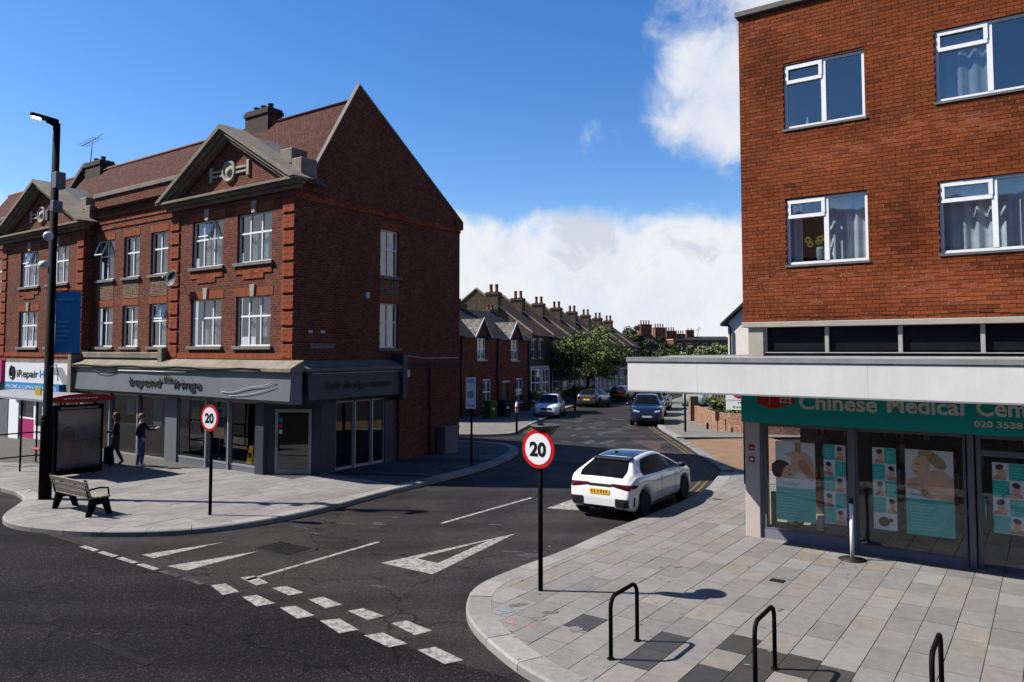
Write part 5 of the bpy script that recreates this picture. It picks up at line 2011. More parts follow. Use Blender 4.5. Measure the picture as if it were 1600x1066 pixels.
def speed_sign(label, p, ang, hc=2.215, r=.305, cap=False):
    t = thing('speed_limit_sign', label, 'road sign', (p[0], p[1], PZ), ang, 'speed limit signs on black posts')
    MB().tube([(0, 0, -.02), (0, 0, hc + r * .92)], .038, 14).build('post', 'post_black', t)
    MB().lathe([(r, 0), (r, -.012)], (0, -.055, hc), 40, axis='y').build('rim', 'sign_red', t)
    MB().lathe([(r * .80, 0), (r * .80, -.003)], (0, -.0685, hc), 40, axis='y').build('face', 'sign_face', t)
    MB().lathe([(r * .995, 0), (r * .995, .008)], (0, -.054, hc), 40, axis='y').build('back', 'sign_back', t)
    lettering('20', -.155, .155, hc - .105, -.0735, .30, 'sign_black', t, .0015, .012, 'number')
    for z_ in (hc - .12, hc + .12):
        MB().box(-.09, .09, -.045, .045, z_, z_ + .035).build('clip', 'sign_back', t)
    if cap:
        MB().lathe([(.05, 0), (.055, .06), (.05, .12), (.0, .125)], (0, 0.0, hc + r * .92), 14).build('lantern_stem', 'post_black', t)
        MB().lathe([(.09, 0), (.235, .16), (.245, .175), (.235, .185), (0.0, .20)], (0.02, .12, hc + r * .60), 24).build('sign_lantern', 'sign_back', t)
        MB().box(-.03, .07, .02, .12, hc + .02, hc + r * .65).build('lantern_bracket', 'post_black', t)
    return t


speed_sign('round red-ringed 20 sign on the paving in front of the white hatchback', (0.45, 12.1), rad(-36), cap=True)
speed_sign('round red-ringed 20 sign in front of the grey corner shop', (-6.93, 17.55), rad(-31))

# bicycle stands
bs0 = None
for k, (fx, fy, lab) in enumerate(((1.63, 10.04, 'leftmost black hoop bicycle stand, nearest the 20 sign'), (3.12, 9.17, 'middle black hoop bicycle stand on the darkened paving'), (4.61, 8.30, 'rightmost black hoop bicycle stand at the picture edge'))):
    t = thing('bicycle_stand', lab, 'bicycle stand', (fx, fy, PZ), math.atan2(.81302, .58223), 'bicycle stands')
    if bs0 is None:
        W_, H_, r_ = .72, .80 - PZ * .4, .14
        P = [(0, 0, -.05), (0, 0, H_ - r_)]
        P += [(-r_ + r_ * math.cos(a), 0, H_ - r_ + r_ * math.sin(a)) for a in [rad(15 * i) for i in range(1, 7)]]
        P += [(-W_ + r_ - r_ * math.sin(a), 0, H_ - r_ + r_ * math.cos(a)) for a in [rad(15 * i) for i in range(1, 7)]]
        P += [(-W_, 0, -.05)]
        bs0 = MB().tube(P, .026, 12).build('hoop', 'post_black', t)
        fl0 = [MB().lathe([(.05, 0), (.05, .01), (.03, .02)], (x, 0, 0), 14).build('foot_ring', 'post_black', t) for x in (0, -W_)]
    else:
        link('hoop', bs0.data, t)
        for f_ in fl0:
            link('foot_ring', f_.data, t)

# bench with its back to the road
t = thing('bench', 'black-framed bench with weathered timber slats beside the lamp column', 'bench', (-10.15, 17.95, PZ), ANG)
for x in (-.82, .82):
    e = MB()
    e.prism([(x - .03, -.25, 0), (x - .03, -.13, 0), (x - .03, -.02, .25), (x - .03, .12, .25), (x - .03, .22, 0), (x - .03, .34, 0), (x - .03, .24, .40), (x - .03, -.18, .40)], (.06, 0, 0))
    e.prism([(x - .03, -.20, .38), (x - .03, -.12, .38), (x - .03, -.26, .84), (x - .03, -.31, .84)], (.06, 0, 0))
    e.build('end_frame', 'post_black', t, bevel=.006)
    MB().tube([(x, -.2, .60), (x, .05, .63), (x, .24, .60), (x, .26, .40)], .022, 8).build('armrest', 'post_black', t)
for k in range(4):
    y = -.15 + k * .12
    MB().box(-.9, .9, y - .052, y + .052, .402, .437).build('seat_slat', 'bench_wood', t, bevel=.006)
for k in range(3):
    z_ = .50 + k * .125
    y = -.19 - (z_ - .40) * .29
    s_ = MB(Matrix.Translation((0, y, z_)) @ Matrix.Rotation(rad(16), 4, 'X')).box(-.9, .9, .0, .035, -.052, .052)
    s_.build('back_slat', 'bench_wood', t, bevel=.006)

# tall lamp column with banner and cameras
t = thing('street_lamp', 'tall black lamp column with lit head and blue banner', 'street lamp', (-11.88, 19.43, PZ), ANG)
MB().tube([(0, 0, -.1), (0, 0, 1.95), (0, 0, 2.0)], .148, 18).build('base_section', 'post_black', t)
MB().tube([(0, 0, 2.0), (0, 0, 2.12), (0, 0, 2.125), (0, 0, 9.68)], [.148, .115, .11, .085], 18).build('column', 'post_black', t)
MB().tube([(0.02, -.01, 9.62), (-.08, -.14, 9.72), (-.11, -.2, 9.74)], .07, 10).build('arm', 'post_black', t)
hd = MB(Matrix.Translation((-.06, -.14, 9.77)) @ Matrix.Rotation(math.atan2(-.36, -.16), 4, 'Z') @ Matrix.Rotation(rad(-9), 4, 'Y'))
hd.prism([(-.20, -.09, -.05), (.02, -.13, -.055), (.40, -.12, -.045), (.45, -.05, -.03), (.45, .05, -.03), (.40, .12, -.045), (.02, .13, -.055), (-.20, .09, -.05)], (0, 0, .085))
head = hd.build('lamp_head', 'post_black', t, bevel=.015)
gl_ = MB(hd.xf)
gl_.box(.20, .41, -.075, .075, -.064, -.046)
gl_.build('lit_lens', 'lamp_glow', head)
BXF = Matrix.Rotation(-ANG, 4, 'Z')
for z_, s_ in ((5.30, 1), (3.68, 1)):
    MB(BXF).tube([(0, 0, z_), (.78, 0, z_)], .016, 6).build('banner_arm', 'post_black', t)
bn = MB(BXF)
n = 8
bn.grid([[(.12 + .66 * i / n, .006 * math.sin(i * .9 + j * .5), 3.70 + 1.58 * j / n) for i in range(n + 1)] for j in range(n + 1)])
bn = bn.build('banner', 'banner_blue', t)
tx = MB(BXF)
for k in range(5):
    tx.box(.18, .18 + .2 + .22 * ((k * 7 % 5) / 5), -.036, -.034, 4.0 + k * .12, 4.05 + k * .12)
tx.box(.18, .62, -.036, -.034, 5.05, 5.12)
tx.build('banner_print', 'banner_text', bn)
for z_, sx, w_ in ((7.95, .22, .24), (7.35, .14, .16), (7.15, -.16, .15)):
    MB().box(sx - w_ / 2, sx + w_ / 2, -.12, .12, z_ - .02, z_ + w_ * 1.7).build('equipment_box', 'dish_grey', t, bevel=.015)
MB().lathe([(.0, -.16), (.08, -.13), (.115, -.05), (.12, 0), (.10, .05), (.05, .09)], (.10, -.16, 6.72), 16).build('dome_camera', 'white_plastic', t)
MB().lathe([(.05, -.02), (.085, 0), (.09, .26), (.06, .28)], (-.12, -.2, 5.98), 12, axis='x').build('bullet_camera', 'white_plastic', t)
MB().tube([(0, 0, 6.02), (-.06, -.18, 6.02)], .02, 6).build('camera_bracket', 'post_black', t)
MB().box(-.30, .02, -.185, -.165, 2.62, 2.82).build('yellow_notice', 'yellow', t)
MB().tube([(.1, -.08, 3.0), (.28, -.08, 3.35), (.5, -.05, 3.42), (.62, -.05, 3.2), (.62, -.05, 3.0)], .012, 6).build('cable_loop', 'cable', t)

# bus shelter
SX, SY = -13.55, 22.45
t = thing('bus_shelter', 'bus shelter with red roof edge and dark advertising end panel', 'bus shelter', (SX, SY, PZ), ANG)
# local frame: x to the right along the kerb, y away from the road
AD = MB()
AD.box(-.09, .09, .0, 1.42, .06, 2.13)
ad = AD.build('advert_case', 'post_black', t, bevel=.02)
s_ = MB()
s_.box(.091, .096, .09, 1.33, .22, 1.98)
scr = s_.build('advert_screen', 'ad_dark', ad)
for nm, bx, m_ in (('advert_shape', (.0965, .099, .12, 1.30, 1.1, 1.66), 'ad_grey'), ('advert_shape', (.0965, .099, .12, 1.30, .28, .55), 'ad_blue')):
    MB().box(*bx).build(nm, m_, ad)
for cy, cz, ry, rz_, m_ in ((.38, 1.25, .2, .26, 'ad_plum'), (.32, .82, .12, .24, 'ad_skin'), (.62, .78, .11, .22, 'ad_plum'), (.86, .84, .11, .24, 'ad_skin'), (1.1, .82, .12, .22, 'ad_plum'), (.7, .42, .5, .1, 'ad_plum')):
    e = MB()
    P = [(.1005 + .0005 * cy, cy + ry * math.cos(i * .3142), cz + rz_ * math.sin(i * .3142)) for i in range(20)]
    e.face(P)
    e.build('advert_figure', m_, ad)
MB().box(.091, .10, .15, 1.25, 2.01, 2.07).build('advert_nameplate', 'ad_grey', ad)
for x, y in ((-.15, 1.25), (-2.15, 1.25), (-4.1, 1.25), (-2.2, .02), (-4.1, .02)):
    MB().tube([(x, y, 0), (x, y, 2.32)], .03, 8).build('post', 'post_black', t)
for a, b in ((-2.1, -.2), (-4.05, -2.2)):
    q_ = MB()
    q_.face([(a, 1.25, .25), (b, 1.25, .25), (b, 1.25, 2.15), (a, 1.25, 2.15)])
    q_.build('back_glass', 'glass_shelter', t)
    for z_ in (.22, 1.0, 2.18):
        MB().box(a - .05, b + .05, 1.235, 1.265, z_ - .025, z_ + .025).build('rail', 'post_black', t)
for z_ in (.22, 1.0, 2.18):
    MB().box(-4.12, -4.08, .02, 1.25, z_ - .02, z_ + .02).build('rail', 'post_black', t)
MB().box(-3.6, -.6, .85, 1.1, .50, .55).build('perch_seat', 'seat_red', t, bevel=.015)
for x in (-3.3, -.9):
    MB().tube([(x, 1.0, .5), (x, 1.24, .62)], .02, 6).build('seat_bracket', 'post_black', t)
rf = MB()
for i in range(10):
    y0, y1 = -.35 + 1.9 * i / 10, -.35 + 1.9 * (i + 1) / 10
    z0, z1 = 2.33 + .13 * math.sin(math.pi * i / 10), 2.33 + .13 * math.sin(math.pi * (i + 1) / 10)
    rf.face([(-4.5, y0, z0), (.3, y0, z0), (.3, y1, z1), (-4.5, y1, z1)])
    rf.face([(-4.5, y0, z0 - .06), (-4.5, y1, z1 - .06), (.3, y1, z1 - .06), (.3, y0, z0 - .06)])
rf.face([(-4.5, -.35, 2.27), (.3, -.35, 2.27), (.3, -.35, 2.33), (-4.5, -.35, 2.33)])
rf.build('roof', 'bus_roof', t)
ed = MB()
P = [(.31, -.42 + 2.05 * i / 12, 2.26 - .05 * math.sin(math.pi * i / 12)) for i in range(13)] + [(.31, 1.63 - 2.05 * i / 12, 2.34 + .13 * math.sin(math.pi * i / 12)) for i in range(13)]
ed.prism(P, (.05, 0, 0))
ed = ed.build('red_roof_end', 'bus_red', t)
pr = MB()
for k in range(9):
    pr.box(.361, .364, .12 + k * .11, .20 + k * .11, 2.32, 2.355)
pr.build('print', 'sign_white', ed)
for x in (.1, .6, 1.1):
    MB().tube([(0, x + .1, 2.12), (0, x + .1, 2.3)], .03, 6).build('roof_strut', 'post_black', t)

# slim posts and plates
t = thing('restriction_sign', 'white waiting restriction plate with red and blue roundel beside the teal sign', 'road sign', (6.6, 21.57, PZ), rad(-25))
MB().tube([(0, 0, -.05), (0, 0, 2.9)], .042, 12).build('post', 'post_black', t)
MB().box(-.50, .50, -.065, -.05, 2.08, 3.0).build('plate', 'sign_face', t)
MB().lathe([(.22, 0), (.22, -.003)], (-.12, -.0655, 2.62), 32, axis='y').build('roundel', 'sign_red', t)
MB().lathe([(.165, 0), (.165, -.002)], (-.12, -.069, 2.62), 32, axis='y').build('roundel_centre', 'sign_blue2', t)
MB().prism([(-.30, -.0715, 2.77), (-.27, -.0715, 2.80), (.06, -.0715, 2.47), (.03, -.0715, 2.44)], (0, .0004, 0)).build('roundel_bar', 'sign_red', t)
MB().box(-.48, .48, -.0665, -.0655, 2.345, 2.357).build('plate_rule', 'sign_black', t)
lettering('Mon - Fri', -.16, .28, 2.25, -.067, .09, 'sign_black', t, .0005)
lettering('8 am - 5.30 pm', -.30, .40, 2.13, -.067, .09, 'sign_black', t, .0005)
t = thing('black_sign_post', 'plain black post on the far pavement behind the canopy end', 'post', (8.25, 36.2, gz(36) + .1))
MB().tube([(0, 0, -.05), (0, 0, 2.35)], .05, 10).build('pole', 'post_black', t)
MB().lathe([(.055, 0), (.05, .03), (0, .04)], (0, 0, 2.35), 10).build('cap', 'post_black', t)
t = thing('tall_parking_sign', 'tall narrow white plate on a black post near the shaded corner', 'road sign', (-1.33, 25.0, PZ), rad(-30))
MB().tube([(0, 0, -.05), (0, 0, 2.95)], .038, 10).build('post', 'post_black', t)
MB().box(-.19, .19, -.06, -.045, 1.85, 2.88).build('plate', 'sign_face', t)
MB().lathe([(.13, 0), (.13, -.002)], (0, -.061, 2.32), 20, axis='y').build('plate_mark', 'plate_grey', t)
MB().box(-.14, .14, -.062, -.06, 2.70, 2.80).build('plate_mark', 'plate_grey', t)
MB().box(-.14, .14, -.062, -.06, 1.92, 1.98).build('plate_mark', 'plate_grey', t)
t = thing('marker_post', 'slim post with red and white sleeve at the mouth of the alley', 'post', (0.22, 35.6, gz(35.6) + .1))
MB().tube([(0, 0, -.05), (0, 0, 1.35)], .055, 10).build('pole', 'post_black', t)
MB().lathe([(.075, 0), (.075, .28), (.05, .46), (0, .50)], (0, 0, .95), 12).build('white_sleeve', 'sign_face', t)
MB().lathe([(.079, 0), (.079, .10)], (0, 0, 1.15), 12).build('red_band', 'sign_red', t)
for k, (x, y, m_, lab) in enumerate(((-1.28, 45.2, 'bin_green', 'bright green wheelie bin outside the first red cottage'), (-.45, 46.6, 'bin_dark', 'dark wheelie bin behind the bright green one'))):
    t = thing('wheelie_bin', lab, 'bin', (x, y, gz(y) + .11), rad(40), 'wheelie bins by the cottages')
    b_ = MB()
    lo = [(-.23, -.26, .05), (.23, -.26, .05), (.23, .22, .05), (-.23, .22, .05)]
    hi = [(-.29, -.34, .98), (.29, -.34, .98), (.29, .34, .98), (-.29, .34, .98)]
    b_.face(lo[::-1])
    b_.face(hi)
    for i in range(4):
        j = (i + 1) % 4
        b_.face([lo[i], lo[j], hi[j], hi[i]])
    b_.build('body', m_, t, bevel=.02)
    MB().prism([(-.31, -.37, .985), (-.31, -.36, 1.03), (-.31, .2, 1.08), (-.31, .38, 1.05), (-.31, .38, .985)], (.62, 0, 0)).build('lid', m_, t, bevel=.015)
    MB().tube([(-.25, .42, 1.0), (.25, .42, 1.0)], .018, 6).build('handle', m_, t)
    for s in (-1, 1):
        MB().lathe([(.1, -.03), (.1, .03)], (s * .27, .24, .1), 14, axis='x').build('wheel', 'post_black', t)
    MB().lathe([(.09, 0), (.09, -.003)], (0, -.31, .62), 16, axis='y').build('emblem', 'sign_face', t)
# ------------------------------------------------------------------ vehicles
mat('tyre', (0.014, 0.014, 0.015), 0.8, var=0.2, scale=20)
mat('rim_dark', (0.45, 0.45, 0.47), 0.3, 0.8, var=0.1)
mat('rim_silver', (0.45, 0.45, 0.46), 0.3, 0.8, var=0.1)
mat('car_glass', (0.008, 0.009, 0.011), 0.2, var=0.2, spec=0.03)
mat('car_trim', (0.014, 0.014, 0.016), 0.5, var=0.1)
mat('car_grille', (0.03, 0.032, 0.036), 0.4, 0.3, var=0.1)
mat('paint_car_white', (0.98, 0.98, 0.96), 0.3, var=0.015, scale=2, coat=1.0)
mat('paint_car_silver', (0.9, 0.92, 0.94), 0.35, 0.1, var=0.02, coat=1.0)
mat('paint_car_grey', (0.085, 0.083, 0.08), 0.3, 0.4, var=0.03, coat=1.0)
mat('paint_car_maroon', (0.06, 0.010, 0.010), 0.3, 0.2, var=0.03, coat=1.0)
mat('paint_car_blue', (0.006, 0.014, 0.042), 0.3, 0.1, var=0.03, coat=1.0)
mat('paint_car_black', (0.018, 0.018, 0.022), 0.3, 0.2, var=0.03, coat=1.0)
mat('paint_car_green', (0.30, 0.42, 0.34), 0.35, 0.0, var=0.03, coat=.6)
mat('roof_glass', (0.012, 0.025, 0.06), 0.04, var=0.1, spec=0.7)
mat('lamp_red', (0.09, 0.005, 0.008), 0.15, var=0.2, spec=0.6)
mat('lamp_clear', (0.55, 0.58, 0.60), 0.1, 0.2, var=0.1, spec=0.7)
mat('plate_yellow', (0.95, 0.52, 0.02), 0.4, var=0.05)
mat('plate_white', (0.62, 0.62, 0.60), 0.4, var=0.05)
mat('chrome', (0.6, 0.6, 0.6), 0.15, 0.9, var=0.03)


def interp(tab, x):
    if x <= tab[0][0]:
        return tab[0][1]
    for (a, p), (b, q) in zip(tab, tab[1:]):
        if x <= b:
            t = (x - a) / (b - a)
            return p + (q - p) * t
    return tab[-1][1]


def smooth_tab(tab, n=6):
    pts = smooth_line(tab, n)
    out = [pts[0]]
    for p in pts[1:]:
        if p[0] > out[-1][0] + 1e-4:
            out.append(p)
    return out


HATCH = dict(top=[(0, .50), (.03, .66), (.08, .90), (.15, 1.02), (.42, 1.17), (.74, 1.335), (1.1, 1.40), (1.6, 1.44), (2.1, 1.43), (2.5, 1.35), (2.95, 1.14), (3.25, 1.0), (3.6, .955), (4.0, .86), (4.2, .76), (4.30, .62), (4.33, .48)],
             belt=[(0, .80), (.3, .99), (1.5, .955), (3.2, .93), (4.33, .70)], w=[(0, .68), (.05, .76), (.25, .86), (.8, .895), (2.2, .895), (3.5, .885), (3.95, .83), (4.2, .72), (4.33, .56)],
             wr=.57, rw=.80, tp=.75, L=4.33, axles=(.74, 3.40), zb=.21, wheel=.325)
SUV = dict(top=[(0, .55), (.04, .75), (.12, 1.02), (.3, 1.2), (.55, 1.42), (.75, 1.58), (1.2, 1.64), (2.0, 1.67), (2.5, 1.64), (2.85, 1.52), (3.3, 1.24), (3.55, 1.10), (3.95, 1.05), (4.3, .96), (4.45, .82), (4.52, .62), (4.55, .5)],
           belt=[(0, .95), (.3, 1.1), (1.5, 1.08), (3.5, 1.04), (4.55, .85)], w=[(0, .72), (.05, .80), (.25, .88), (.8, .92), (2.2, .92), (3.7, .91), (4.15, .86), (4.4, .76), (4.55, .6)],
           wr=.60, L=4.55, axles=(.82, 3.58), zb=.25, wheel=.36)
SMALL = dict(top=[(0, .50), (.03, .68), (.08, .95), (.14, 1.10), (.30, 1.30), (.45, 1.40), (.9, 1.45), (1.5, 1.46), (1.95, 1.44), (2.3, 1.34), (2.75, 1.10), (2.95, 1.0), (3.25, .94), (3.6, .83), (3.78, .72), (3.88, .58), (3.9, .46)],
             belt=[(0, .85), (.3, .95), (1.5, .93), (2.9, .90), (3.9, .70)], w=[(0, .66), (.05, .74), (.2, .80), (.7, .835), (2.0, .835), (3.1, .83), (3.55, .78), (3.75, .70), (3.9, .54)],
             wr=.57, L=3.9, axles=(.62, 3.1), zb=.20, wheel=.29)
VAN = dict(top=[(0, .6), (.03, 1.2), (.06, 1.75), (.15, 1.9), (.6, 1.94), (2.4, 1.94), (3.0, 1.88), (3.4, 1.62), (3.8, 1.25), (4.1, 1.1), (4.5, .98), (4.7, .75), (4.75, .55)],
           belt=[(0, 1.05), (3.8, 1.05), (4.75, .85)], w=[(0, .82), (.06, .88), (.5, .93), (3.5, .93), (4.3, .86), (4.6, .76), (4.75, .6)], wr=.78, L=4.75, axles=(.9, 3.8), zb=.24, wheel=.33)


def car(name, label, cat, loc, heading, spec, paint, rear_detail='plain', rim='rim_silver', scale=1.0, group=None, roof_panel=None, z=None):
    """loc: ground point under the rear axle centre; heading: degrees clockwise from straight ahead"""
    t = thing(name, label, cat, (loc[0], loc[1], gz(loc[1]) if z is None else z), rad(90 - heading), group)
    slope = math.atan((gz(loc[1] + 2.6 * math.cos(rad(heading))) - gz(loc[1])) / 2.6)
    t.rotation_euler = (0, -slope, rad(90 - heading))
    t.scale = (scale,) * 3
    ax0 = spec['axles'][0]
    top, belt, wt = smooth_tab(spec['top']), spec['belt'], smooth_tab(spec['w'])
    L, zb, wr, R_ = spec['L'], spec['zb'], spec['wr'], spec['wheel']
    RA = R_ + .045
    xs = set(i * L / 70 for i in range(71))
    for a in spec['axles']:
        xs |= {a + RA * math.cos(rad(k * 9)) for k in range(21)}
    xs |= {.015, .03, L - .015}
    xs = sorted(xs)

    def ring(x):
        T, w = interp(top, x), interp(wt, x)
        b = zb + .10 * max(0, (.25 - x) / .25) + .06 * max(0, (x - L + .3) / .3)
        arch = 0
        for a in spec['axles']:
            if abs(x - a) < RA:
                arch = R_ + math.sqrt(RA * RA - (x - a) ** 2)
        b2 = max(b, arch)
        B = min(interp(belt, x), T - .05)
        b2 = min(b2, B - .04)
        k = min(1, max(0, (T - B - .06) / .32))
        we = w * .90 + (wr - w * .90) * k
        ed = T - .035 - .045 * k
        h = B - b2
        pts = [(0, b2), (w * .80, b2), (w * .955, b2 + min(.03, h * .1))]
        if arch <= b:
            pts[2] = (w * .93, b2 + .02)
        pts += [(w * .985, b2 + h * .22), (w, b2 + h * .5), (w * .995, b2 + h * .78), (w * .955, B), (w * .955 + (we - w * .955) * .15, B + (ed - B) * .12)]
        for f in (.4, .7):
            pts.append((w * .955 + (we - w * .955) * (f + .06), B + (ed - B) * f))
        pts += [(we, ed), (we * .92, ed + (T - ed) * .62), (we * .72, ed + (T - ed) * .88), (we * .4, T - .002), (0, T)]
        return pts
    mb = MB()
    rows = []
    for x in xs:
        r = ring(x)
        full = [(x - ax0, y, z_) for y, z_ in r] + [(x - ax0, -y, z_) for y, z_ in r[-2:0:-1]]
        rows.append([mb.vert(p) for p in full])
    n = len(rows[0])
    for a, b in zip(rows, rows[1:]):
        for i in range(n):
            j = (i + 1) % n
            mb.idx((a[i], b[i], b[j], a[j]), 0, True)
    mb.idx(rows[0], 0, False)
    mb.idx(rows[-1][::-1], 0, False)
    body = mb.build('body', paint, t)
    me = body.data
    bvh = BVHTree.FromPolygons([v.co.copy() for v in me.vertices], [tuple(p.vertices) for p in me.polygons])

    def decal(nm, fn, nu, nv, m_, direction, eps=.006, parent=t):
        d = Vector(direction)
        P = []
        for i in range(nu + 1):
            rowp = []
            for j in range(nv + 1):
                o = Vector(fn(i / nu, j / nv))
                h = bvh.ray_cast(o, d, 6)
                if h[0] is None:
                    rowp.append(None)
                else:
                    nr = h[1] if h[1].dot(d) < 0 else -h[1]
                    rowp.append(h[0] + nr * eps)
            P.append(rowp)
        g_ = MB()
        g_.grid(P)
        if g_.f:
            return g_.build(nm, m_, parent, normals=False)

    # side glass, following the roof line
    xg0 = next(x for x in xs if interp(top, x) > interp(belt, x) + .30) + .12
    xg1 = max(x for x in xs if interp(top, x) > interp(belt, x) + .12 and x > L * .4) + .04
    for s in (1, -1):
        def fs(u, v, s=s):
            x = xg0 + (xg1 - xg0) * u
            lo = interp(belt, x) + .025
            hi = min(interp(top, x) - .085, lo + .02 + (x - xg0) * spec.get('tp', 1.6) + .03, lo + max(.012, (xg1 - x) * 1.4))
            hi = max(hi, lo + .012)
            return (x - ax0, s * 2, lo + (hi - lo) * v)
        decal('side_window', fs, 26, 5, 'car_glass', (0, -s, 0), .005)
        for fx in ((.40, .62) if L > 4 else (.52,)):
            xd = L * fx
            decal('door_gap', lambda u, v, s=s, xd=xd: (xd - ax0 + (u - .5) * .02, s * 2, .36 + (interp(belt, xd) - .38) * v), 1, 8, 'car_trim', (0, -s, 0), .003)
            decal('door_handle', lambda u, v, s=s, xd=xd: (xd - ax0 + .06 + u * .20, s * 2, interp(belt, xd) - .13 + v * .03), 3, 1, paint, (0, -s, 0), .02)
        decal('sill_trim', lambda u, v, s=s: (spec['axles'][0] + RA - ax0 + (spec['axles'][1] - spec['axles'][0] - 2 * RA) * u, s * 2, zb + .012 + v * .07), 10, 2, 'car_trim', (0, -s, 0), .004)
        m_ = MB()
        xm = xg1 - .28 - ax0
        ym = interp(wt, xm + ax0)
        zm = interp(belt, xm + ax0)
        m_.lathe([(.0, -.06), (.07, -.05), (.095, .0), (.09, .05), (0, .07)], (0, 0, 0), 12, axis='x')
        m_.v = [Vector((v.x + xm, (v.y * 1.15) + s * (ym + .10), v.z * .75 + zm + .09)) for v in m_.v]
        m_.tube([(xm, s * (ym - .06), zm + .02), (xm, s * (ym + .08), zm + .07)], .025, 6)
        m_.build('door_mirror', 'car_trim' if rear_detail == 'dark' else paint, t)
    # windscreen and rear window on the crown of the profile
    xw0 = next(x for x in reversed(xs) if interp(top, x) > interp(belt, x) + .10)
    xw1 = max(x for x in xs if interp(top, x) > max(p[1] for p in top) - .06)

    def rim_y(x, k):
        T, w = interp(top, x), interp(wt, x)
        B = min(interp(belt, x), T - .05)
        kk = min(1, max(0, (T - B - .06) / .32))
        return (w * .90 + (wr - w * .90) * kk) * k
    decal('windscreen', lambda u, v: (xw0 + (xw1 + .02 - xw0) * u - ax0, (2 * v - 1) * rim_y(xw0 + (xw1 - xw0) * u, .90), 4), 8, 12, 'car_glass', (0, 0, -1))
    xr1 = min(x for x in xs if interp(top, x) > max(p[1] for p in top) - .085)
    xr0 = next(x for x in xs if interp(top, x) > interp(belt, x) + .05)
    decal('rear_window', lambda u, v: (xr0 + (xr1 - xr0) * u - ax0, (2 * v - 1) * rim_y(xr0 + (xr1 - xr0) * u, spec.get('rw', .88)), 4), 10, 12, 'car_glass', (0, 0, -1))
    if roof_panel:
        decal('roof_glass', lambda u, v: (xr1 + .12 + (xw1 - .06 - xr1 - .12) * u - ax0, (2 * v - 1) * rim_y(xr1 + .3, .80), 4), 8, 8, roof_panel, (0, 0, -1), .006)
        fin = MB().prism([(xr1 + .1 - ax0, -.015, 1.44), (xr1 + .28 - ax0, -.015, 1.45), (xr1 + .12 - ax0, -.015, 1.52), (xr1 + .09 - ax0, -.015, 1.51)], (0, .03, 0))
        fin.build('shark_fin', 'car_trim', t)
    hr = .5 * (interp(belt, 0) + .78)
    zt_ = hr + .10

    def back(u0, u1, z0, z1, nm, m_, eps=.006, nu=6, nv=3):
        decal(nm, lambda u, v: (-3, u0 + (u1 - u0) * u, z0 + (z1 - z0) * v), nu, nv, m_, (1, 0, 0), eps)

    def front(u0, u1, z0, z1, nm, m_, eps=.006, nu=6, nv=3, skew=0.0):
        decal(nm, lambda u, v: (L + 2, u0 + (u1 - u0) * u, z0 + (z1 - z0) * v + skew * u), nu, nv, m_, (-1, 0, 0), eps)
    w0 = interp(wt, .12)
    if rear_detail == 'dark':
        for s in (1, -1):
            decal('tail_light', lambda u, v, s=s: (-3, s * (.30 + (w0 - .335) * u), .765 - .05 * u + .03 * (1 - u) + (.06 + .07 * u) * v), 10, 4, 'lamp_red', (1, 0, 0), .008)
            decal('tail_light', lambda u, v, s=s: (.045 - ax0 + .26 * u, s * 2, .735 + .06 * u + (.12 - .09 * u) * v), 6, 3, 'lamp_red', (0, -s, 0), .008)
            back(s * .42, s * (w0 - .07), .33, .52, 'bumper_insert', 'car_trim', .012)
            decal('side_vent', lambda u, v, s=s: (.15 - ax0 + .05 * u, s * 2, .35 + .22 * v), 2, 4, 'car_trim', (0, -s, 0), .006)
        back(-.30, .30, .775, .835, 'light_bar', 'car_trim')
        back(-.42, .42, .28, .34, 'bumper_diffuser', 'car_trim', .012)
        MB().prism([(xr1 - .20 - ax0, -.50, interp(top, xr1) - .035), (xr1 - .20 - ax0, -.50, interp(top, xr1) - .005), (xr1 + .06 - ax0, -.50, interp(top, xr1 + .06) + .006), (xr1 + .06 - ax0, -.50, interp(top, xr1) - .03)], (0, 1.0, 0)).build('roof_spoiler', 'car_trim', t, bevel=.006)
        back(-.26, .26, .60, .71, 'number_plate', 'plate_yellow', .014)
        for k in range(6):
            u = -.20 + k * .072 + (.02 if k > 3 else 0)
            back(u, u + .035, .625, .69, 'plate_mark', 'car_trim', .017, 1, 1)
        b_ = MB().lathe([(.045, 0), (.045, -.012), (.03, -.016), (0, -.016)], (-.02, 0, .885), 16, axis='x')
        b_.build('badge', 'car_trim', t)
    else:
        for s in (1, -1):
            back(s * (w0 - .30), s * (w0 - .08), hr - .12, hr + .06, 'tail_light', 'lamp_red', .008)
        back(-.26, .26, hr - .22, hr - .11, 'number_plate', 'plate_yellow', .012)
        back(-w0 + .1, w0 - .1, zb + .10, zb + .20, 'bumper_insert', 'car_trim', .008)
    zf = interp(top, L - .12)
    for s in (1, -1):
        front(s * .40, s * (interp(wt, L - .14) - .06), zf - .11, zf - .02, 'headlight', 'lamp_clear', .008, 6, 3, .05)
    front(-.36, .36, zf - .20, zf - .06, 'grille', 'car_grille', .006)
    front(-.50, .50, zb + .09, zb + .20, 'lower_grille', 'car_grille', .006)
    front(-.26, .26, zb + .22, zb + .32, 'number_plate', 'plate_white', .014)
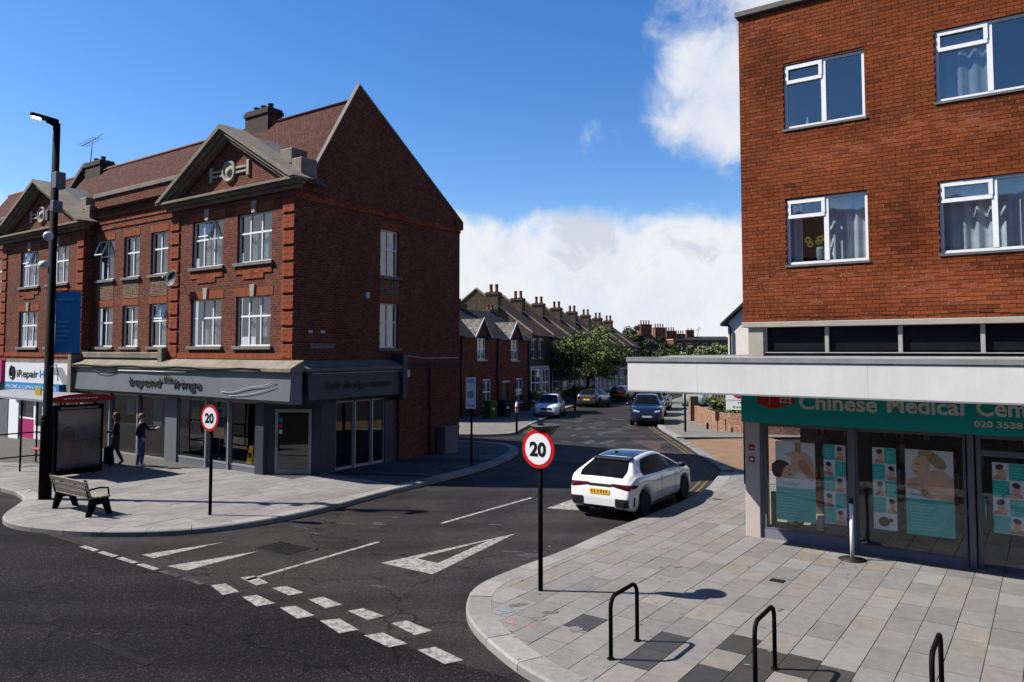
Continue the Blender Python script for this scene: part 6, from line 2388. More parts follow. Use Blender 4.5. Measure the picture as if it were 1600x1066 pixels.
    # wheels
    for a in spec['axles']:
        for s in (1, -1):
            yo = s * (interp(wt, a) - .012)
            wh = MB()
            wh.lathe([(R_ * .66, 0), (R_ * .70, .012), (R_ * .93, .010), (R_, -.03), (R_, -.17), (R_ * .93, -.20), (R_ * .6, -.20)], (0, 0, 0), 28, axis='y')
            wh.v = [Vector((v.x + a - ax0, yo + s * v.y, v.z + R_)) for v in wh.v]
            wo_ = wh.build('wheel', 'tyre', t)
            rm = MB()
            rm.lathe([(0.0, -.035), (R_ * .12, -.03), (R_ * .14, -.045), (R_ * .60, -.06), (R_ * .655, -.01), (R_ * .67, -.005)], (0, 0, 0), 28, axis='y', mi=1)
            for k in range(5):
                an = rad(72 * k + 18)
                c, si = math.cos(an), math.sin(an)
                for off in (-.035, .035):
                    i0, i1 = R_ * .12, R_ * .64
                    P = [(c * i0 - si * (off - .018), 0, si * i0 + c * (off - .018)), (c * i1 - si * (off * 1.9 - .02), .0, si * i1 + c * (off * 1.9 - .02)), (c * i1 - si * (off * 1.9 + .02), 0, si * i1 + c * (off * 1.9 + .02)), (c * i0 - si * (off + .018), 0, si * i0 + c * (off + .018))]
                    rm.prism([(p[0], -.03, p[2]) for p in P], (0, .022, 0))
            rm.v = [Vector((v.x + a - ax0, yo + s * v.y, v.z + R_)) for v in rm.v]
            rm.build('rim', [rim, 'car_trim'], wo_)
    return t


car('white_hatchback', 'white hatchback with black glass roof turning into the side street', 'car', (2.40, 18.25), 33, HATCH, 'paint_car_white', 'dark', 'rim_dark', 0.97, roof_panel='roof_glass')
car('silver_hatchback', 'small silver hatchback facing us at the left kerb', 'car', (2.65, 50.0), 190, SMALL, 'paint_car_silver', group='cars parked along the side street')
car('grey_hatchback', 'dark grey-brown hatchback parked half on the left pavement under the tree', 'car', (6.1, 60.0), 24, HATCH, 'paint_car_grey', group='cars parked along the side street')
car('maroon_car', 'maroon car parked beyond the grey hatchback on the left', 'car', (9.9, 70.5), 22, HATCH, 'paint_car_maroon', group='cars parked along the side street')
car('blue_suv', 'dark blue sport utility car parked facing us on the right', 'car', (7.85, 44.2), 190, SUV, 'paint_car_blue', group='cars parked along the side street')
car('black_car', 'black car parked right behind the blue one', 'car', (9.35, 50.6), 192, SUV, 'paint_car_black', group='cars parked along the side street')
car('dark_van', 'dark tall car at the back of the right-hand row', 'car', (11.0, 57.0), 195, SUV, 'paint_car_black', group='cars parked along the side street', scale=1.04)
car('pale_green_van', 'pale green van glimpsed under the canopy beyond the parked row', 'van', (15.2, 62.5), 197, VAN, 'paint_car_green', group='cars parked along the side street')
# ------------------------------------------------------------------ houses down the side street
brick_mat('brick_cottage', (0.27, 0.075, 0.045), (0.20, 0.055, 0.038), (0.16, 0.09, 0.07), ms=0.008, darkamt=0.25)
brick_mat('brick_stock', (0.20, 0.15, 0.095), (0.15, 0.105, 0.07), (0.17, 0.15, 0.12), ms=0.009, darkamt=0.5, dark=(0.05, 0.042, 0.035))
brick_mat('brick_far_red', (0.30, 0.105, 0.06), (0.22, 0.08, 0.05), (0.2, 0.14, 0.11), ms=0.009, darkamt=0.3)
brick_mat('brick_garden', (0.40, 0.21, 0.125), (0.30, 0.14, 0.09), (0.38, 0.30, 0.22), ms=0.010, darkamt=0.25, dark=(0.12, 0.07, 0.05))
brick_mat('slate', (0.060, 0.062, 0.068), (0.042, 0.043, 0.048), (0.02, 0.02, 0.022), bw=0.3, rh=0.2, ms=0.008, darkamt=0.3, dark=(0.03, 0.03, 0.03), bump=0.7)
brick_mat('old_tile', (0.145, 0.098, 0.07), (0.09, 0.062, 0.048), (0.04, 0.03, 0.025), bw=0.25, rh=0.18, ms=0.01, darkamt=0.45, dark=(0.06, 0.05, 0.045), bump=0.8)
brick_mat('slate_pale', (0.27, 0.26, 0.24), (0.20, 0.19, 0.175), (0.06, 0.058, 0.055), bw=0.3, rh=0.2, ms=0.012, darkamt=0.3, dark=(0.1, 0.095, 0.09), bump=0.7)
mat('coping_pale', (0.56, 0.47, 0.33), 0.85, var=0.18, scale=2, dirt=0.4)
mat('stucco', (0.52, 0.50, 0.45), 0.85, var=0.08, scale=2, dirt=0.25)
mat('cream_render', (0.9, 0.87, 0.78), 0.85, var=0.06, scale=1.5, dirt=0.2)
mat('barge_white', (0.60, 0.59, 0.55), 0.7, var=0.1)
mat('door_black', (0.03, 0.035, 0.035), 0.4, var=0.1)
mat('hedge', (0.055, 0.085, 0.022), 0.8, var=0.5, scale=3, tint=0.55)
mat('leaf', (0.155, 0.195, 0.052), 0.65, var=0.35, scale=1.2, tint=0.6)
mat('leaf_dark', (0.065, 0.10, 0.035), 0.7, var=0.4, scale=1.2, tint=0.55)
mat('leaf_blue', (0.055, 0.085, 0.06), 0.7, var=0.35, scale=1.2, tint=0.5)
mat('leaf_olive', (0.22, 0.25, 0.095), 0.7, var=0.35, scale=1.0, tint=0.5)
mat('bark', (0.09, 0.07, 0.05), 0.9, var=0.3, scale=8, bump=0.5)
mat('fence_wood', (0.10, 0.075, 0.055), 0.85, var=0.3, scale=6)


def sash(parent, x0, x1, z0, z1, y=0.0, cols=2):
    return window(parent, x0, x1, z0, z1, y, (1,) * cols, (.5,), sill=.07, fr=.07, curtain='curtain', sillm='barge_white', depth=.07)


def house_frame(p, heading):
    """rotation so that x runs away along the street and y into the house"""
    return math.atan2(math.cos(rad(heading)), math.sin(rad(heading)))


# two (and a hidden third) small red cottages with gablets
HC = 29
cd = Vector((math.sin(rad(HC)), math.cos(rad(HC)), 0))
cend = Vector((1.19, 53.9, 0))
lab = ['red brick cottage half hidden behind the corner building', 'red brick cottage with white-edged gablet behind the green bin', 'red brick cottage with gablet next to the grey terrace']
for k in range(3):
    w = 4.4
    p = cend - cd * (4.4 * (3 - k))
    base = gz(p.y + 2) + .02
    t = thing('red_cottage', lab[k], 'house', (p.x, p.y, base), house_frame(p, HC), 'red brick cottages')
    z0 = .0
    eav, rid, dep = 5.15, 7.05, 5.7
    wm = MB()
    wu = (1.8, 2.85, 3.62, 4.99)
    wl_ = (2.5, 3.55, .72, 2.36)
    dh = (.6, 1.45, .05, 2.1)
    wall_holes(wm, 0, w, -.3, eav, [wu, wl_, dh], 0.0, .12)
    wm.face([(w, 0, -.3), (w, dep, -.3), (w, dep, eav), (w, dep / 2, rid), (w, 0, eav)])
    wm.face([(0, 0, -.3), (0, 0, eav), (0, dep / 2, rid), (0, dep, eav), (0, dep, -.3)])
    gx = (wu[0] + wu[1]) / 2
    wm.face([(gx - .85, 0, eav - .08), (gx + .85, 0, eav - .08), (gx, 0, eav + 1.0)])
    wm.build('wall', 'brick_cottage', t)
    sash(t, *wu)
    sash(t, *wl_)
    MB().box(dh[0], dh[1], .08, .12, dh[2], dh[3]).build('door', 'door_black', t)
    MB().box(dh[0] - .1, dh[1] + .1, -.05, .05, 2.14, 2.26).build('lintel', 'barge_white', t)
    MB().box(-.001, w, -.03, .04, 2.95, 3.08).build('brick_band', 'brick_cottage', t)
    rf = MB()
    rf.face([(-.02, -.22, eav - .15), (w + .02, -.22, eav - .15), (w + .02, dep / 2, rid + .05), (-.02, dep / 2, rid + .05)])
    rf.face([(-.02, dep / 2, rid + .05), (w + .02, dep / 2, rid + .05), (w + .02, dep + .2, eav - .1), (-.02, dep + .2, eav - .1)])
    rf = rf.build('roof', 'slate', t)
    gr = MB()
    for s in (-1, 1):
        gr.face([(gx + s * 1.0, -.2, eav - .16), (gx, -.2, eav + 1.08), (gx, 1.75, eav + 1.08), (gx + s * 1.0, .1, eav - .08)])
    gr.build('gablet_roof', 'slate_pale', rf)
    for s in (-1, 1):
        MB().prism([(gx + s * 1.0, -.23, eav - .20), (gx, -.23, eav + 1.05), (gx, -.23, eav + 1.17), (gx + s * 1.02, -.23, eav - .06)], (0, .05, 0)).build('bargeboard', 'barge_white', rf)
    MB().tube([(w - .1, -.06, -.2), (w - .1, -.06, eav - .2)], .05, 8).build('downpipe', 'black_paint', t)
    if k < 3:
        stack(rf, w - .1 if k else w - .3, dep / 2 + .3, rid - .8, rid + .45 - .12 * k, 1.25, .75, 2, 'brick_stock', 'clay')

# grey stock-brick terrace stepping down the hill
HT = 20.5
td = Vector((math.sin(rad(HT)), math.cos(rad(HT)), 0))
tp = Vector((1.35, 61.6, 0))
NH = 8
order = ['first', 'second', 'third', 'fourth', 'fifth', 'sixth', 'seventh', 'eighth']
for k in range(NH):
    w = 5.9
    p = tp + td * (w * k)
    base = gz(p.y + 3)
    t = thing('terraced_house', 'grey-brown brick terraced house with bay window, %s beyond the red cottages' % order[k], 'house', (p.x, p.y, base), house_frame(p, HT), 'terraced houses down the left of the street')
    eav, rid, dep = 5.9, 9.3, 9.2
    wm = MB()
    ups = [(.75, 1.6, 3.95, 5.4), (2.6, 3.45, 3.95, 5.4)]
    dh = (4.2, 5.1, .2, 2.5)
    wall_holes(wm, 0, w, -.6, eav, ups + [dh], 0.0, .12)
    wm.face([(0, 0, -.6), (0, 0, eav), (0, dep / 2, rid), (0, dep, eav), (0, dep, -.6)])
    wm.face([(w, 0, -.6), (w, dep, -.6), (w, dep, eav), (w, dep / 2, rid), (w, 0, eav)])
    wm.build('wall', 'brick_stock', t)
    for u in ups:
        sash(t, *u, cols=1)
        MB().box(u[0] - .12, u[1] + .12, -.04, .03, u[3] + .01, u[3] + .22).build('lintel', 'barge_white', t)
    MB().box(dh[0], dh[1], .08, .12, dh[2], dh[3]).build('door', 'door_black', t)
    MB().box(dh[0] - .18, dh[1] + .18, -.06, .04, 2.52, 2.8).build('lintel', 'barge_white', t)
    # canted bay
    bx = [(.4, 0), (1.0, -.85), (2.8, -.85), (3.4, 0)]
    bb = MB()
    bb.prism([(x, y, -.5) for x, y in bx], (0, 0, 1.35))
    bb.prism([(x, y, 3.05) for x, y in bx], (0, 0, .25))
    for x, y in bx[1:3]:
        bb.box(x - .12, x + .12, y - .02, y + .2, .85, 3.05)
    bay = bb.build('bay_window', 'barge_white', t)
    for (xa, ya), (xb2, yb2) in zip(bx, bx[1:]):
        F = frame_xf((xa, ya), (xb2, yb2))
        ln = math.hypot(xb2 - xa, yb2 - ya)
        fr_ = MB(F)
        for b_ in ((.06, ln - .06, .03, .08, .86, .95), (.06, ln - .06, .03, .08, 1.9, 1.98), (.06, ln - .06, .03, .08, 2.96, 3.04), (.06, .13, .031, .079, .95, 2.96), (ln - .13, ln - .06, .031, .079, .95, 2.96)):
            fr_.box(*b_)
        if ln > 1.5:
            fr_.box(ln / 2 - .06, ln / 2 + .06, .02, .079, .95, 2.96)
        fr_.build('bay_frame', 'upvc', bay)
        q_ = MB(F)
        q_.face([(.06, .06, .9), (ln - .06, .06, .9), (ln - .06, .06, 3.0), (.06, .06, 3.0)])
        q_.build('pane', 'glass', bay)
    MB().box(.6, 3.2, -.35, -.3, .9, 3.0).build('curtain', 'curtain', bay)
    rf = MB()
    rf.face([(-.02, -.25, eav - .1), (w, -.25, eav - .1), (w, dep / 2, rid), (-.02, dep / 2, rid)])
    rf.face([(-.02, dep / 2, rid), (w, dep / 2, rid), (w, dep + .2, eav - .1), (-.02, dep + .2, eav - .1)])
    roof_ = rf.build('roof', 'old_tile', t)
    pw = MB()
    P = [(-.14, -.35, eav - .35), (-.14, -.35, eav + .1), (-.14, dep / 2, rid + .42), (-.14, dep + .2, eav + .2), (-.14, dep + .2, eav - .3)]
    pw.prism(P, (.28, 0, 0))
    pw.build('party_wall', 'brick_stock', roof_)
    for a, b in ((P[1], P[2]), (P[2], P[3])):
        MB().prism([(-.20, a[1], a[2] + .001), (-.20, b[1], b[2] + .001), (-.20, b[1], b[2] + .11), (-.20, a[1], a[2] + .11)], (.40, 0, 0)).build('wall_coping', 'coping_pale', roof_)
    st = stack(roof_, 0.05, dep / 2 - 1.5, rid - 1.6, rid + .12, .85, 1.1, 0, 'brick_stock')
    for i in range(2):
        MB().lathe([(.17, 0), (.18, .05), (.14, .1), (.13, .55), (.16, .6), (.16, .66), (.08, .665)], (.05, dep / 2 - 1.78 + i * .5, rid + .12), 10).build('chimney_pot', 'clay', st)
    # low front wall with a hedge
    o = MB().box(0, w - .1, -2.6, -2.4, -.4, .75).build('front_wall', 'brick_stock', t)


def leaves(n, shape, size, seed, clumps=60, spread=.42, tilt=True):
    """leaf-sized quads gathered in clumps through a crown; shape(rnd) gives clump centres and radii"""
    r = random.Random(seed)
    mb = MB()
    cs = [shape(r) for _ in range(clumps)]
    for c, rc in cs:
        tone = r.gauss(.5, .2)
        for _ in range(max(3, n // clumps)):
            d = Vector((r.gauss(0, 1), r.gauss(0, 1), r.gauss(0, 1)))
            d = d.normalized() * rc * r.random() ** .45
            d.z *= .75
            p = c + d
            s = size * r.uniform(.6, 1.35)
            a = Vector((r.gauss(0, 1), r.gauss(0, 1), r.gauss(0, .7))).normalized()
            b = a.cross(Vector((r.gauss(0, 1), r.gauss(0, 1), r.gauss(0, 1)))).normalized()
            t_ = min(1, max(0, tone + r.gauss(0, .14)))
            mb.face([p - a * s, p - b * s * .55, p + a * s, p + b * s * .55], t=t_)
    return mb


def tree(name, label, p, h, rx, rz_, trunk, leafm, n, size, seed, clumps=70, lean=0.0, low=.32, group=None):
    t = thing(name, label, 'tree', (p[0], p[1], p[2]), 0, group)
    r = random.Random(seed)
    zc = h - rz_
    tb = MB()
    tb.tube([(0, 0, -.2), (.03, 0, h * low * .6), (lean * .3, .02, h * low), (lean * .7, 0, zc), (lean, 0, h - rz_ * .5)], [trunk * 1.25, trunk, trunk * .85, trunk * .55, trunk * .15], 10)
    tips = []
    for k in range(9):
        a = k * 2.4 + r.random()
        z0 = h * low * r.uniform(.85, 1.3)
        e = Vector((lean + rx * .7 * math.cos(a), rx * .7 * math.sin(a), zc + rz_ * r.uniform(-.35, .6)))
        m_ = Vector((e.x * .45, e.y * .45, z0 + (e.z - z0) * .6))
        tb.tube([(lean * .3, 0, z0), tuple(m_), tuple(e)], [trunk * .45, trunk * .28, trunk * .08], 7)
    tb.build('trunk', 'bark', t)

    def sh(rr):
        d = Vector((rr.gauss(0, 1), rr.gauss(0, 1), rr.gauss(0, 1))).normalized()
        k = rr.uniform(.35, .92)
        c = Vector((lean + d.x * rx * k, d.y * rx * k, zc + d.z * rz_ * k))
        return c, rx * rr.uniform(.16, .30)
    leaves(n, sh, size, seed, clumps).build('crown', leafm, t, normals=False)
    return t


tree('street_tree', 'leafy green street tree in front of the grey terrace', (6.6, 66.0, gz(66) + .1), 6.9, 3.5, 2.75, .17, 'leaf', 15000, .12, 5, 90)
# low hedges and dark fronts along the left pavement
for k, (x0, y0, ln, lab) in enumerate(((0.2, 52.5, 5.0, 'dark clipped hedge before the first grey terraced house'), (2.6, 58.6, 6.0, 'long dark hedge behind the grey hatchback'), (5.0, 65.0, 7.0, 'dark hedge behind the trunk of the street tree'))):
    t = thing('hedge', lab, 'hedge', (x0, y0, gz(y0)), house_frame(None, 22), 'hedges along the left pavement')
    rh = random.Random(k)

    def sh2(rr, ln=ln):
        return Vector((rr.uniform(0, ln), rr.uniform(-.35, .35), rr.uniform(.1, 1.25))), .3
    leaves(3000, sh2, .08, 40 + k, 60).build('foliage', 'leaf_dark', t, normals=False)
    tb = MB()
    for i in range(int(ln)):
        tb.tube([(i + .5, 0, 0), (i + .5, .05, .9)], .04, 5)
    tb.build('stems', 'bark', t)
# slim lamp column half way down
t = thing('slim_street_lamp', 'slim dark lamp column in front of the street tree', 'street lamp', (4.55, 55.0, gz(55) + .1))
MB().tube([(0, 0, -.1), (0, 0, 1.2), (0, 0, 5.75)], [.085, .07, .05], 10).build('column', 'post_black', t)
MB().tube([(0, 0, 5.7), (.15, -.05, 5.82), (.5, -.1, 5.86)], [.04, .035, .06], 8).build('lantern', 'post_black', t)

# far trees
for i, (px, y, zt, rx, rz_, m_, nm, lab, n) in enumerate((
        (986, 118, 8.3, 2.6, 5.2, 'leaf_dark', 'dark_tree', 'dark tall tree at the far end of the terrace', 7000),
        (1004, 132, 8.0, 2.8, 5.2, 'leaf_dark', 'dark_tree', 'dark tree between the terrace end and the far chimneys', 7000),
        (1026, 124, 6.7, 3.2, 4.4, 'leaf_blue', 'blue_green_tree', 'blue-green tree below the far red chimneys', 7000),
        (1042, 112, 5.6, 2.4, 3.2, 'leaf_dark', 'dark_tree', 'dark bushy tree left of the small round tree', 5000),
        (1057, 105, 4.9, 1.6, 2.6, 'leaf', 'round_tree', 'small rounded bright green tree over the canopy end', 4000),
        (1085, 100, 4.9, 2.0, 2.6, 'leaf_olive', 'olive_tree', 'olive tree right of the small round tree', 5000),
        (1108, 97, 5.2, 2.4, 2.8, 'leaf_olive', 'olive_tree', 'broad olive tree in front of the long low roof', 6000),
        (1130, 92, 5.1, 2.0, 2.8, 'leaf_olive', 'olive_tree', 'olive tree beside the white rendered house', 5000))):
    X = (px - 800) / 1180 * y
    g0 = gz(y)
    tree(nm, lab, (X, y, g0), zt - g0, rx, rz_, .2, m_, n, .17, 60 + i, 60, 0, .25, group='trees at the end of the street')

# far row of houses on the right curve of the street, only roofs and chimneys in view
for i, (px, y, zr) in enumerate(((1009, 150, 7.6), (1031, 158, 7.2), (1048, 166, 6.7), (1063, 174, 6.2))):
    X = (px - 800) / 1180 * y
    g0 = gz(min(y, 170))
    t = thing('far_terraced_house', 'far terraced house with red chimney pots, %s from the left above the trees' % ('first', 'second', 'third', 'fourth')[i], 'house', (X, y, g0), rad(115), 'far terraced houses')
    H_ = zr - g0
    wm = MB()
    wm.face([(0, -4, -1), (0, 4, -1), (0, 4, H_ - 2.4), (0, 0, H_), (0, -4, H_ - 2.4)])
    wm.face([(5.5, -4, -1), (5.5, -4, H_ - 2.4), (5.5, 0, H_), (5.5, 4, H_ - 2.4), (5.5, 4, -1)])
    wm.face([(0, -4, -1), (0, -4, H_ - 2.4), (5.5, -4, H_ - 2.4), (5.5, -4, -1)])
    wm.face([(0, 4, -1), (5.5, 4, -1), (5.5, 4, H_ - 2.4), (0, 4, H_ - 2.4)])
    wm.build('wall', 'brick_far_red', t)
    rf = MB()
    for s in (-1, 1):
        rf.face([(-.1, s * 4.2, H_ - 2.5), (5.6, s * 4.2, H_ - 2.5), (5.6, 0, H_ + .05), (-.1, 0, H_ + .05)])
    rf = rf.build('roof', 'old_tile', t)
    ch = stack(rf, .3, 0, H_ - .8, H_ + 1.4, 1.1, 2.6, 0, 'brick_far_red')
    for j in range(4):
        MB().lathe([(.17, 0), (.14, .1), (.13, .7), (.16, .75), (.16, .8)], (.3, -.95 + j * .63, H_ + 1.4), 8).build('chimney_pot', 'clay', ch)
    for j in range(2):
        sash(t, 1.0 + j * 2.2, 2.0 + j * 2.2, H_ - 4.6, H_ - 3.2, -4.0, 1)
t = thing('far_brick_house', 'flat-fronted red brick house end seen over the round tree', 'house', ((1068 - 800) / 1180 * 150, 150, gz(150)), 0)
H_ = 3.9 + 2.0 - gz(150)
b_ = MB().box(-2.0, 2.6, 0, 6, -1, H_)
b_.build('wall', 'brick_far_red', t)
for j in range(2):
    sash(t, -1.3 + j * 1.9, -.4 + j * 1.9, H_ - 2.0, H_ - .7, -.08, 1)
MB().box(-2.15, 2.75, -.15, 6.1, H_ + .001, H_ + .2).build('parapet', 'coping_pale', t)
t = thing('far_low_building', 'long low building with flat grey roof behind the olive trees', 'building', ((1108 - 800) / 1180 * 160, 160, gz(160)), 0)
H_ = 3.9 + 2.1 - gz(160)
MB().box(-4.2, 4.4, 0, 8, -1, H_).build('wall', 'brick_stock', t)
MB().prism([(-4.5, -.4, H_ + .001), (4.7, -.4, H_ + .001), (4.7, 4, H_ + .7), (-4.5, 4, H_ + .7)], (0, 0, .12)).build('roof', 'slate', t)
for j in range(4):
    sash(t, -3.5 + j * 2.0, -2.4 + j * 2.0, H_ - 1.9, H_ - .6, -.08, 1)
stack(t, -3.4, 3, H_, H_ + 2.2, 1.6, 1.2, 2, 'brick_far_red')
t = thing('far_aerial', 'thin slanting aerial mast above the long low roof', 'aerial', ((1090 - 800) / 1180 * 160, 161, gz(160) + H_ + .3))
MB().tube([(0, 0, -.4), (.6, 0, 2.6)], .05, 5).build('mast', 'iron', t)
MB().tube([(-.2, 0, 1.6), (.9, 0, 2.3)], .04, 5).build('boom', 'iron', t)

# white rendered house on the right, above the canopy
t = thing('white_house', 'white rendered gable house showing between canopy and brick block', 'house', (12.75, 44.6, gz(44)), rad(-38))
H_ = 5.75
wm = MB()
wm.face([(0, 0, -.3), (9, 0, -.3), (9, 0, H_ + 1.2), (4.5, 0, H_ + 4.0), (0, 0, H_)])
wm.face([(0, 0, -.3), (0, 0, H_), (0, 8, H_), (0, 8, -.3)])
wm.build('wall', 'cream_render', t)
rf = MB()
rf.prism([(-.35, -.3, H_ - .18), (4.5, -.3, H_ + 4.05), (4.5, -.3, H_ + 4.2), (-.35, -.3, H_ - .02)], (0, 8.6, 0))
rf.build('roof', 'slate', t)
MB().tube([(.06, -.08, H_ - .1), (.2, -.1, H_ - .4), (.2, -.1, -.2)], .06, 8).build('downpipe', 'black_paint', t)
MB().tube([(1.75, -.1, H_ + 1.1), (1.75, -.1, -.2)], .07, 8).build('downpipe', 'black_paint', t)
for a in (2.6, 5.2):
    sash(t, a, a + 1.1, 3.4, 4.9, -.02, 2)

# curved garden wall with planting, bins and fence behind
gw = thing('garden_wall', 'curved low brick garden wall with a pier at its left end', 'wall', (0, 0, 0))
line = smooth_line([(10.45, 43.6), (10.15, 41.2), (9.95, 38.9), (10.0, 37.2), (10.55, 35.8), (11.6, 35.0), (13.5, 34.4)], 5)
inn = offset_line(line, .24)
mb = MB()
for a, b, c, d in zip(line, line[1:], inn[1:], inn):
    za, zb_ = gz(a[1]) + .08, gz(b[1]) + .08
    h = .82
    mb.face([(a[0], a[1], za - .3), (b[0], b[1], zb_ - .3), (b[0], b[1], zb_ + h), (a[0], a[1], za + h)])
    mb.face([(d[0], d[1], za - .3), (d[0], d[1], za + h), (c[0], c[1], zb_ + h), (c[0], c[1], zb_ - .3)])
mb.build('brickwork', 'brick_garden', gw, normals=False)
for i in range(0, len(line) - 1):
    a, b, c, d = line[i], line[i + 1], inn[i + 1], inn[i]
    e = MB()
    z_ = [gz(p[1]) + .90 for p in (a, b, c, d)]
    e.prism([(a[0], a[1], z_[0] + .001), (b[0], b[1], z_[1] + .001), (c[0], c[1], z_[2] + .001), (d[0], d[1], z_[3] + .001)], (0, 0, .07))
    e.build('coping_course', 'brick_garden', gw)
MB().box(10.2, 10.65, 43.4, 43.85, gz(43) - .2, gz(43) + 1.5).build('pier', 'brick_garden', gw, bevel=.01)
for k, (x, y, n, m_, lab, r_, h_) in enumerate(((10.9, 40.4, 1600, 'leaf_olive', 'yellow-green shrub over the left part of the garden wall', .55, .75), (11.2, 37.6, 1400, 'leaf', 'low green shrub above the curve of the garden wall', .7, .35), (12.3, 36.2, 1400, 'hedge', 'green shrub trailing over the right part of the garden wall', .8, .35))):
    t = thing('garden_shrub', lab, 'shrub', (x, y, gz(y) + .75), 0, 'shrubs behind the garden wall')

    def sh3(rr, r_=r_, h_=h_):
        return Vector((rr.gauss(0, r_ * .5), rr.gauss(0, r_ * .5), rr.uniform(0, h_))), .22
    leaves(n, sh3, .07, 80 + k, 40).build('foliage', m_, t, normals=False)
    MB().tube([(0, 0, -.4), (.02, 0, h_ * .7)], .03, 6).build('stem', 'bark', t)
t = thing('slatted_fence', 'dark slatted garden fence behind the shrubs', 'fence', (11.4, 43.2, gz(43)), rad(-25))
for k in range(22):
    MB().box(k * .16, k * .16 + .13, 0, .02, 0.1, 2.1 + .03 * (k % 3)).build('slat', 'fence_wood', t)
for x in (0, 1.7, 3.4):
    MB().box(x, x + .1, .021, .12, 0, 2.2).build('post', 'fence_wood', t)
t = thing('garden_bin', 'green garden bin beside the shrub behind the wall', 'bin', (11.75, 39.2, gz(39) + .4), rad(20))
MB().prism([(-.28, -.28, 0), (.28, -.28, 0), (.28, .28, 0), (-.28, .28, 0)], (0, 0, 1.0)).build('body', 'bin_green', t, bevel=.03)
MB().prism([(-.3, -.31, 1.001), (-.3, -.3, 1.04), (-.3, .1, 1.09), (-.3, .31, 1.05), (-.3, .31, 1.001)], (.6, 0, 0)).build('lid', 'bin_green', t)
t = thing('brown_plate_post', 'small dark red plate on a thin stake before the garden wall', 'sign', (9.85, 36.45, gz(36) + .08), rad(-20))
MB().tube([(0, 0, 0), (0, 0, .95)], .018, 6).build('stake', 'post_black', t)
MB().box(-.10, .10, -.03, -.015, .52, .98).build('plate', 'plate_brown', t)
t = thing('low_stub_post', 'short dark stub post at the foot of the garden wall', 'post', (9.75, 37.9, gz(38) + .08))
MB().lathe([(.06, 0), (.055, .3), (.03, .34), (0, .35)], n=10).build('stub', 'post_black', t)
MB().lathe([(.09, 0), (.09, .03), (.06, .04)], n=10).build('foot', 'post_black', t)
t = thing('concrete_bollard', 'pale concrete bollard on the pavement beside the parked row', 'bollard', (8.9, 45.4, gz(45) + .1))
MB().lathe([(.14, 0), (.13, .7), (.14, .75), (.10, .95), (0, 1.0)], n=14).build('shaft', 'coping_pale', t)
MB().lathe([(.145, 0), (.145, .08)], (0, 0, .55), 14).build('band', 'sign_face', t)

# the parade that faces the scene from across the main road, behind the viewpoint (its roofline shows in the window glass)
op = thing('opposite_parade', 'long brick parade across the main road, mirrored in the upper windows', 'building', (-7.5, -10.5, 0), ANG + math.pi)
wm = MB()
hh = [(x, x + 1.6, z_, z_ + 1.5) for x in [-44 + 4.2 * i for i in range(21)] for z_ in (4.2, 6.9)]
wall_holes(wm, -46, 46, 0, 9.2, hh, 0, .15)
wm.build('wall', 'brick_red', op)
for h in hh:
    q_ = MB()
    q_.face([(h[0], .12, h[2]), (h[1], .12, h[2]), (h[1], .12, h[3]), (h[0], .12, h[3])])
    q_.build('pane', 'car_glass', op)
rf = MB()
rf.face([(-46, -.3, 9.0), (46, -.3, 9.0), (46, 4.5, 12.4), (-46, 4.5, 12.4)])
rf.face([(-46, 4.5, 12.4), (46, 4.5, 12.4), (46, 9.3, 9.0), (-46, 9.3, 9.0)])
rf.build('roof', 'roof_tile', op)
# ------------------------------------------------------------------ two people outside the corner shop
mat('skin', (0.75, 0.46, 0.34), 0.55, var=0.08)
mat('hair_auburn', (0.16, 0.055, 0.02), 0.6, var=0.3, scale=30)
mat('hair_grey', (0.20, 0.15, 0.11), 0.7, var=0.3, scale=30)
mat('cloth_black', (0.016, 0.016, 0.018), 0.85, var=0.3, scale=12)
mat('cloth_charcoal', (0.06, 0.06, 0.07), 0.85, var=0.3, scale=12)
mat('cloth_navy', (0.016, 0.020, 0.045), 0.8, var=0.3, scale=12)
mat('denim', (0.11, 0.16, 0.32), 0.85, var=0.25, scale=14)
mat('shoe_white', (1.0, 1.0, 1.0), 0.6, var=0.05)


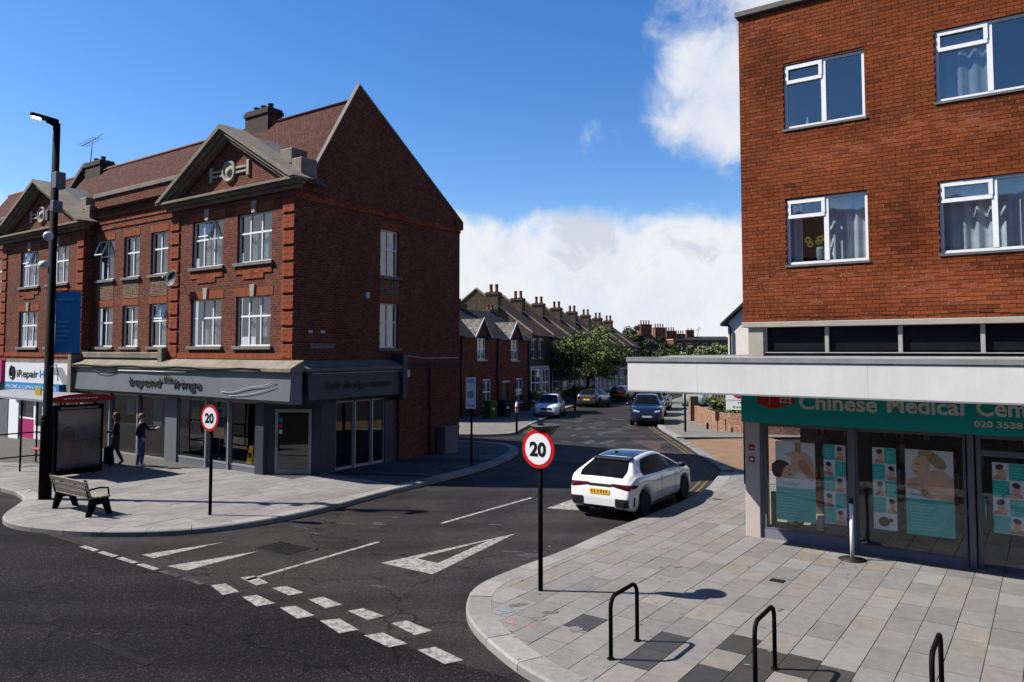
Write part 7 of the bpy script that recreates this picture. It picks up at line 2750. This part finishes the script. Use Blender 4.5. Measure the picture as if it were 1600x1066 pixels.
def person(label, loc, face, J, top, legs, shoes, hair, long_hair, sc_=1.0):
    """J: joint name -> position (x forward, y left, z up). One skinned body, coloured by the bone each face lies on."""
    t = thing('person', label, 'person', (loc[0], loc[1], PZ), face)
    t.scale = (sc_,) * 3
    V, E, Rr, bone = [], [], [], []
    ids = {}

    def v(n, p, r):
        ids[n] = len(V)
        V.append(p)
        Rr.append(r)

    for n, (p, r) in J.items():
        v(n, p, r)
    chains = [('pelvis', 'waist', 1), ('waist', 'chest', 1), ('chest', 'neck0', 1), ('neck0', 'neck1', 0), ('neck1', 'head', 0), ('head', 'crown', 0)]
    for s in 'LR':
        chains += [('chest', 'sh' + s, 1), ('sh' + s, 'el' + s, 1), ('el' + s, 'wr' + s, 1), ('wr' + s, 'ha' + s, 0), ('pelvis', 'hip' + s, 2), ('hip' + s, 'kn' + s, 2), ('kn' + s, 'an' + s, 2), ('an' + s, 'toe' + s, 3)]
    for a, b, c in chains:
        E.append((ids[a], ids[b]))
        bone.append((Vector(V[ids[a]]), Vector(V[ids[b]]), c))
    for s in 'LR':
        w_, h_ = Vector(V[ids['wr' + s]]), Vector(V[ids['ha' + s]])
        d = (h_ - w_).normalized()
        side = d.cross(Vector((0, 0, 1)))
        if side.length < .3:
            side = d.cross(Vector((1, 0, 0)))
        side.normalize()
        fr = d.cross(side)
        for k, (o, ln) in enumerate(((-.030, .062), (-.010, .072), (.010, .068), (.028, .052))):
            p0 = h_ + fr * o
            i = len(V)
            V.append(tuple(p0 + d * ln * .55 + side * .006))
            Rr.append(.0095)
            V.append(tuple(p0 + d * ln + side * .022))
            Rr.append(.008)
            E.append((ids['ha' + s], i))
            E.append((i, i + 1))
            bone.append((h_, Vector(V[i + 1]), 0))
        i = len(V)
        V.append(tuple(w_.lerp(h_, .55) + fr * -.05 + d * .03))
        Rr.append(.011)
        E.append((ids['ha' + s], i))
        bone.append((h_, Vector(V[i]), 0))
    me = bpy.data.meshes.new('body')
    me.from_pydata(V, E, [])
    ob = bpy.data.objects.new('body', me)
    COL.objects.link(ob)
    md = ob.modifiers.new('skin', 'SKIN')
    for k, sv in enumerate(me.skin_vertices[0].data):
        r = Rr[k]
        sv.radius = r if isinstance(r, tuple) else (r, r)
        sv.use_root = (k == ids['pelvis'])
    md.use_smooth_shade = True
    sb = ob.modifiers.new('sub', 'SUBSURF')
    sb.levels = sb.render_levels = 2
    dg = bpy.context.evaluated_depsgraph_get()
    m2 = bpy.data.meshes.new_from_object(ob.evaluated_get(dg))
    bpy.data.objects.remove(ob)
    for m_ in ('skin', top, legs, shoes):
        m2.materials.append(MATS[m_])
    for p in m2.polygons:
        c = p.center
        best = (9, 0)
        for a, b, k in bone:
            ab = b - a
            u = max(0, min(1, (c - a).dot(ab) / max(1e-9, ab.length_squared)))
            dd = (c - a - ab * u).length
            if dd < best[0]:
                best = (dd, k)
        p.material_index = best[1]
        p.use_smooth = True
    link('body', m2, t)
    hd = Vector(J['head'][0])
    h = MB()
    prof = [(0, .125), (.055, .118), (.092, .075), (.104, .02), (.10, -.03), (.085, -.06)]
    h.lathe(prof, (hd.x - .018, hd.y, hd.z + .035), 16)
    if long_hair:
        h.lathe([(.095, 0), (.10, -.08), (.085, -.17), (.04, -.22)], (hd.x - .04, hd.y, hd.z + .0), 14)
    h.build('hair', hair, t)
    f_ = MB()
    f_.lathe([(.0, .022), (.010, .012), (.013, -.008), (0, -.014)], (hd.x + .098, hd.y, hd.z - .005), 8)
    f_.build('nose', 'skin', t)
    for s in (-1, 1):
        MB().lathe([(0, .009), (.008, .005), (.010, 0), (.008, -.005), (0, -.009)], (hd.x + .084, hd.y + s * .032, hd.z + .018), 8).build('eye', 'cloth_black', t)
        MB().lathe([(0, .03), (.012, .018), (.014, -.01), (0, -.028)], (hd.x - .005, hd.y + s * .092, hd.z), 8).build('ear', 'skin', t)
    MB().box(hd.x + .082, hd.x + .09, hd.y - .022, hd.y + .022, hd.z - .052, hd.z - .044).build('mouth', 'hair_auburn', t)
    return t


BASE = dict(pelvis=((0, 0, .93), (.15, .12)), waist=((0.01, 0, 1.08), (.14, .11)), chest=((0.01, 0, 1.28), (.165, .12)), neck0=((0, 0, 1.43), .07), neck1=((.015, 0, 1.49), .052), head=((.03, 0, 1.60), (.085, .10)), crown=((.02, 0, 1.68), .062))
A = dict(BASE)
A.update(shL=((0, .17, 1.39), .062), elL=((.06, .24, 1.13), .05), wrL=((.24, .12, 1.12), .036), haL=((.30, .08, 1.15), .034), shR=((0, -.17, 1.39), .062), elR=((-.03, -.24, 1.12), .05), wrR=((.04, -.26, .88), .036), haR=((.06, -.26, .81), .034),
         hipL=((0, .09, .88), .105), knL=((.13, .09, .49), .068), anL=((.06, .09, .09), .048), toeL=((.20, .10, .035), .04), hipR=((0, -.09, .88), .105), knR=((-.02, -.09, .48), .068), anR=((-.20, -.09, .12), .048), toeR=((-.07, -.10, .035), .04))
p1 = person('auburn-haired person in black walking past the shop beside the shelter', (-13.0, 25.0), rad(200), A, 'cloth_black', 'cloth_charcoal', 'cloth_black', 'hair_auburn', True, .99)
t = thing('black_suitcase', 'black wheeled suitcase trailing beside the auburn-haired person', 'suitcase', (-13.22, 24.95, PZ), rad(200))
MB().box(-.12, .12, -.19, .19, .07, .62).build('case', 'cloth_black', t, bevel=.03)
MB().tube([(-.1, -.1, .62), (-.1, -.1, .95), (-.1, .1, .95), (-.1, .1, .62)], .01, 6).build('handle', 'alu', t)
for y in (-.15, .15):
    MB().lathe([(.04, -.015), (.04, .015)], (-.1, y, .04), 10, axis='y').build('wheel', 'tyre', t)
B = dict(BASE)
B.update(shL=((0, .17, 1.39), .065), elL=((.18, .22, 1.20), .052), wrL=((.42, .16, 1.23), .038), haL=((.50, .14, 1.26), .034), shR=((0, -.17, 1.39), .065), elR=((-.06, -.23, 1.12), .052), wrR=((.10, -.22, .95), .038), haR=((.16, -.20, .91), .034),
         hipL=((0, .09, .88), .108), knL=((.04, .09, .48), .07), anL=((.0, .09, .09), .05), toeL=((.15, .10, .04), .045), hipR=((0, -.09, .88), .108), knR=((.01, -.10, .48), .07), anR=((-.06, -.10, .09), .05), toeR=((.09, -.11, .04), .045))
p2 = person('person in navy jacket, jeans and white shoes reaching towards the shop window', (-12.0, 24.6), rad(5), B, 'cloth_navy', 'denim', 'shoe_white', 'hair_grey', False, .99)
